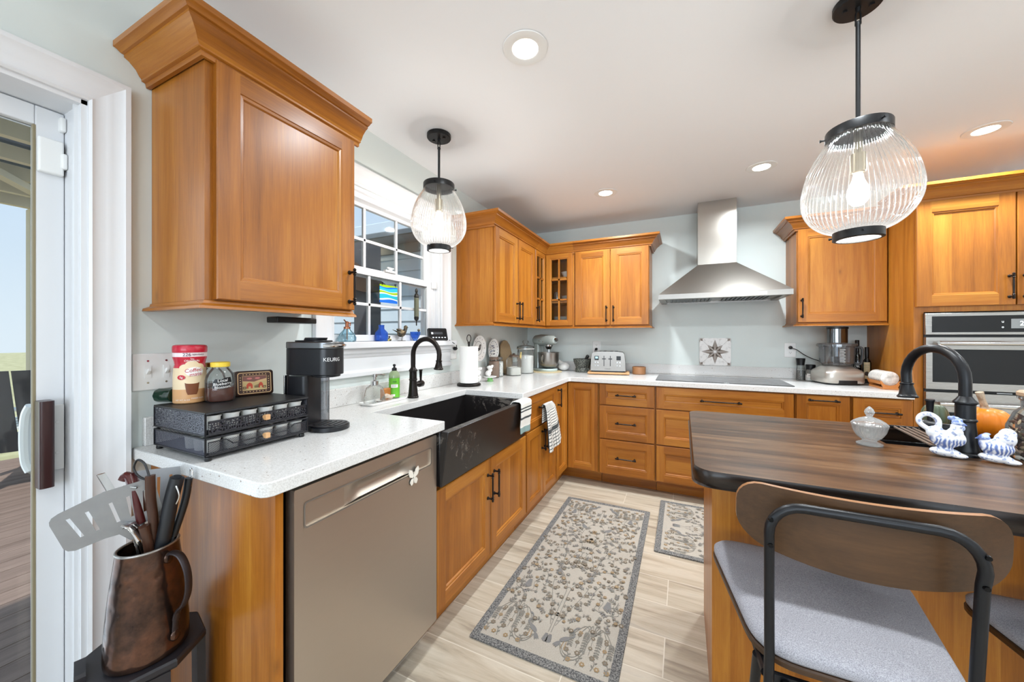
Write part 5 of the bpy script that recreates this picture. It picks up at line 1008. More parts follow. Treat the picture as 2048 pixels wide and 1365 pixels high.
m = M(); a = DIR(x, y); sx_, sy_ = -a.y, a.x; px, py = x+.055, y+.04; m.tube(cat([(px, py, ZC+.19), (px-.004, py+.006, ZC+.205), (px-.012, py+.012, ZC+.17), (px-.012, py+.014, ZC+.14)], 5), [.004]*4+[.007]*5+[.009]*4+[.006]*3, 10, flat=(1, .5)); m.build('scoop_handle', pm('yellowish_wood', (206, 184, 120), .5), t)
x, y = away(.217, 3.156, .078); t = glassjar('flour_canister', 'large glass canister of white flour with a knobbed glass lid', (x, y, ZC), .078, .25, [(.95, 0), (1, .03), (1, .86), (.93, .93), (.93, .95)], .165, pm('white_flour', (240, 238, 234), .95))
m = M(); m.lathe([(.074, .238), (.084, .24), (.084, .25), (.08, .254), (.05, .264), (.02, .27), (.014, .276), (.026, .288), (.03, .3), (.022, .312), (0, .316)], (x, y, ZC), 36, False, False); m.build('lid', GLASS, t)
m = M(); m.lathe([(.076, .226), (.085, .228), (.085, .237), (.076, .239)], (x, y, ZC), 36, False, False); m.build('rim_band', pm('greyish_rim', (190, 188, 182), .25, .3), t)
# ---- white figurines on a green footed dish
x, y = .195, 2.50; t = thing('footed_dish', 'small white scalloped dish on a green foot by the paper towels', 'dish', (x, y, ZC)); m = M(); m.lathe([(0, 0), (.026, 0), (.024, .006), (.02, .012), (.02, .03)], (x, y, ZC), 24, False, False); m.build('foot', pm('green_glaze', (120, 178, 104), .25), t)
m = M(); m.lathe([(0, .03), (.045, .031), (.052, .037), (.05, .04), (0, .037)], (x, y, ZC), 40, False, False, rib=lambda u, r: .002*math.sin(2*PI*10*u)*(r > .03)); m.build('bowl', CERAM, t)
m = M(); m.ball((x-.01, y-.01, ZC+.062), (.022, .026, .024)); m.ball((x-.005, y+.01, ZC+.085), (.018, .02, .016)); m.ball((x-.004, y+.004, ZC+.108), (.022, .034, .014)); m.ball((x+.008, y+.022, ZC+.118), (.01, .01, .01)); m.ball((x+.008, y-.02, ZC+.116), (.01, .01, .008))
tag(m.build('ceramic_figurine', two('white_grey_glaze', (196, 192, 188), (240, 238, 234), 60, .35, .55, .2), loc=(x, y, ZC+.0385), remesh=.003), 'lumpy white ceramic figurine sitting on the green footed dish', 'figurine')
x2, y2 = .13, 2.42; m = M(); m.ball((x2, y2, ZC+.028), (.03, .03, .0285)); m.ball((x2, y2+.005, ZC+.07), (.024, .026, .022)); m.ball((x2+.004, y2+.02, ZC+.1), (.02, .03, .014)); m.ball((x2+.01, y2-.015, ZC+.055), (.016, .016, .012))
tag(m.build('ceramic_figurine', bpy.data.materials['white_grey_glaze'], loc=(x2, y2, ZC), remesh=.003), 'lumpy white ceramic figurine standing on the counter half behind the paper towels', 'figurine')
# ---- stand mixer
x, y = .315, 3.46; m = M(); m.prism(circ(x-.01, y-.02, .175, 40, .15), ZC, ZC+.007); tag(m.build('mixer_board', pm('pale_bamboo_round', (206, 186, 146), .5), loc=(x, y, ZC), bev=.002), 'thin pale wooden round under the stand mixer', 'board')
zb = ZC+.0075; t = thing('stand_mixer', 'pale silver blue stand mixer with a steel bowl in the corner', 'mixer', (x, y, zb)); MX = pm('silver_blue_enamel', (182, 190, 185), .25, .35, coat=.6)
a = math.radians(-32); ca, sa = math.cos(a), math.sin(a); TM = lambda u, v, z: Vector((x+ca*u-sa*v, y+sa*u+ca*v, zb+z))
m = M(); m.T = TM; m.loft([[(u, v, z) for u, v in rrect(-.17+i, .12-i, -.095+i, .095-i, .09-i, 8)] for i, z in ((.004, 0), (0, .006), (0, .018), (.008, .026))]); m.build('base', pm('pale_aqua_enamel', (190, 206, 205), .25, .1, coat=.6), t)
m = M(); m.T = TM; m.loft([[(u, v, z) for u, v in rrect(-.165+i*1.0, -.085-i*.2, -.05+i*.4, .05-i*.4, .03, 5)] for i, z in ((0, .025), (.01, .1), (.012, .2), (.0, .265))]); m.build('column', MX, t)
m = M(); m.T = TM; P_ = [(-.19, .02), (-.185, .045), (-.16, .062), (-.08, .07), (.0, .066), (.08, .058), (.12, .05), (.14, .035), (.145, .012)]; m.loft([[(u, q*.86*math.cos(2*PI*i/24), .305+q*math.sin(2*PI*i/24)*(.86)) for i in range(24)] for u, q in P_]); m.build('motor_head', MX, t)
m = M(); m.T = TM; m.cyl((.142, 0, .31), (.162, 0, .31), .02, .017, 18); m.cyl((.04, 0, .245), (.04, 0, .262), .042, .045, 24); m.cyl((.04, 0, .215), (.04, 0, .247), .022, .04, 20); m.cyl((.04, 0, .15), (.04, 0, .22), .006, seg=10); m.build('hub', CHROME, t)
m = M(); m.T = TM; bp = [(.045, .028), (.05, .03), (.075, .042), (.095, .07), (.103, .11), (.106, .18), (.11, .182), (.11, .186), (.103, .186), (.099, .112), (.09, .072), (.07, .048), (0, .04)]; m.lathe([(q, z) for q, z in bp], (.035, 0, 0), 40, True, False)
m.tube(cat([(.075, -.092, .165), (.09, -.125, .16), (.09, -.13, .12), (.075, -.105, .09), (.068, -.09, .085)], 5), .007, 10, flat=(1.4, .6)); m.build('bowl', STEELX, t)
m = M(); m.T = TM; m.cyl((-.03, -.058, .30), (-.03, -.066, .30), .012, seg=14); m.ball((.02, -.06, .285), (.008, .006, .008)); m.build('knobs', CHROME, t)
# ---- white gourd shaped pitcher, mortar, toaster
x, y = .447, 3.62; m = M(); m.ball((x, y, ZC+.044), (.062, .05, .0438)); m.tube(cat([(x-.02, y, ZC+.06), (x-.05, y-.008, ZC+.092), (x-.075, y-.012, ZC+.112)], 5), [.028]*4+[.02]*4+[.014]*3, 14); m.tube([(x-.075, y-.012, ZC+.112), (x-.084, y-.014, ZC+.121)], [.016, .013], 12); m.tube([(x-.07, y-.012, ZC+.117), (x-.062, y-.012, ZC+.126)], .005, 8)
tag(m.build('ceramic_gourd', CERAM, loc=(x, y, ZC), remesh=.004), 'white glazed gourd shaped ornament between the mixer and the mortar', 'ornament')
x, y = .655, 3.575; t = thing('mortar', 'speckled dark granite mortar left of the toaster', 'mortar', (x, y, ZC)); GRN = two('speckled_granite', (38, 40, 38), (120, 122, 112), 110, .42, .62, .5)
m = M(); m.lathe([(0, 0), (.072, 0), (.075, .004), (.072, .03), (.066, .04), (.07, .055), (.088, .1), (.092, .128), (.08, .128), (.06, .06), (0, .05)], (x, y, ZC), 36, False, False); m.build('bowl', GRN, t)
m = M(); m.tube(cat([(x-.02, y, ZC+.058), (x+.03, y-.01, ZC+.12), (x+.06, y-.015, ZC+.165)], 4), [.017, .016, .015, .014, .0135, .014, .016, .017, .012], 14); tag(m.build('pestle', two('dark_granite', (26, 26, 27), (66, 66, 64), 130, .42, .62, .45), loc=(x, y, ZC+.06)), 'dark stone pestle leaning in the granite mortar', 'pestle')
bd = rotz(.925, 3.49, 8); m = M(); m.T = lambda a, b, z: bd(a, b, z); m.prism(rrect(-.185, .185, -.115, .115, .006), ZC+.005, ZC+.022); 
for a in (-.17, .17): m.box(a-.006, a+.006, -.1, .1, ZC, ZC+.005)
tag(m.build('cutting_board', WLT, loc=(.925, 3.49, ZC), bev=.003), 'pale bamboo cutting board under the toaster', 'cutting board')
t = thing('toaster', 'brushed steel four slice toaster on the bamboo board', 'toaster', (.925, 3.5, ZC+.0225)); zb = ZC+.0225; td = rotz(.92, 3.50, 8); TTo = lambda a, b, z: td(a, b, zb+z)
m = M(); m.T = TTo; w_ = .158; pr = [(-w_, .012), (-w_+.004, .1), (-w_+.012, .165), (-w_+.026, .182), (-.08, .188), (.08, .188), (w_-.026, .182), (w_-.012, .165), (w_-.004, .1), (w_, .012)]
m.loft([[(a*k, b, z) for a, z in pr] for k, b in ((.985, -.108), (1, -.1), (1, .1), (.985, .108))]); m.build('shell', steel('toaster_steel', (140, 135, 129), .3, 'x'), t)
m = M(); m.T = TTo; m.prism(rrect(-.15, .15, -.1, .1, .02), 0, .014); m.build('foot_plate', BLACKP, t)
m = M(); m.T = TTo
for a in (-.012-.022, .022):
    m.box(a-.003, a+.003, -.1095, -.1075, .055, .15)
for a in (-.034, .022): m.box(a-.016, a+.016, -.128, -.108, .118, .126)
for a in (-.075, -.03, .03, .075): m.box(a-.012, a+.012, -.085, .085, .1875, .1895)
m.build('slots_and_levers', pm('dark_toaster_trim', (44, 44, 46), .4), t)
m = M(); m.T = TTo
for a in (-.1, .095): m.box(a-.019, a+.019, -.1105, -.108, .11, .148)
d_ = m.build('displays', BLACKP, t); m = M(); m.T = TTo; m.box(-.112, -.088, -.111, -.1106, .124, .142); m.build('lit_screen', pm('pale_blue_lcd', (150, 190, 205), .3, emit=(150, 195, 210), es=.5), d_)
m = M(); m.T = TTo
for a in (-.1, .095):
    for q in (-.012, .012):
        for z in (.09, .06): m.cyl((a+q, -.108, z), (a+q, -.112, z), .006, seg=12)
m.build('buttons', CHROME, t)
m = M(); m.text('CUISINART', .011, lambda a, b: TTo(-.0+a, -.1088, .03+b)); m.build('lettering', pm('dark_grey_lettering', (60, 58, 56), .5), t, flatsh=True)
x, y = away(1.194, 3.515, .058); m = M(); m.lathe([(0, 0), (.056, 0), (.059, .003), (.06, .066), (.058, .069), (.054, .069), (.052, .064), (0, .06)], (x, y, ZC), 36, False, False); tag(m.build('wooden_bowl', pm('turned_brown_wood', (160, 112, 74), .45, var=.25, bscale=25), loc=(x, y, ZC)), 'small round brown wooden box left of the cooktop', 'bowl')
# ---- right of the cooktop
x, y = away(2.41, 3.617, .03); t = thing('pepper_grinder', 'tall pepper grinder with a black top under the wall outlet', 'grinder', (x, y, ZC)); m = M(); m.lathe([(0, 0), (.03, 0), (.03, .004), (.027, .08), (.024, .118)], (x, y, ZC), 28, False, False); m.build('glass', GLASS, t)
m = M(); m.lathe([(0, .004), (.027, .004), (.0245, .075), (0, .077)], (x, y, ZC), 24, False, False); m.build('peppercorns', two('black_pepper', (28, 26, 26), (150, 148, 146), 260, .45, .62, .8, 'Voronoi'), t); m = M(); m.lathe([(0, .118), (.0265, .118), (.026, .13), (.032, .172), (.03, .174), (0, .174)], (x, y, ZC), 24, False, False); m.build('cap', BLACKP, t)
x, y = away(2.461, 3.568, .034); t = thing('salt_jar', 'short salt jar with a black lid right of the pepper grinder', 'jar', (x, y, ZC)); m = M(); m.lathe([(0, 0), (.033, 0), (.035, .004), (.035, .065), (.03, .085), (.026, .092)], (x, y, ZC), 28, False, False); m.build('glass', GLASS, t)
m = M(); m.lathe([(0, .003), (.032, .003), (.032, .045), (0, .05)], (x, y, ZC), 24, False, False); m.build('salt', two('coarse_salt', (206, 204, 208), (246, 246, 246), 150, .3, .5, .8), t)
a0 = math.atan2(-y, 1.558-x); f = wrap(x, y, ZC, .0355, a0); m = M(); wquad(m, f, [(-.022, .03), (0, .026), (.022, .03), (.022, .058), (-.022, .058)], 0, 8); f = wrap(x, y, ZC, .0362, a0); m.text('SALT', .012, lambda p, q: f(p, .043+q), 1); m.build('label', [WT, BLACKP], t)
m = M(); m.lathe([(0, .09), (.0315, .09), (.032, .093), (.032, .125), (.029, .128), (0, .128)], (x, y, ZC), 28, False, False); m.build('lid', BLACKP, t)
# ---- food processor
x, y = 2.592, 3.475; t = thing('food_processor', 'silver food processor with a clear bowl and a tall smoky chute', 'food processor', (x, y, ZC)); td = rotz(x, y, 16); TF = lambda a, b, z: td(a, b, ZC+z)
m = M(); m.T = TF; m.loft([[(a, b, z) for a, b in rrect(-.128+i, .128-i, -.115+i, .115-i, .05, 6)] for i, z in ((.004, .012), (0, .02), (0, .085), (.008, .1), (.045, .13), (.052, .136))]); m.build('motor_base', pm('champagne_silver_plastic', (186, 180, 172), .28, .75), t)
m = M(); m.T = TF; m.prism(rrect(-.11, .11, -.1, .1, .04), 0, .0125); m.prism(rrect(-.06, .06, -.1165, -.105, .004), .012, .034); m.build('foot_plate', BLACKP, t)
m = M(); m.T = TF; m.lathe([(.0, .137), (.082, .137), (.086, .145), (.1, .155), (.104, .27), (.108, .272), (.108, .28)], (0, 0, 0), 40, False, False); m.build('bowl', SMOKEG, t)
m = M(); m.T = TF; m.lathe([(.112, .276), (.116, .278), (.116, .292), (.11, .298), (.05, .304)], (0, 0, 0), 40, False, False); m.build('lid', SMOKEG, t)
m = M(); m.T = TF; q = circ(.005, 0, .062, 32, .05); m.loft([[(a, b, z) for a, b in q] for z in (.302, .405)], False, False); q2 = circ(.005, 0, .05, 32, .04); m.loft([[(a, b, z) for a, b in q2] for z in (.2, .405)], True, True); m.build('chute', clear('smoke_grey_plastic', (86, 88, 92), .6, .18, 1.5, (80, 80, 84)), t)
m = M(); m.T = TF; m.prism(circ(.005, 0, .066, 32, .054), .405, .42); m.build('pusher_cap', BLACKP, t)
m = M(); m.T = TF; m.tube(cat([(.095, -.03, .27), (.132, -.045, .265), (.135, -.045, .2), (.128, -.04, .15), (.1, -.03, .148)], 5), .011, 12, flat=(1.6, .8)); m.build('handle', pm('translucent_grey_handle', (70, 72, 74), .3), t)
m = M(); m.T = TF
for k in range(9): m.box(-.045, -.02 if k % 2 else -.01, -.106, -.1045, .165+.011*k, .167+.011*k)
m.build('measure_marks', PLATEW, t)
m = M(); m.T = TF; m.cyl((0, 0, .14), (0, 0, .26), .02, .016, 16); m.build('blade_hub', pm('dark_grey_plastic', (80, 80, 84), .4), t)
# ---- oil bottles, coaster roll
def oil(x, y, h, label, lab):
    t = thing('oil_bottle', label, 'bottle', (x, y, ZC)); c = (x, y, ZC); r = .0245
    m = M(); m.lathe([(0, 0), (r-.001, 0), (r, .003), (r, h*.55), (r*.85, h*.61), (r*.5, h*.68), (r*.46, h*.72)], c, 28, False, False); m.build('glass', pm('dark_bottle_glass', (16, 18, 16), .08, coat=.5), t)
    m = M(); m.lathe([(r*.5, h*.70), (r*.52, h*.72), (r*.52, h*.99), (r*.45, h), (0, h)], c, 20, False, False); m.build('cap', pm('black_shrink_cap', (24, 18, 18), .35), t)
    a0 = math.atan2(-y, 1.558-x); f = wrap(x, y, ZC, r, a0); f2 = wrap(x, y, ZC, r+.0006, a0); m = M()
    if lab == 0:
        m.text('OLIVE', .012, lambda p, q: f(p, h*.46+q), 0); m.text('OIL', .022, lambda p, q: f(p, h*.38+q), 0); m.text('extra virgin', .006, lambda p, q: f(p, h*.3+q), 0); m.build('label', [WT], t)
    else:
        wquad(m, f, [(-.018, h*.12), (.018, h*.12), (.018, h*.58), (-.018, h*.58)], 0, 8); wquad(m, f2, [(-.014, h*.22), (.008, h*.2), (.014, h*.26), (.004, h*.33), (-.01, h*.31)], 1, 8); m.text('OLIVE OIL', .007, lambda p, q: f2(p, h*.5+q), 1); m.text('reserve', .006, lambda p, q: f2(p, h*.45+q), 1); m.build('label', [pm('cream_label', (214, 196, 156), .5), pm('dark_label_print', (60, 46, 38), .5)], t)
x, y = away(2.777, 3.614, .0); oil(2.762, 3.635, .322, 'taller dark oil bottle with white lettering by the food processor', 0); oil(2.806, 3.60, .27, 'shorter dark oil bottle with a cream label against the oven tower', 1)
t = thing('coaster_holder', 'orange wooden cradle at the right end of the counter', 'holder', (2.792, 3.32, ZC)); WO2 = wood('orange_cradle_wood', 'y', (160, 92, 42), (190, 120, 60), (208, 142, 80), board=1, knots=False)
m = M(); ya, yb = 3.215, 3.42; cxx = 2.792
m.box(cxx-.038, cxx+.038, ya, yb, ZC, ZC+.012)
for y_ in (ya+.004, yb-.016):
    q = [(-.036, .012), (.036, .012), (.05, .05), (.046, .055), (.03, .032), (.0, .022), (-.03, .032), (-.046, .055), (-.05, .05)]; m.loft([[(cxx+a, y_, ZC+z) for a, z in q], [(cxx+a, y_+.012, ZC+z) for a, z in q]])
for s_ in (-1, 1): m.loft([[(cxx+s_*.04, y_, ZC+.03), (cxx+s_*.046, y_, ZC+.03), (cxx+s_*.052, y_, ZC+.052), (cxx+s_*.046, y_, ZC+.052)] for y_ in (ya+.014, yb-.014)])
m.build('cradle', WO2, t)
def cmat():
    return two('banded_pale_stone', (176, 170, 162), (238, 234, 228), 26, .35, .6, .3, stretch=(1, .25, 1))
CS = cmat(); c0 = None
for k in range(9):
    y_ = ya+.012+.0205*k; m = M()
    if c0 is None:
        m.tube([(cxx, y_, ZC+.071), (cxx, y_+.002, ZC+.071), (cxx, y_+.016, ZC+.071), (cxx, y_+.018, ZC+.071)], [.0435, .0465, .0465, .0435], 30); c0 = tag(m.build('stone_coaster', CS, loc=(cxx, y_, ZC+.0245)), '', 'coaster', 'pale stone coasters in the wooden cradle'); c0['label'] = 'pale banded round coaster lying on edge in the wooden cradle'
    else:
        q = c0.copy(); COL.objects.link(q); q.location = (cxx, y_, ZC+.0245)
# ================================================================ WINDOW SILL
ZS = 1.2355
t = thing('plant_mister', 'clear pale blue glass plant mister with a copper pump on the window sill', 'plant mister', (0.005, 1.325, ZS)); c = (0.005, 1.325, ZS)
m = M(); m.lathe([(0, 0), (.036, 0), (.042, .006), (.043, .022), (.034, .042), (.018, .06), (.014, .068)], c, 40, False, False, rib=lambda u, r: .0015*math.sin(2*PI*9*u)*(r > .02)); m.build('bottle', AQUAG, t)
COP = pm('copper_metal', (170, 112, 84), .3, .9); m = M(); m.lathe([(0, .066), (.016, .066), (.016, .076), (.009, .078), (.009, .1), (.005, .104), (0, .106)], c, 20, False, False); m.tube([(c[0], c[1], ZS+.095), (c[0]+.004, c[1]-.022, ZS+.112)], [.004, .003], 8); m.tube(cat([(c[0], c[1]+.008, ZS+.1), (c[0], c[1]+.02, ZS+.096), (c[0], c[1]+.018, ZS+.08)], 4), .003, 8); m.cyl((c[0], c[1], ZS+.008), (c[0], c[1], ZS+.07), .003, seg=8); m.build('pump', COP, t)
m = M(); c = (-0.005, 1.57, ZS); m.lathe([(0, 0), (.03, 0), (.034, .004), (.037, .03), (.034, .05), (.02, .066), (.0155, .071), (.0155, .09), (.018, .093), (.0145, .093), (.0125, .071), (.018, .064), (.031, .048), (.034, .03), (.031, .006), (0, .004)], c, 36, False, False); tag(m.build('bud_vase', BLUEG, loc=c), 'bright blue glass bottle vase on the window sill', 'vase')
m = M(); m.ball((.0, 1.625, ZS+.011), (.007, .008, .011)); m.ball((.0, 1.627, ZS+.026), (.006, .006, .006)); m.ball((.002, 1.612, ZS+.008), (.008, .006, .008)); m.ball((.004, 1.631, ZS+.008), (.006, .007, .008)); tag(m.build('penguin_figurine', two('black_white_yellow_paint', (20, 20, 22), (226, 206, 110), 60, .5, .56, .3), loc=(0, 1.625, ZS), remesh=.002), 'tiny black and yellow figurine beside the blue bottle', 'figurine')
t = thing('bird_figurine', 'dark metal bird figurine standing on the window sill', 'figurine', (-.005, 1.73, ZS)); m = M(); bx0 = 1.735; X_ = -.005
m.ball((X_, bx0, ZS+.047), (.019, .034, .022), rot=Matrix.Rotation(.2, 3, 'X')); m.tube(cat([(X_, bx0+.02, ZS+.055), (X_, bx0+.032, ZS+.07), (X_, bx0+.036, ZS+.084)], 4), [.014]*3+[.0115]*3+[.0115]*3, 12); m.ball((X_, bx0+.036, ZS+.086), (.0115, .0135, .0115)); m.tube([(X_, bx0+.046, ZS+.086), (X_, bx0+.066, ZS+.081)], [.004, .0006], 8); m.tube([(X_, bx0-.02, ZS+.05), (X_, bx0-.05, ZS+.06), (X_, bx0-.078, ZS+.068)], [.012, .007, .003], 10, flat=(1, .5)); m.tube([(X_, bx0-.005, ZS+.062), (X_, bx0-.03, ZS+.068), (X_, bx0-.045, ZS+.072)], [.012, .009, .003], 10); m.build('body', two('patina_bronze', (44, 48, 46), (122, 104, 76), 40, .4, .62, .4, metal=.6), t, remesh=.0022)
m = M(); m.tube([(X_, bx0+.002, ZS+.03), (X_+.002, bx0-.006, ZS+.015), (X_, bx0-.004, ZS+.003)], .0016, 6); m.tube([(X_+.006, bx0+.004, ZS+.03), (X_+.006, bx0-.002, ZS+.003)], .0016, 6); m.prism([(X_-.012, bx0-.024), (X_+.014, bx0-.024), (X_+.014, bx0+.02), (X_-.012, bx0+.02)], ZS, ZS+.003); m.build('legs', pm('dark_bronze_legs', (70, 64, 54), .4, .7), t)
t = thing('blue_cup', 'small blue glass egg cup on the window sill', 'cup', (-.005, 1.86, ZS)); c = (-.005, 1.86, ZS); m = M(); m.lathe([(0, 0), (.014, 0), (.013, .006), (.022, .02), (.031, .04), (.033, .058), (.0305, .058), (.028, .04), (.018, .02), (0, .012)], c, 32, False, False); m.build('glass', BLUEG, t)
m = M(); m.cyl((.006, 1.872, ZS+.02), (.008, 1.878, ZS+.064), .004, seg=8); m.ball((.008, 1.879, ZS+.068), .009); tag(m.build('small_spoon', pm('tarnished_metal', (120, 108, 88), .4, .8), loc=(.006, 1.872, ZS+.02)), 'small tarnished spoon with a round end in the blue cup', 'spoon')
t = thing('smart_display', 'small black screen device tilted back on the window sill', 'display', (.02, 2.07, ZS)); ds = rotz(.02, 2.065, -28); TDs = lambda a, b, c_=0: ds(c_*math.cos(.35)-b*math.sin(.35)+.02, a, ZS+.001+b*math.cos(.35)+c_*math.sin(.35))
m = M(); q = rrect(-.07, .07, 0, .09, .008, 3); m.loft([[TDs(a, b, -.012) for a, b in q], [TDs(a, b, 0) for a, b in q]]); m.loft([[TDs(-.04, .005, -.05), TDs(.04, .005, -.05), TDs(.05, .06, -.0125), TDs(-.05, .06, -.0125)], [TDs(-.04, .001, -.03), TDs(.04, .001, -.03), TDs(.05, .004, -.0125), TDs(-.05, .004, -.0125)]]); m.build('case', BLACKP, t)
m = M(); m.flat([TDs(-.065, .006, .0006), TDs(.065, .006, .0006), TDs(.065, .084, .0006), TDs(-.065, .084, .0006)], 0); m.flat([TDs(-.05, .045, .001), TDs(-.035, .045, .001), TDs(-.035, .06, .001), TDs(-.05, .06, .001)], 1)
for k in range(3): m.flat([TDs(-.03, .046+.006*k, .001), TDs(.035, .046+.006*k, .001), TDs(.035, .0485+.006*k, .001), TDs(-.03, .0485+.006*k, .001)], 2)
for k in range(5): m.flat([TDs(-.045+.022*k, .018, .001), TDs(-.033+.022*k, .018, .001), TDs(-.033+.022*k, .025, .001), TDs(-.045+.022*k, .025, .001)], 1)
m.build('screen', [pm('dark_screen', (16, 16, 20), .15), pm('screen_white', (200, 205, 210), .4, emit=(190, 196, 204), es=.4), pm('screen_grey', (90, 94, 100), .4)], t, flatsh=True)
# ---- ornaments hanging in the window
t = thing('stained_glass_panel', 'blue and green wavy glass panel hanging in the lower window sash', 'ornament', (-.025, 1.65, 1.46)); SG = FR((-.026, 1.648, 1.462), (0, 1, 0), (1, 0, 0)); m = M(); w_, h_ = .071, .105
bands = [(0, .018, 0), (.018, .026, 3), (.026, .048, 1), (.048, .055, 3), (.055, .066, 2), (.066, .069, 3), (.069, .086, 1), (.086, .094, 0), (.094, .105, 2)]
wv = lambda x, b: 0 if b in (0, .105) else .004*math.sin(x*38+b*60)
for b0, b1, mi in bands:
    for k in range(12):
        x0_, x1_ = -w_+2*w_*k/12, -w_+2*w_*(k+1)/12; m.add([SG(x0_, b0+wv(x0_, b0), 0), SG(x1_, b0+wv(x1_, b0), 0), SG(x1_, b1+wv(x1_, b1), 0), SG(x0_, b1+wv(x0_, b1), 0)], [(0, 1, 2, 3)], mi)
def sg(n_, c): return pm(n_, c, .2, emit=c, es=.25)
m.build('glass_bands', [sg('cobalt_glass', (28, 104, 206)), sg('turquoise_glass', (40, 172, 196)), sg('lime_glass', (142, 178, 20)), sg('white_line_glass', (214, 232, 234))], t, solid=.003, flatsh=True)
m = M(); 
for s_ in (-1, 1): m.tube([SG(s_*.055, .1, .002), SG(s_*.052, .112, .003)], .002, 6); m.ball(SG(s_*.052, .114, .002), .005)
m.build('hooks', BRONZE, t)
c = (-.024, 1.895); m = M(); m.lathe([(0, 1.333), (.004, 1.336), (.004, 1.366), (.013, 1.372), (.0165, 1.388), (.0145, 1.39), (.0145, 1.52), (.017, 1.523), (.012, 1.54), (.005, 1.548), (.009, 1.556), (.009, 1.568), (.004, 1.578), (0, 1.58)], (c[0], c[1], 0), 24, False, False, 1); m.lathe([(.0155, 1.394), (.0155, 1.516)], (c[0], c[1], 0), 24, False, False, 0)
tag(m.build('hanging_ornament', [pm('olive_grey_glaze', (112, 114, 92), .35), pm('aged_iron', (52, 50, 46), .45, .5)], loc=(c[0], c[1], 1.333)), 'narrow olive and iron ornament hanging at the right side of the window', 'ornament')

# ================================================================ DISHES BEHIND THE GLAZED CORNER DOORS
DISH = pm('dish_white', (228, 226, 220), .2, coat=.3)
def stack(n, c, r, dz, label, group, nm='dinner_plate', cat_='plate'):
    m = M(); m.lathe([(0, 0), (r*.6, 0), (r*.7, .003), (r*.97, .011), (r, .013), (r*.97, .0135), (r*.68, .006), (0, .004)], c, 36, False, False); o = tag(m.build(nm, DISH, loc=c), label % 'bottom', cat_, group)
    for k in range(1, n):
        q = o.copy(); COL.objects.link(q); q.location = (c[0], c[1], c[2]+dz*k); q['label'] = label % ('topmost' if k == n-1 else 'number %d up' % (k+1))
za = 1.372
stack(9, (.475, 3.55, za), .105, .0095, 'white plate behind the corner glass door, %s in the lowest shelf stack', 'plates on the lowest corner shelf')
stack(6, (.52, 3.56, 1.61), .075, .0095, 'small white plate behind the corner glass door, %s in the middle shelf stack', 'small plates on the middle corner shelf', 'side_plate')
stack(8, (.17, 3.3, za), .105, .0095, 'white plate behind the narrow left glass door, %s in its stack', 'plates behind the narrow glass door')
c = (.415, 3.5, 1.61); m = M(); m.lathe([(0, 0), (.032, 0), (.036, .02), (.036, .08), (.03, .095), (.026, .1), (.024, .1), (.033, .08), (.033, .02), (0, .004)], c, 28, False, False); tag(m.build('glass_pitcher', GLASS, loc=c), 'clear glass jug on the middle shelf behind the corner glass door', 'jug')
c = (.51, 3.53, 1.8455); m = M(); m.lathe([(0, 0), (.03, 0), (.032, .004), (.055, .05), (.06, .062), (.056, .062), (.05, .048), (.02, .008), (0, .007)], c, 32, False, False); tag(m.build('serving_bowl', DISH, loc=c), 'white bowl on the top shelf behind the corner glass door', 'bowl')

# ================================================================ ISLAND THINGS
c = (2.10, 1.545, ZC); t = thing('candy_dish', 'cut crystal candy dish with a pointed lid on the island', 'dish', c)
fac = lambda u, r: .0012*(abs(math.sin(PI*22*u))-.5)*(r > .018)
m = M(); m.lathe([(0, 0), (.031, 0), (.032, .004), (.018, .011), (.018, .015), (.030, .026), (.039, .042), (.043, .058), (.0435, .062), (.040, .062), (.036, .042), (.026, .026), (0, .018)], c, 132, False, False, rib=fac); m.build('bowl', CUTGLASS, t)
m = M(); m.lathe([(.045, .0625), (.045, .066), (.038, .074), (.026, .082), (.012, .088), (.007, .091), (.010, .096), (.013, .104), (.009, .114), (.002, .122), (0, .1225)], c, 132, False, False, rib=fac); m.build('lid', CUTGLASS, t)
def delft():
    m, nt, b = newmat('blue_and_white_glaze'); L = nt.links; tcn = N(nt, 'TexCoord'); sp = N(nt, 'SeparateXYZ'); L.new(tcn.outputs['Object'], sp.inputs[0])
    no = N(nt, 'TexNoise', Scale=95.0, Detail=2.0); L.new(tcn.outputs['Object'], no.inputs['Vector'])
    bd_ = N(nt, 'ValToRGB'); e = bd_.color_ramp.elements; e[0].position = .2; e[0].color = (0, 0, 0, 1); e[1].position = .26; e[1].color = (1, 1, 1, 1)
    for p, v in ((.48, 1), (.60, .0), (.9, .0)): q = e.new(p); q.color = (v, v, v, 1)
    mr = N(nt, 'MapRange'); mr.inputs['From Max'].default_value = .1; L.new(sp.outputs[2], mr.inputs['Value']); L.new(mr.outputs[0], bd_.inputs[0])
    wv = N(nt, 'TexWave', Scale=45.0, Distortion=6.0, Detail=1.0); L.new(tcn.outputs['Object'], wv.inputs['Vector'])
    mu = N(nt, 'Math', operation='MULTIPLY'); L.new(bd_.outputs[0], mu.inputs[0]); L.new(wv.outputs[1], mu.inputs[1])
    dot = N(nt, 'Math', operation='GREATER_THAN'); L.new(no.outputs[0], dot.inputs[0]); dot.inputs[1].default_value = .59
    m2 = N(nt, 'Math', operation='MULTIPLY'); L.new(dot.outputs[0], m2.inputs[0]); m2.inputs[1].default_value = .55
    mxm = N(nt, 'Math', operation='MAXIMUM'); L.new(mu.outputs[0], mxm.inputs[0]); L.new(m2.outputs[0], mxm.inputs[1])
    r = ramp(nt, [(0.1, (238, 240, 244)), (.75, (98, 120, 178))]); L.new(mxm.outputs[0], r.inputs[0]); L.new(r.outputs[0], b.inputs['Base Color']); b.inputs['Roughness'].default_value = .12; b.inputs['Coat Weight'].default_value = .5
    return m
DELFT = delft(); BLUEGL = two('blue_painted_glaze', (100, 122, 182), (196, 206, 228), 120, .4, .6, .15)
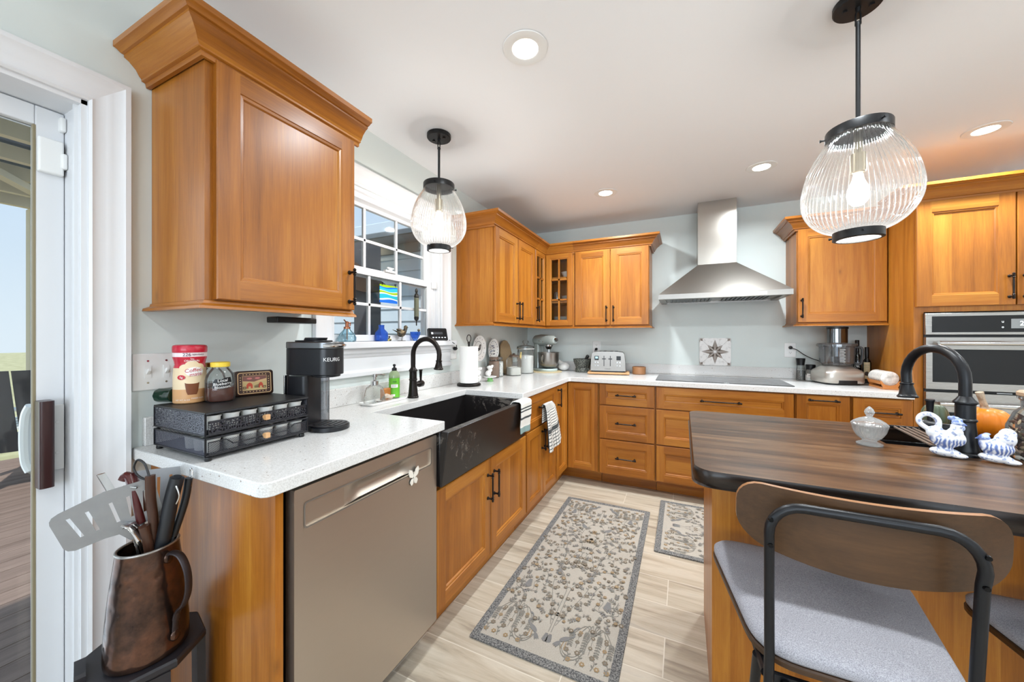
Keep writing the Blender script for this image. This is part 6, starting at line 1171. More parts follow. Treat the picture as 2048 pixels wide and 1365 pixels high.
e_ = Vector((.906, -.4235)); d_v = Vector((.4235, .906))
def fowl(loc, sgn, shapes, label, nm, head):
    t = thing(nm, label, 'figurine', loc); P3 = lambda a, b, z: (loc[0]+sgn*e_.x*a+d_v.x*b, loc[1]+sgn*e_.y*a+d_v.y*b, loc[2]+z); m = M(); ang = math.atan2(sgn*e_.y, sgn*e_.x); Rz = Matrix.Rotation(ang, 3, 'Z')
    for a, z, rx, ry, rz, tilt in shapes: m.ball(P3(a, 0, z), (rx, ry, rz), rot=Rz @ Matrix.Rotation(-tilt, 3, 'Y'))
    return t, m, P3, Rz
loc = (2.247, 1.483, ZC)
t, m, P3, Rz = fowl(loc, 1, [(-.004, .0135, .031, .017, .0134, 0), (.018, .008, .022, .014, .0078, 0), (.0, .024, .012, .011, .014, 0), (-.003, .05, .031, .019, .026, .1), (.018, .056, .018, .016, .022, .2), (-.022, .066, .019, .013, .020, -.5)], 'blue and white ceramic rooster with a looped tail in front of the island faucet', 'rooster_figurine', None)
m.tube(cat([P3(.014, 0, .065), P3(.017, 0, .082), P3(.018, 0, .096)], 4), [.0155]*4+[.012]*4+[.011], 14)
m.tube(cat([P3(-.03, 0, .07), P3(-.052, 0, .088), P3(-.052, 0, .108), P3(-.036, 0, .118), P3(-.018, 0, .106), P3(-.016, 0, .084), P3(-.024, 0, .072)], 5, True), .0072, 12, closed=True); m.build('body', DELFT, t, remesh=.0022)
m = M(); m.ball(P3(.019, 0, .1), (.0115, .0105, .0105), rot=Rz); m.tube([P3(.028, 0, .099), P3(.038, 0, .095)], [.005, .0008], 10)
for k in range(4): m.ball(P3(.006+.006*k, 0, .113+.002*k-.0012*k*k), (.006, .003, .0065), rot=Rz)
m.ball(P3(.029, 0, .087), (.005, .004, .008), rot=Rz); m.build('head', BLUEGL, t, remesh=.0015)
loc = (2.338, 1.466, ZC)
t, m, P3, Rz = fowl(loc, 1, [(-.004, .0135, .031, .018, .0134, 0), (.018, .008, .022, .014, .0078, 0), (.0, .024, .013, .012, .014, 0), (-.002, .042, .031, .02, .023, 0), (-.02, .048, .014, .013, .018, 0), (.012, .066, .02, .014, .022, -.3), (.016, .082, .016, .01, .016, 0)], 'blue and white ceramic hen facing left beside the rooster', 'hen_figurine', None)
m.build('body', DELFT, t, remesh=.0022); m = M(); m.ball(P3(-.023, 0, .064), (.0115, .0105, .0115), rot=Rz); m.tube([P3(-.032, 0, .063), P3(-.040, 0, .060)], [.004, .0008], 10); m.ball(P3(-.028, 0, .054), (.006, .006, .009), rot=Rz); m.ball(P3(-.018, 0, .076), (.007, .003, .004), rot=Rz); m.build('head', BLUEGL, t, remesh=.0015)
def pumpkin(c, r, h, lobes, mat, label, stem, nm='pumpkin', tilt=0):
    t = thing(nm, label, 'pumpkin' if nm == 'pumpkin' else 'gourd', c); m = M(); P_ = []
    for k in range(19):
        a = -PI/2+PI*k/18; P_.append((max(.001, r*math.cos(a)**.72), h/2+h/2*math.sin(a)*(1-.10*(k > 15)*(k-15)/3)))
    m.lathe(P_, c, 80, True, True, rib=lambda u, q: -.10*q*(1-abs(math.sin(PI*lobes*u)))**1.6); m.build('flesh', mat, t)
    if stem:
        m = M(); x, y, z = c; m.tube(cat([(x, y, z+h*.90), (x-.002, y, z+h+.006), (x-.010, y-.004, z+h+.03), (x-.016, y-.006, z+h+.052)], 5), [.02, .016, .0125, .011, .010, .0095, .009, .0085, .0085, .0085, .0085, .009, .0095, .0098, .010, .0105], 10); m.build('stem', two('dry_stem', (130, 108, 84), (186, 168, 144), 40, .4, .6, .8), t)
    return t
pumpkin((2.505, 1.838, ZC), .062, .102, 9, pm('orange_pumpkin_skin', (226, 126, 20), .4, var=.12, bscale=9), 'small orange pumpkin with a long dry stem behind the island faucet', True)
pumpkin((2.398, 1.876, ZC), .036, .1, 8, two('green_mottled_gourd', (84, 96, 74), (206, 150, 84), 18, .5, .72, .35), 'mottled green gourd behind the island faucet, left of the pumpkin', False, 'gourd')
c = (2.475, 1.545, ZC); t = thing('potpourri_jar', 'large glass jar of brown potpourri at the right edge', 'jar', c)
m = M(); m.lathe([(0, 0), (.062, 0), (.07, .006), (.074, .05), (.072, .09), (.058, .13), (.046, .145), (.046, .165), (.052, .170), (.052, .176)], c, 44, False, False); m.build('glass', GLASS, t)
random.seed(11); pmats = [pm('petal_'+n_, cc, .7) for n_, cc in (('brown', (96, 58, 40)), ('dark', (58, 32, 28)), ('cream', (206, 182, 148)), ('olive', (92, 86, 52)), ('rust', (142, 82, 48)))]
m = M()
for k in range(420):
    z = random.uniform(.006, .125); rr_ = (.064 if z < .09 else .064-(z-.09)*.5)*math.sqrt(random.random()); a = random.uniform(0, 2*PI); m.cur = random.choice([0, 0, 1, 1, 2, 3, 4])
    R_ = Matrix.Rotation(random.uniform(0, PI), 3, 'X') @ Matrix.Rotation(random.uniform(0, PI), 3, 'Y'); m.ball((c[0]+rr_*math.cos(a), c[1]+rr_*math.sin(a), c[2]+z), (random.uniform(.006, .011), random.uniform(.004, .008), .0025), 7, 4, rot=R_)
o = m.build('potpourri', pmats, t); o['kind'] = 'stuff'
m = M(); m.lathe([(0, .1765), (.05, .1765), (.053, .179), (.053, .188), (.048, .192), (0, .192)], c, 36, False, False); m.build('lid', pm('pale_wood_lid', (176, 146, 118), .5), t)

# ================================================================ STOOLS
FAB = two('grey_woven_fabric', (130, 128, 134), (172, 170, 175), 620, .35, .62, .95, bump=.25); SCR = pm('black_screw', (18, 18, 20), .25, .7)
def stool(ox, oy, label):
    t = thing('counter_stool', label, 'stool', (ox, oy, 0), 'counter stools at the island'); TT = lambda x, y, z: Vector((ox+x, oy+y, z))
    def seat_outline(k, n=7):
        pts = [(.225, .20), (-.225, .20), (-.16, -.215), (.16, -.215)]; out_ = []; r = .075
        cxm, cym = 0, 0
        for i in range(4):
            p = Vector(pts[i]); a = (Vector(pts[i-1])-p).normalized(); b = (Vector(pts[(i+1) % 4])-p).normalized(); p1, p2 = p+a*r, p+b*r
            for q in range(n+1): s_ = q/n; out_.append((1-s_)**2*p1+2*s_*(1-s_)*p+s_*s_*p2)
        return [((p.x)*(1-k/.22), p.y*(1-k/.22)-k*.0) for p in out_]
    m = M(); m.T = TT; m.loft([[(x, y, z-.018*max(0, (y-.02)/.2)**2*0) for x, y in seat_outline(k)] for k, z in ((.003, .600), (0, .603), (0, .612), (.003, .615))]); st = m.build('seat', WB, t)
    m = M(); m.T = TT; m.loft([[(x, y, z) for x, y in seat_outline(k)] for k, z in ((.006, .6155), (.002, .622), (.002, .632), (.010, .641), (.03, .6465), (.08, .650), (.15, .651))]); m.build('cushion', FAB, t, angle=60)
    # bent tube: rear legs and back loop in one piece
    zt_ = .940; yb_ = lambda z: -.232-.02*max(0, z-.62)/.33-(.05*(.62-z)/.62 if z < .62 else 0); xs = lambda z: .143+(.03*(.62-z)/.62 if z < .62 else .004*(z-.62)/.3)
    L_ = [(-xs(z), yb_(z), z) for z in (.0, .2, .42, .58, .64, .76, .86)]; cr_ = [(-.147+.055*(1-math.cos(a)), yb_(zt_), zt_-.055+.055*math.sin(a)) for a in [PI/2*k/6 for k in range(7)]]
    path = L_+cr_+[(-p[0], p[1], p[2]) for p in cr_[::-1]]+[(-p[0], p[1], p[2]) for p in L_[::-1]]; m = M(); m.T = TT; m.tube([(p[0]*.972-.004, p[1], p[2]) for p in path], .0087, 14); m.build('back_frame', NAVYBLK, t)
    # curved backrest
    m = M(); m.T = TT; hw, nx_, nz_ = .2, 28, 8
    def outl(u):
        a = abs(2*u-1); k1 = max(0, (a-.78)/.22); k2 = max(0, (a-.74)/.26); top = .962-.003*a*a-.045*(1-math.sqrt(max(0, 1-k1*k1))); bot = .818+.022*a*a+.042*(1-math.sqrt(max(0, 1-k2*k2))); return top, bot
    def surf(u, v, off): u = .5-.5*math.cos(PI*u); top, bot = outl(u); x = (2*u-1)*hw; z = bot+(top-bot)*v; return (x+.007, yb_(z)+.0125+.055*(abs(x)/hw)**2.0+off, z)
    m.grid(lambda u, v: surf(u, v, 0), nx_, nz_); m.grid(lambda u, v: surf(u, v, .011), nx_, nz_)
    bd0 = [(i/nx_, 0) for i in range(nx_)]+[(1, j/nz_) for j in range(nz_)]+[(1-i/nx_, 1) for i in range(nx_)]+[(0, 1-j/nz_) for j in range(nz_)]
    m.loft([[surf(u, v, 0) for u, v in bd0], [surf(u, v, .011) for u, v in bd0]], False, False, 1); br_ = m.build('backrest', [WB, pm('pale_plywood_edge', (150, 104, 64), .35) if 'pale_plywood_edge' not in bpy.data.materials else bpy.data.materials['pale_plywood_edge']], t)
    for x in (-.1455, .1375):
        for z in (.862, .912): m = M(); m.T = TT; m.cyl((x, yb_(z)-.0084, z), (x, yb_(z)-.012, z), .0048, .0038, 12); m.build('screw', SCR, br_)
    for sx_ in (-1, 1):
        m = M(); m.T = TT; m.tube([(sx_*.172, -.03, 0), (sx_*.160, -.13, .40), (sx_*.154, -.178, .589)], .0095, 12); m.build('leg', NAVYBLK, t)
        m = M(); m.T = TT; m.tube([(sx_*.168, .15, .588), (sx_*.146, -.22, .588)], .010, 10); m.build('side_rail', NAVYBLK, t)
    m = M(); m.T = TT; m.box(-.14, .14, -.222, -.212, .568, .592); rl_ = m.build('cross_rail', NAVYBLK, t); m = M(); m.T = TT; m.box(-.16, .16, .14, .155, .576, .596); m.build('cross_rail', NAVYBLK, t)
    for x in (-.115, .115): m = M(); m.T = TT; m.cyl((x, -.222, .58), (x, -.228, .58), .009, seg=12); m.build('screw', SCR, rl_)
    m = M(); m.T = TT; z = .22; xa = xs(z); m.tube([(-xa, yb_(z), z), (-.165, -.09, z), (.165, -.09, z), (xa, yb_(z), z)], .010, 12, closed=True); m.build('footrest', NAVYBLK, t)
    return t
s1 = stool(1.855, 1.095, 'stool with a grey fabric seat and brown wooden backrest nearest the camera')
dup(s1, (2.385, 1.095, 0), 'second stool, only its grey seat corner showing at the right edge')

# ================================================================ STEP STOOL, COPPER PITCHER, UTENSILS
sx0, sy0, sz = .325, .438, .48
BLKP = pm('worn_black_paint', (34, 32, 36), .42, var=.25, bscale=20); GOLD = pm('gold_flower_paint', (122, 88, 52), .5)
t = thing('plant_stool', 'small black painted stool with gold flowers beside the end panel', 'stool', (sx0, sy0, 0))
o8 = [(sx0+.125*math.cos(math.radians(7.5+45*k)), sy0+.122*math.sin(math.radians(7.5+45*k))) for k in range(8)]
m = M(); m.loft([[(sx0+(x-sx0)*k, sy0+(y-sy0)*k, z) for x, y in o8] for k, z in ((.97, sz-.022), (1, sz-.016), (1, sz-.005), (.97, sz))]); m.build('seat', BLKP, t, flatsh=True)
for k in range(4):
    a = math.radians(-15+90*k); ca_, sa_ = math.cos(a), math.sin(a); TG = lambda u, v, z: Vector((sx0+ca_*u-sa_*v, sy0+sa_*u+ca_*v, z)); o = .0 if k == 1 else .025
    m = M(); m.loft([[TG(u, v, z) for u, v in ((u0, -w_), (u0+.018, -w_), (u0+.018, w_), (u0, w_))] for u0, w_, z in ((.100+o, .05, 0), (.096, .036, sz-.04), (.096, .036, sz-.0225+(.035 if k > 1 else -.001)), (.096, .030, sz-.022+(.04 if k > 1 else 0)))]); lg = m.build('leg', BLKP, t, flatsh=True)
    m = M(); fu = lambda v, z: TG(.1145+o*(1-z/sz)+.0005, v, z)
    for q in range(5): b = 2*PI*q/5; m.flat([fu(.012*math.cos(b)+.009*math.cos(h_), sz-.075+.012*math.sin(b)+.009*math.sin(h_)) for h_ in [2*PI*i/9 for i in range(9)]])
    m.flat([fu(.005*math.cos(h_), sz-.075+.005*math.sin(h_)) for h_ in [2*PI*i/9 for i in range(9)]]); m.tube([fu(0, sz-.09), fu(.006, sz-.16), fu(-.004, sz-.24)], .0015, 5); m.build('painted_flower', GOLD, lg, flatsh=True)
def copper():
    m, nt, b = newmat('hammered_copper'); L = nt.links; tcn = N(nt, 'TexCoord'); v = N(nt, 'TexVoronoi', feature='SMOOTH_F1', Scale=42.0); L.new(tcn.outputs['Object'], v.inputs['Vector']); bp = N(nt, 'Bump', Strength=.45, Distance=.004); L.new(v.outputs['Distance'], bp.inputs['Height']); L.new(bp.outputs[0], b.inputs['Normal'])
    no = N(nt, 'TexNoise', Scale=13.0, Detail=6.0, Roughness=.7); L.new(tcn.outputs['Object'], no.inputs['Vector']); r = ramp(nt, [(.3, (44, 38, 38)), (.48, (80, 62, 54)), (.64, (108, 78, 64))]); L.new(no.outputs[0], r.inputs[0]); L.new(r.outputs[0], b.inputs['Base Color'])
    r2 = ramp(nt, [(.3, (150, 150, 150)), (.7, (90, 90, 90))]); L.new(no.outputs[0], r2.inputs[0]); L.new(r2.outputs[0], b.inputs['Roughness']); b.inputs['Metallic'].default_value = .85; return m
px_, py_, pz = .352, .436, sz+.0005; t = thing('copper_pitcher', 'tall hammered copper pitcher full of grilling tools on the black stool', 'pitcher', (px_, py_, pz)); COPPER = copper()
pr = cat([(.071, 0, 0), (.0745, 0, .006), (.0755, 0, .03), (.072, 0, .1), (.066, 0, .17), (.0585, 0, .235), (.0555, 0, .262)], 4)
m = M(); m.lathe([(.001, .0)]+[(p.x, p.z) for p in pr]+[(.053, .262), (.0565, .23), (.064, .165), (.07, .1), (.073, .03), (.001, .008)], (px_, py_, pz), 44, True, True, ell=(.96, 1.04)); m.build('body', COPPER, t, angle=50)
m = M(); m.tube([(px_+.0545*.96*math.cos(2*PI*k/36), py_+.0545*1.04*math.sin(2*PI*k/36), pz+.262) for k in range(36)], .0032, 8, closed=True); m.build('rim', pm('worn_silver_rim', (150, 146, 142), .3, .9), t)
hdv = Vector((.95, .31)).normalized(); HP = lambda r, z: (px_+hdv.x*r, py_+hdv.y*r, pz+z)
m = M(); m.tube(cat([HP(.056, .238), HP(.068, .247), HP(.092, .240), HP(.110, .205), HP(.113, .16), HP(.102, .125), HP(.084, .104), HP(.078, .08), HP(.076, .05)], 5), [.006]*35+[.005]*6, 12, flat=(1.5, .7)); m.build('handle', pm('dark_iron_handle', (60, 54, 56), .4, .7), t)
for z in (.235, .045): m = M(); m.ball(HP(.059 if z > .2 else .0765, z), (.006, .012, .014), rot=Matrix.Rotation(math.atan2(hdv.y, hdv.x), 3, 'Z')); m.build('rivet_plate', COPPER, t)
UST = pm('scuffed_stainless', (150, 153, 157), .38, .75, var=.12, bscale=40)
# big slotted spatula
t = thing('spatula', 'wide slotted steel spatula sticking out of the pitcher to the left', 'spatula', (.33, .41, .74)); 
ex, ez = Vector((.31, .935, 0)).normalized(), Vector((0, 0, 1)); rt = math.radians(13); ux = ex*math.cos(rt)+ez*math.sin(rt); uz = ez*math.cos(rt)-ex*math.sin(rt); un = ux.cross(uz); S0 = Vector((.330, .378, .842))
SP = lambda a, b, c_=0: S0+ux*a*1.13+uz*b*1.1+un*(c_+.3*a*a)
def spat_shape(n=8): return [(-.073, -.034), (-.069, -.042), (-.060, -.047), (-.02, -.048), (.0, -.052), (.012, -.075), (.03, -.075), (.03, -.052), (.055, -.046), (.072, -.032), (.074, .034), (.073, .039), (.070, .043), (.064, .045), (.0, .05), (-.064, .039), (-.073, .035), (-.077, .029), (-.078, .022)]
slots = [[(x-.0028+s_*.012, -.025), (x+.0028+s_*.012, -.025), (x+.0028-s_*.006, .022), (x-.0028-s_*.006, .022)] for x, s_ in ((-.052, .5), (-.028, .3), (.004, .1), (.028, -.2), (.052, -.5))]
pv, pf = cut(spat_shape(), slots); m = M(); m.add([SP(a, b) for a, b in pv], pf); m.build('blade', UST, t, solid=.0016, flatsh=True)
m = M(); m.tube(cat([SP(.021, -.070), SP(.028, -.092), (.345, .425, .72), (.352, .43, .60)], 5), .009, 8, flat=(1.0, .18)); m.build('neck', UST, t)
def tool(nm, label, cat_, parts, loc):
    t = thing(nm, label, cat_, loc)
    for pn, pts, r, mt, kw in parts: m = M(); m.tube(cat(pts, 5) if len(pts) > 2 else pts, r, 12, **kw); m.build(pn, mt, t)
    return t
R1 = Matrix; tool('serving_fork', 'grilling tool with a dark red handle behind the spatula', 'utensil', [('handle', [(.312, .409, .905), (.318, .414, .915), (.33, .42, .88), (.338, .43, .80)], [.010]+[.0135]*15, pm('dark_red_handle', (74, 24, 24), .3, coat=.4), {'flat': (1.2, .8)}), ('shaft', [(.338, .43, .80), (.345, .436, .60)], .004, UST, {}), ('ring', [(.326, .40, .896), (.352, .415, .892)], .0022, CHROME, {})], (.338, .43, .75))
t = tool('grill_tongs_handle', 'grilling tool with a worn rosewood handle and a black cord loop', 'utensil', [('handle', [(.362, .436, .916), (.362, .437, .86), (.367, .44, .80), (.366, .44, .72)], [.0085]*16, WRED, {'flat': (1.2, .8)}), ('shaft', [(.366, .44, .72), (.36, .44, .58)], .004, UST, {}), ('cord_loop', [(.362, .434, .915), (.350, .43, .945), (.335, .422, .955), (.327, .418, .935), (.338, .423, .915), (.356, .433, .905)], .0025, BLACKP, {})], (.364, .44, .75))
tool('barbecue_brush', 'grilling tool with a thick black handle nearest the end panel', 'utensil', [('handle', [(.392, .478, .905), (.39, .476, .895), (.386, .468, .85), (.382, .458, .78), (.376, .452, .73)], [.009]*3+[.015]*18, pm('black_grip', (26, 28, 32), .4), {}), ('shaft', [(.376, .452, .73), (.365, .445, .60)], .005, UST, {}), ('hang_loop', [(.402, .470, .885), (.409, .474, .86), (.404, .47, .84)], .002, CHROME, {})], (.38, .46, .75))
tool('barbecue_fork', 'grilling tool with a slim black handle right behind the thick one', 'utensil', [('handle', [(.39, .502, .892), (.385, .495, .83), (.375, .476, .75)], [.0085]*11, bpy.data.materials['black_grip'], {}), ('shaft', [(.375, .476, .75), (.36, .45, .60)], .004, UST, {}), ('hang_loop', [(.386, .506, .885), (.384, .508, .912), (.393, .508, .905), (.394, .504, .87)], .002, CHROME, {})], (.375, .476, .75))
t = thing('slotted_turner', 'pale steel slotted turner standing behind the wooden handles', 'spatula', (.34, .455, .74)); TQ0 = Vector((.292, .478, .85)); tx = Vector((.30, .95, 0)).normalized(); tz_ = Vector((.22, -.10, -1)).normalized()
TQ = lambda a, b: TQ0+tx*a+tz_*b; shp = [(-.046, -.062), (.046, -.052), (.044, .03), (.016, .052), (.012, .075), (-.012, .075), (-.016, .052), (-.044, .03)]; sl = [[(x-.003, -.035), (x+.003, -.035), (x+.003, .025), (x-.003, .025)] for x in (-.024, 0, .024)]
pv, pf = cut(shp, sl); m = M(); m.add([TQ(a, b) for a, b in pv], pf); m.build('blade', UST, t, solid=.0016, flatsh=True)
m = M(); m.tube([TQ(0, .072), TQ(0, .12), (.345, .45, .62)], .008, 8, flat=(1, .25)); m.build('neck', UST, t)
tool('tongs', 'bundle of shiny steel tong arms lying in the pitcher mouth', 'tongs', [('arm', [(.322, .396, .785), (.335, .402, .800), (.352, .412, .785), (.358, .43, .70)], .0055, CHROME, {'flat': (1.3, .5)}), ('arm', [(.334, .400, .798), (.349, .407, .808), (.362, .42, .78), (.36, .435, .70)], .0055, CHROME, {'flat': (1.3, .5)}), ('scallop', [(.345, .396, .81), (.360, .405, .80), (.37, .416, .77)], .009, CHROME, {'flat': (1.2, .35)}), ('grip', [(.372, .42, .80), (.371, .428, .76), (.366, .436, .70)], .010, WRED, {})], (.35, .41, .72))
tool('skewer', 'clear plastic strip poking out behind the big spatula', 'skewer', [('strip', [(.182, .404, .902), (.24, .415, .84), (.325, .43, .735), (.34, .432, .60)], .009, GLASS, {'flat': (1, .3)})], (.325, .43, .735))

# ================================================================ RUGS
def rug(x0, x1, y0, y1, along, label, seed):
    random.seed(seed); z = .0072; t = thing('rug', label, 'rug', ((x0+x1)/2, (y0+y1)/2, 0.0004))
    m = M(); m.prism(rrect(x0, x1, y0, y1, .008, 2), .0006, .007); m.build('border', two('grey_woven_border', (58, 58, 60), (140, 138, 134), 190, .36, .62, .95, stretch=(1, 1, 1), bump=.4), t)
    b = .034; m = M(); m.add([(x0+b, y0+b, z), (x1-b, y0+b, z), (x1-b, y1-b, z), (x0+b, y1-b, z)], [(0, 1, 2, 3)], 0)
    if along == 'y': w_, l_ = (x1-x0)/2-b, (y1-y0)-2*b; Pm = lambda s_, q: ((x0+x1)/2+s_, y0+b+q)
    else: w_, l_ = (y1-y0)/2-b, (x1-x0)-2*b; Pm = lambda s_, q: (x0+b+q, (y0+y1)/2-s_)
    lay = [0]
    def poly(pts, mi):
        lay[0] += 1; zz = z+.00025+.0000015*lay[0]
        for sg in (1, -1): m.flat([(*Pm(sg*s_, q), zz) for s_, q in pts], mi)
    def stem(pts, wd=.0016, mi=1):
        p = cat([(a, b_, 0) for a, b_ in pts], 6); 
        for i in range(len(p)-1):
            d = (p[i+1]-p[i]); 
            if d.length < 1e-6: continue
            n_ = Vector((-d.y, d.x, 0)).normalized()*wd; poly([((p[i]+n_).x, (p[i]+n_).y), ((p[i]-n_).x, (p[i]-n_).y), ((p[i+1]-n_).x, (p[i+1]-n_).y), ((p[i+1]+n_).x, (p[i+1]+n_).y)], mi)
        return p
    def leaf(a, b_, ang, L, wd, mi=1): ca_, sa_ = math.cos(ang), math.sin(ang); poly([(a+ca_*u-sa_*v, b_+sa_*u+ca_*v) for u, v in ((0, 0), (L*.4, wd), (L*.75, wd*.7), (L, 0), (L*.75, -wd*.7), (L*.4, -wd))], mi)
    def flower(a, b_, r, mi=2):
        poly([(a+r*(1+.18*math.cos(6*h_))*math.cos(h_), b_+r*(1+.18*math.cos(6*h_))*math.sin(h_)) for h_ in [2*PI*i/18 for i in range(18)]], mi); poly([(a+r*.35*math.cos(h_), b_+r*.35*math.sin(h_)) for h_ in [2*PI*i/8 for i in range(8)]], 0 if random.random() < .5 else 1)
    def spray(pts, fl=True, lf=.02, every=4):
        p = stem(pts)
        for i in range(3, len(p)-1, every):
            d = p[i]-p[i-1]; an = math.atan2(d.y, d.x); sd = 1 if (i//every) % 2 else -1; e2 = an+sd*.9; leaf(p[i].x, p[i].y, e2, lf, lf*.22)
            if fl and (i//every) % 2 == 0: a, b_ = p[i].x+math.cos(an-sd*1.1)*.028, p[i].y+math.sin(an-sd*1.1)*.028; stem([(p[i].x, p[i].y), (a, b_)], .0011); flower(a, b_, .0115, random.choice([2, 2, 3]))
        flower(p[-1].x, p[-1].y, .0105, 2)
    def palm(a, b_, ang, L, mi=4):
        for k in range(6):
            f_ = k/5; x, y = a+math.cos(ang)*L*f_, b_+math.sin(ang)*L*f_
            for sd in (1, -1): leaf(x, y, ang+sd*.75, L*.55*(1-.6*f_), L*.09, mi)
        leaf(a, b_, ang, L*1.25, L*.1, mi)
    def drop(a, b_, q, side):
        p = stem([(a, b_), (a+side*.02*q, b_-.02), (a+side*.03*q, b_-.07*q), (a+side*.026*q, b_-.15*q)], .001)
        for i in range(3, len(p), 2):
            for sd in (1, -1): leaf(p[i].x, p[i].y, -PI/2+sd*.9, .013, .0028, 1)
    W_, L_ = w_, l_; f = lambda a, b_: (a*W_, b_*L_)
    spray([f(.02, .09), f(.03, .2), f(.04, .3), f(.18, .36), f(.32, .41), f(.2, .5), f(.12, .57), f(.26, .66), f(.2, .74), f(.06, .80), f(.02, .93)], False, .016, 9)
    for s_ in ([f(.04, .12), f(.16, .2), f(.3, .29), f(.34, .34)], [f(.30, .40), f(.5, .44), f(.7, .44), f(.86, .41)], [f(.22, .48), f(.45, .53), f(.62, .53), f(.84, .56)], [f(.34, .41), f(.36, .48), f(.5, .6), f(.62, .63)], [f(.16, .6), f(.4, .66), f(.66, .66), f(.88, .69)], [f(.26, .68), f(.5, .72), f(.72, .71), f(.86, .75)], [f(.1, .78), f(.22, .83), f(.3, .88), f(.34, .92)], [f(.4, .78), f(.55, .77), f(.72, .79), f(.9, .78)], [f(.42, .24), f(.46, .32), f(.55, .36), f(.74, .37)], [f(.9, .3), f(.84, .24), f(.92, .2)], [f(.08, .46), f(.05, .52), f(.13, .55)], [f(.05, .61), f(.1, .66), f(.06, .7)]): spray(s_)
    for a, b_ in ((.04, .435), (.1, .455), (.15, .44), (.05, .46), (.03, .62), (.09, .63), (.13, .615)): flower(a*W_, b_*L_, .013, 2)
    palm(.28*W_, .355*L_, 1.3, .05); palm(.24*W_, .73*L_, 1.0, .045); palm(.74*W_, .245*L_, 1.57, .055); palm(.72*W_, .845*L_, 1.57, .05); palm(.02*W_, .05*L_, 1.5, .04)
    for a, b_ in ((.74, .235), (.72, .835)):
        for q in (.13, .2): stem([(a*W_, b_*L_-.012), (a*W_-q*W_, b_*L_+.01), (a*W_-q*W_*.7, b_*L_+.06), (a*W_-q*W_*.9, b_*L_+.08)], .0011); stem([(a*W_, b_*L_-.012), (a*W_+q*W_, b_*L_+.01), (a*W_+q*W_*.7, b_*L_+.06), (a*W_+q*W_*.9, b_*L_+.08)], .0011)
    for b0, sg in ((.008, 1), (.985, -1)):
        kk = 1.0 if sg > 0 else .62
        B = lambda q: (b0+q*sg*kk)*L_
        stem([(.20*W_, B(.06)), (.30*W_, B(.022)), (.47*W_, B(.018)), (.58*W_, B(.05)), (.6*W_, B(.09)), (.66*W_, B(.135))], .0018); stem([(.23*W_, B(.055)), (.31*W_, B(.03)), (.46*W_, B(.027)), (.55*W_, B(.055)), (.575*W_, B(.09)), (.63*W_, B(.13))], .0012)
        for k, q in enumerate((-.30, -.20, -.10, .0, .10, .20, .28)):
            e = (.66+q)*W_; stem([(.64*W_, B(.115)), ((.66+q*.5)*W_, B(.165-abs(q)*.05)), (e, B(.14-abs(q)*.1))], .0012); p = stem([(e, B(.14-abs(q)*.1)), (e+q*.05*W_, B(.105)), (e+q*.02*W_, B(.05+.05*abs(q)))], .001)
            for i_ in range(1, len(p), 1):
                if k % 2 == 0:
                    for sd in (1, -1): leaf(p[i_].x, p[i_].y, (-PI/2 if sg > 0 else PI/2)+sd*1.0, .014, .003, 1)
                elif i_ % 4 == 1: flower(p[i_].x, p[i_].y, .0085, random.choice([2, 3]))
        for q in (-.26, -.05, .16, .3): flower((.66+q)*W_, B(.015), .010, 3)
        for q in (.35, .52, .74, .93): spray([(q*W_, B(.005)), ((q+.03)*W_, B(.03)), ((q-.02)*W_, B(.045))], False, .014, 3)
        a, b_ = .26*W_, B(.075); poly([(a+.024*math.cos(h_)*.75-.011*math.sin(h_)*.65*sg, b_+.024*math.cos(h_)*.65*sg+.011*math.sin(h_)*.75) for h_ in [2*PI*i/16 for i in range(16)]], 4)
        for dq in (-.2, 0, .2): leaf(a-.012, b_-.014*sg, (-2.1 if sg > 0 else 2.1)+dq, .042, .005, 4)
        stem([(a+.016, b_+.014*sg), (a+.034, b_+.03*sg), (a+.022, b_+.052*sg), (a+.030, b_+.072*sg)], .0032, 4); leaf(a+.026, b_+.073*sg, .45*sg, .026, .005, 4); stem([(a, b_-.012*sg), (a-.004, b_-.052*sg)], .0015, 3); stem([(a+.010, b_-.01*sg), (a+.011, b_-.05*sg)], .0015, 3)
    taken = []
    for k in range(900):
        a, b_ = random.uniform(.06, .96)*W_, random.uniform(.17 if random.random() < .8 else .12, .9)*L_
        if any((a-x)**2+(b_-y)**2 < .034**2 for x, y in taken): continue
        taken.append((a, b_)); an = random.uniform(0, 2*PI); c_ = random.random()
        if c_ < .45:
            e = (a+.02*math.cos(an), b_+.02*math.sin(an)); stem([(a-.016*math.cos(an), b_-.016*math.sin(an)), (a, b_), e], .001); flower(*e, random.uniform(.008, .011), random.choice([2, 2, 3])); leaf(a, b_, an+1.1, .018, .004, 1); leaf(a-.01*math.cos(an), b_-.01*math.sin(an), an-1.1, .016, .004, 1)
        elif c_ < .8:
            stem([(a-.02*math.cos(an), b_-.02*math.sin(an)), (a, b_), (a+.02*math.cos(an+.5), b_+.02*math.sin(an+.5))], .001)
            for q in (-.012, 0, .012):
                for sd in (1, -1): leaf(a+q*math.cos(an), b_+q*math.sin(an), an+sd*.8, .015, .0035, random.choice([1, 4]))
        else: flower(a, b_, random.uniform(.007, .010), random.choice([1, 2, 3]))
    m.build('field', [two('oatmeal_weave', (158, 150, 138), (184, 176, 164), 420, .35, .65, .95, bump=.2), pm('grey_vine_yarn', (126, 122, 114), .95), pm('brown_grey_yarn', (120, 108, 92), .95), pm('tan_yarn', (146, 122, 90), .95), pm('slate_yarn', (122, 120, 118), .95)], t, flatsh=True)
rug(.746, 1.346, 1.305, 2.778, 'y', 'long beige rug with grey vines and birds in front of the sink cabinets', 4)
rug(1.404, 2.60, 2.285, 3.02, 'x', 'shorter beige vine rug lying behind the island', 8)

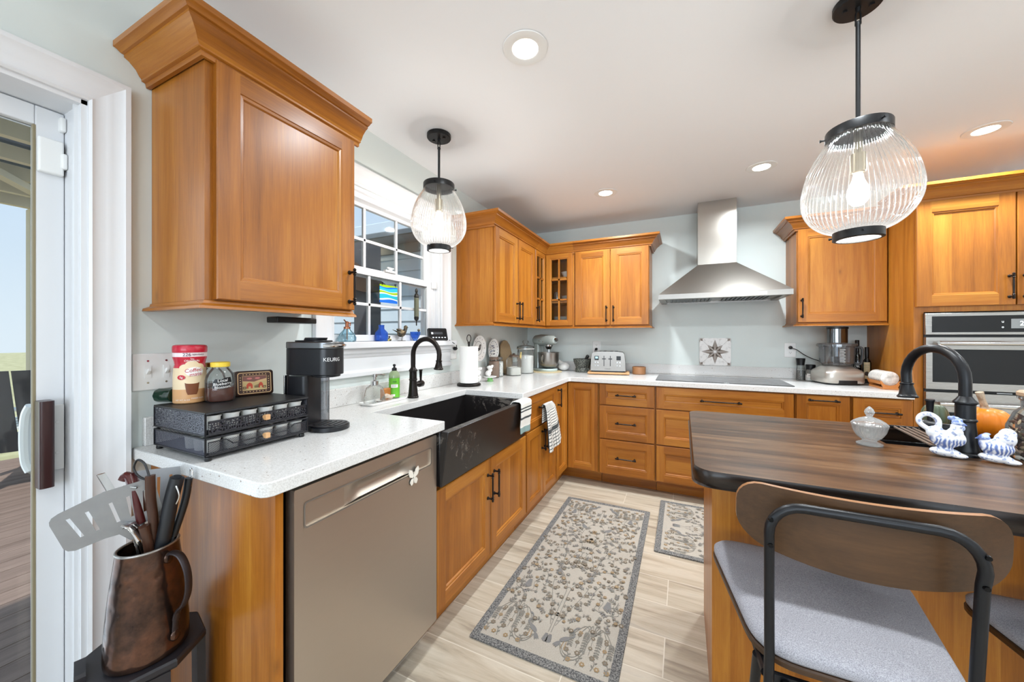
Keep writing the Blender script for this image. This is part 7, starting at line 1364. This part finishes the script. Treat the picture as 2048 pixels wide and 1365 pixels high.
# ================================================================ TOWELS
def towel(nm, label, fn, nu, nv, mats, mf, loc, thick=.004):
    m = M(); m.grid(fn, nu, nv, mf=mf); return tag(m.build(nm, mats, loc=loc, solid=thick, angle=80), label, 'towel')
TW = pm('white_cotton', (226, 224, 218), .95, bump=.3, bscale=500); TDK = pm('dark_grey_stripe', (70, 74, 76), .95); TTE = pm('teal_stripe', (134, 158, 156), .95)
def t1(u, v):
    # v: 0 inside the basin, over the apron top, 1 at the hem
    L = [(-.075, .80), (-.050, .872), (-.040, .884), (-.02, .8865), (.004, .8845), (.0125, .874), (.011, .80), (.004, .745), (.004, .70)]; q = v*(len(L)-1); i = min(len(L)-2, int(q)); f_ = q-i; a = L[i][0]+(L[i+1][0]-L[i][0])*f_; z = L[i][1]+(L[i+1][1]-L[i][1])*f_
    y = 1.905+.155*u+.018*(v-.5)*0; wob_ = .004*math.sin(u*9+1)*max(0, v-.6)/.4; return (.706+a+wob_+(.0 if v < .5 else .002), y+.012*max(0, v-.5), z-.02*u*max(0, v-.6))
def f1(u, v):
    if .66 < v < .675 or .70 < v < .712: return 1
    if .76 < v < .785: return 1
    return 2 if v > .90 else 0
towel('dish_towel', 'white dish towel with dark stripes and teal hem over the sink apron', t1, 24, 72, [TW, TDK, TTE], f1, (.706, 1.98, .70))
def t2(u, v):
    L = [(.674, .66), (.676, .76), (.6735, .786), (.682, .793), (.690, .786), (.694, .74), (.70, .61), (.704, .445)]; q = v*(len(L)-1); i = min(len(L)-2, int(q)); f_ = q-i; x = L[i][0]+(L[i+1][0]-L[i][0])*f_; z = L[i][1]+(L[i+1][1]-L[i][1])*f_; k = max(0, v-.45)/.55
    y0_, y1_ = 2.37+.05*k, 2.485+.24*k; fold = .009*math.sin(u*11)*k; return (x+fold+.006*k, y0_+(y1_-y0_)*u, z+(.03*k)*u-.012*math.sin(u*3.1)*k)
def f2(u, v):
    if v > .86 and v < .885: return 1
    cu, cv = (u*9) % 1, (v*46) % 1
    return 1 if cv < .2 or (cu < .14 and v < .86 and u < .4) or (cu < .12 and v > .885) else 0
towel('dish_towel', 'white towel with a thin black check hanging over the drawer pull right of the sink', t2, 54, 184, [TW, TDK], f2, (.70, 2.45, .47), .003)
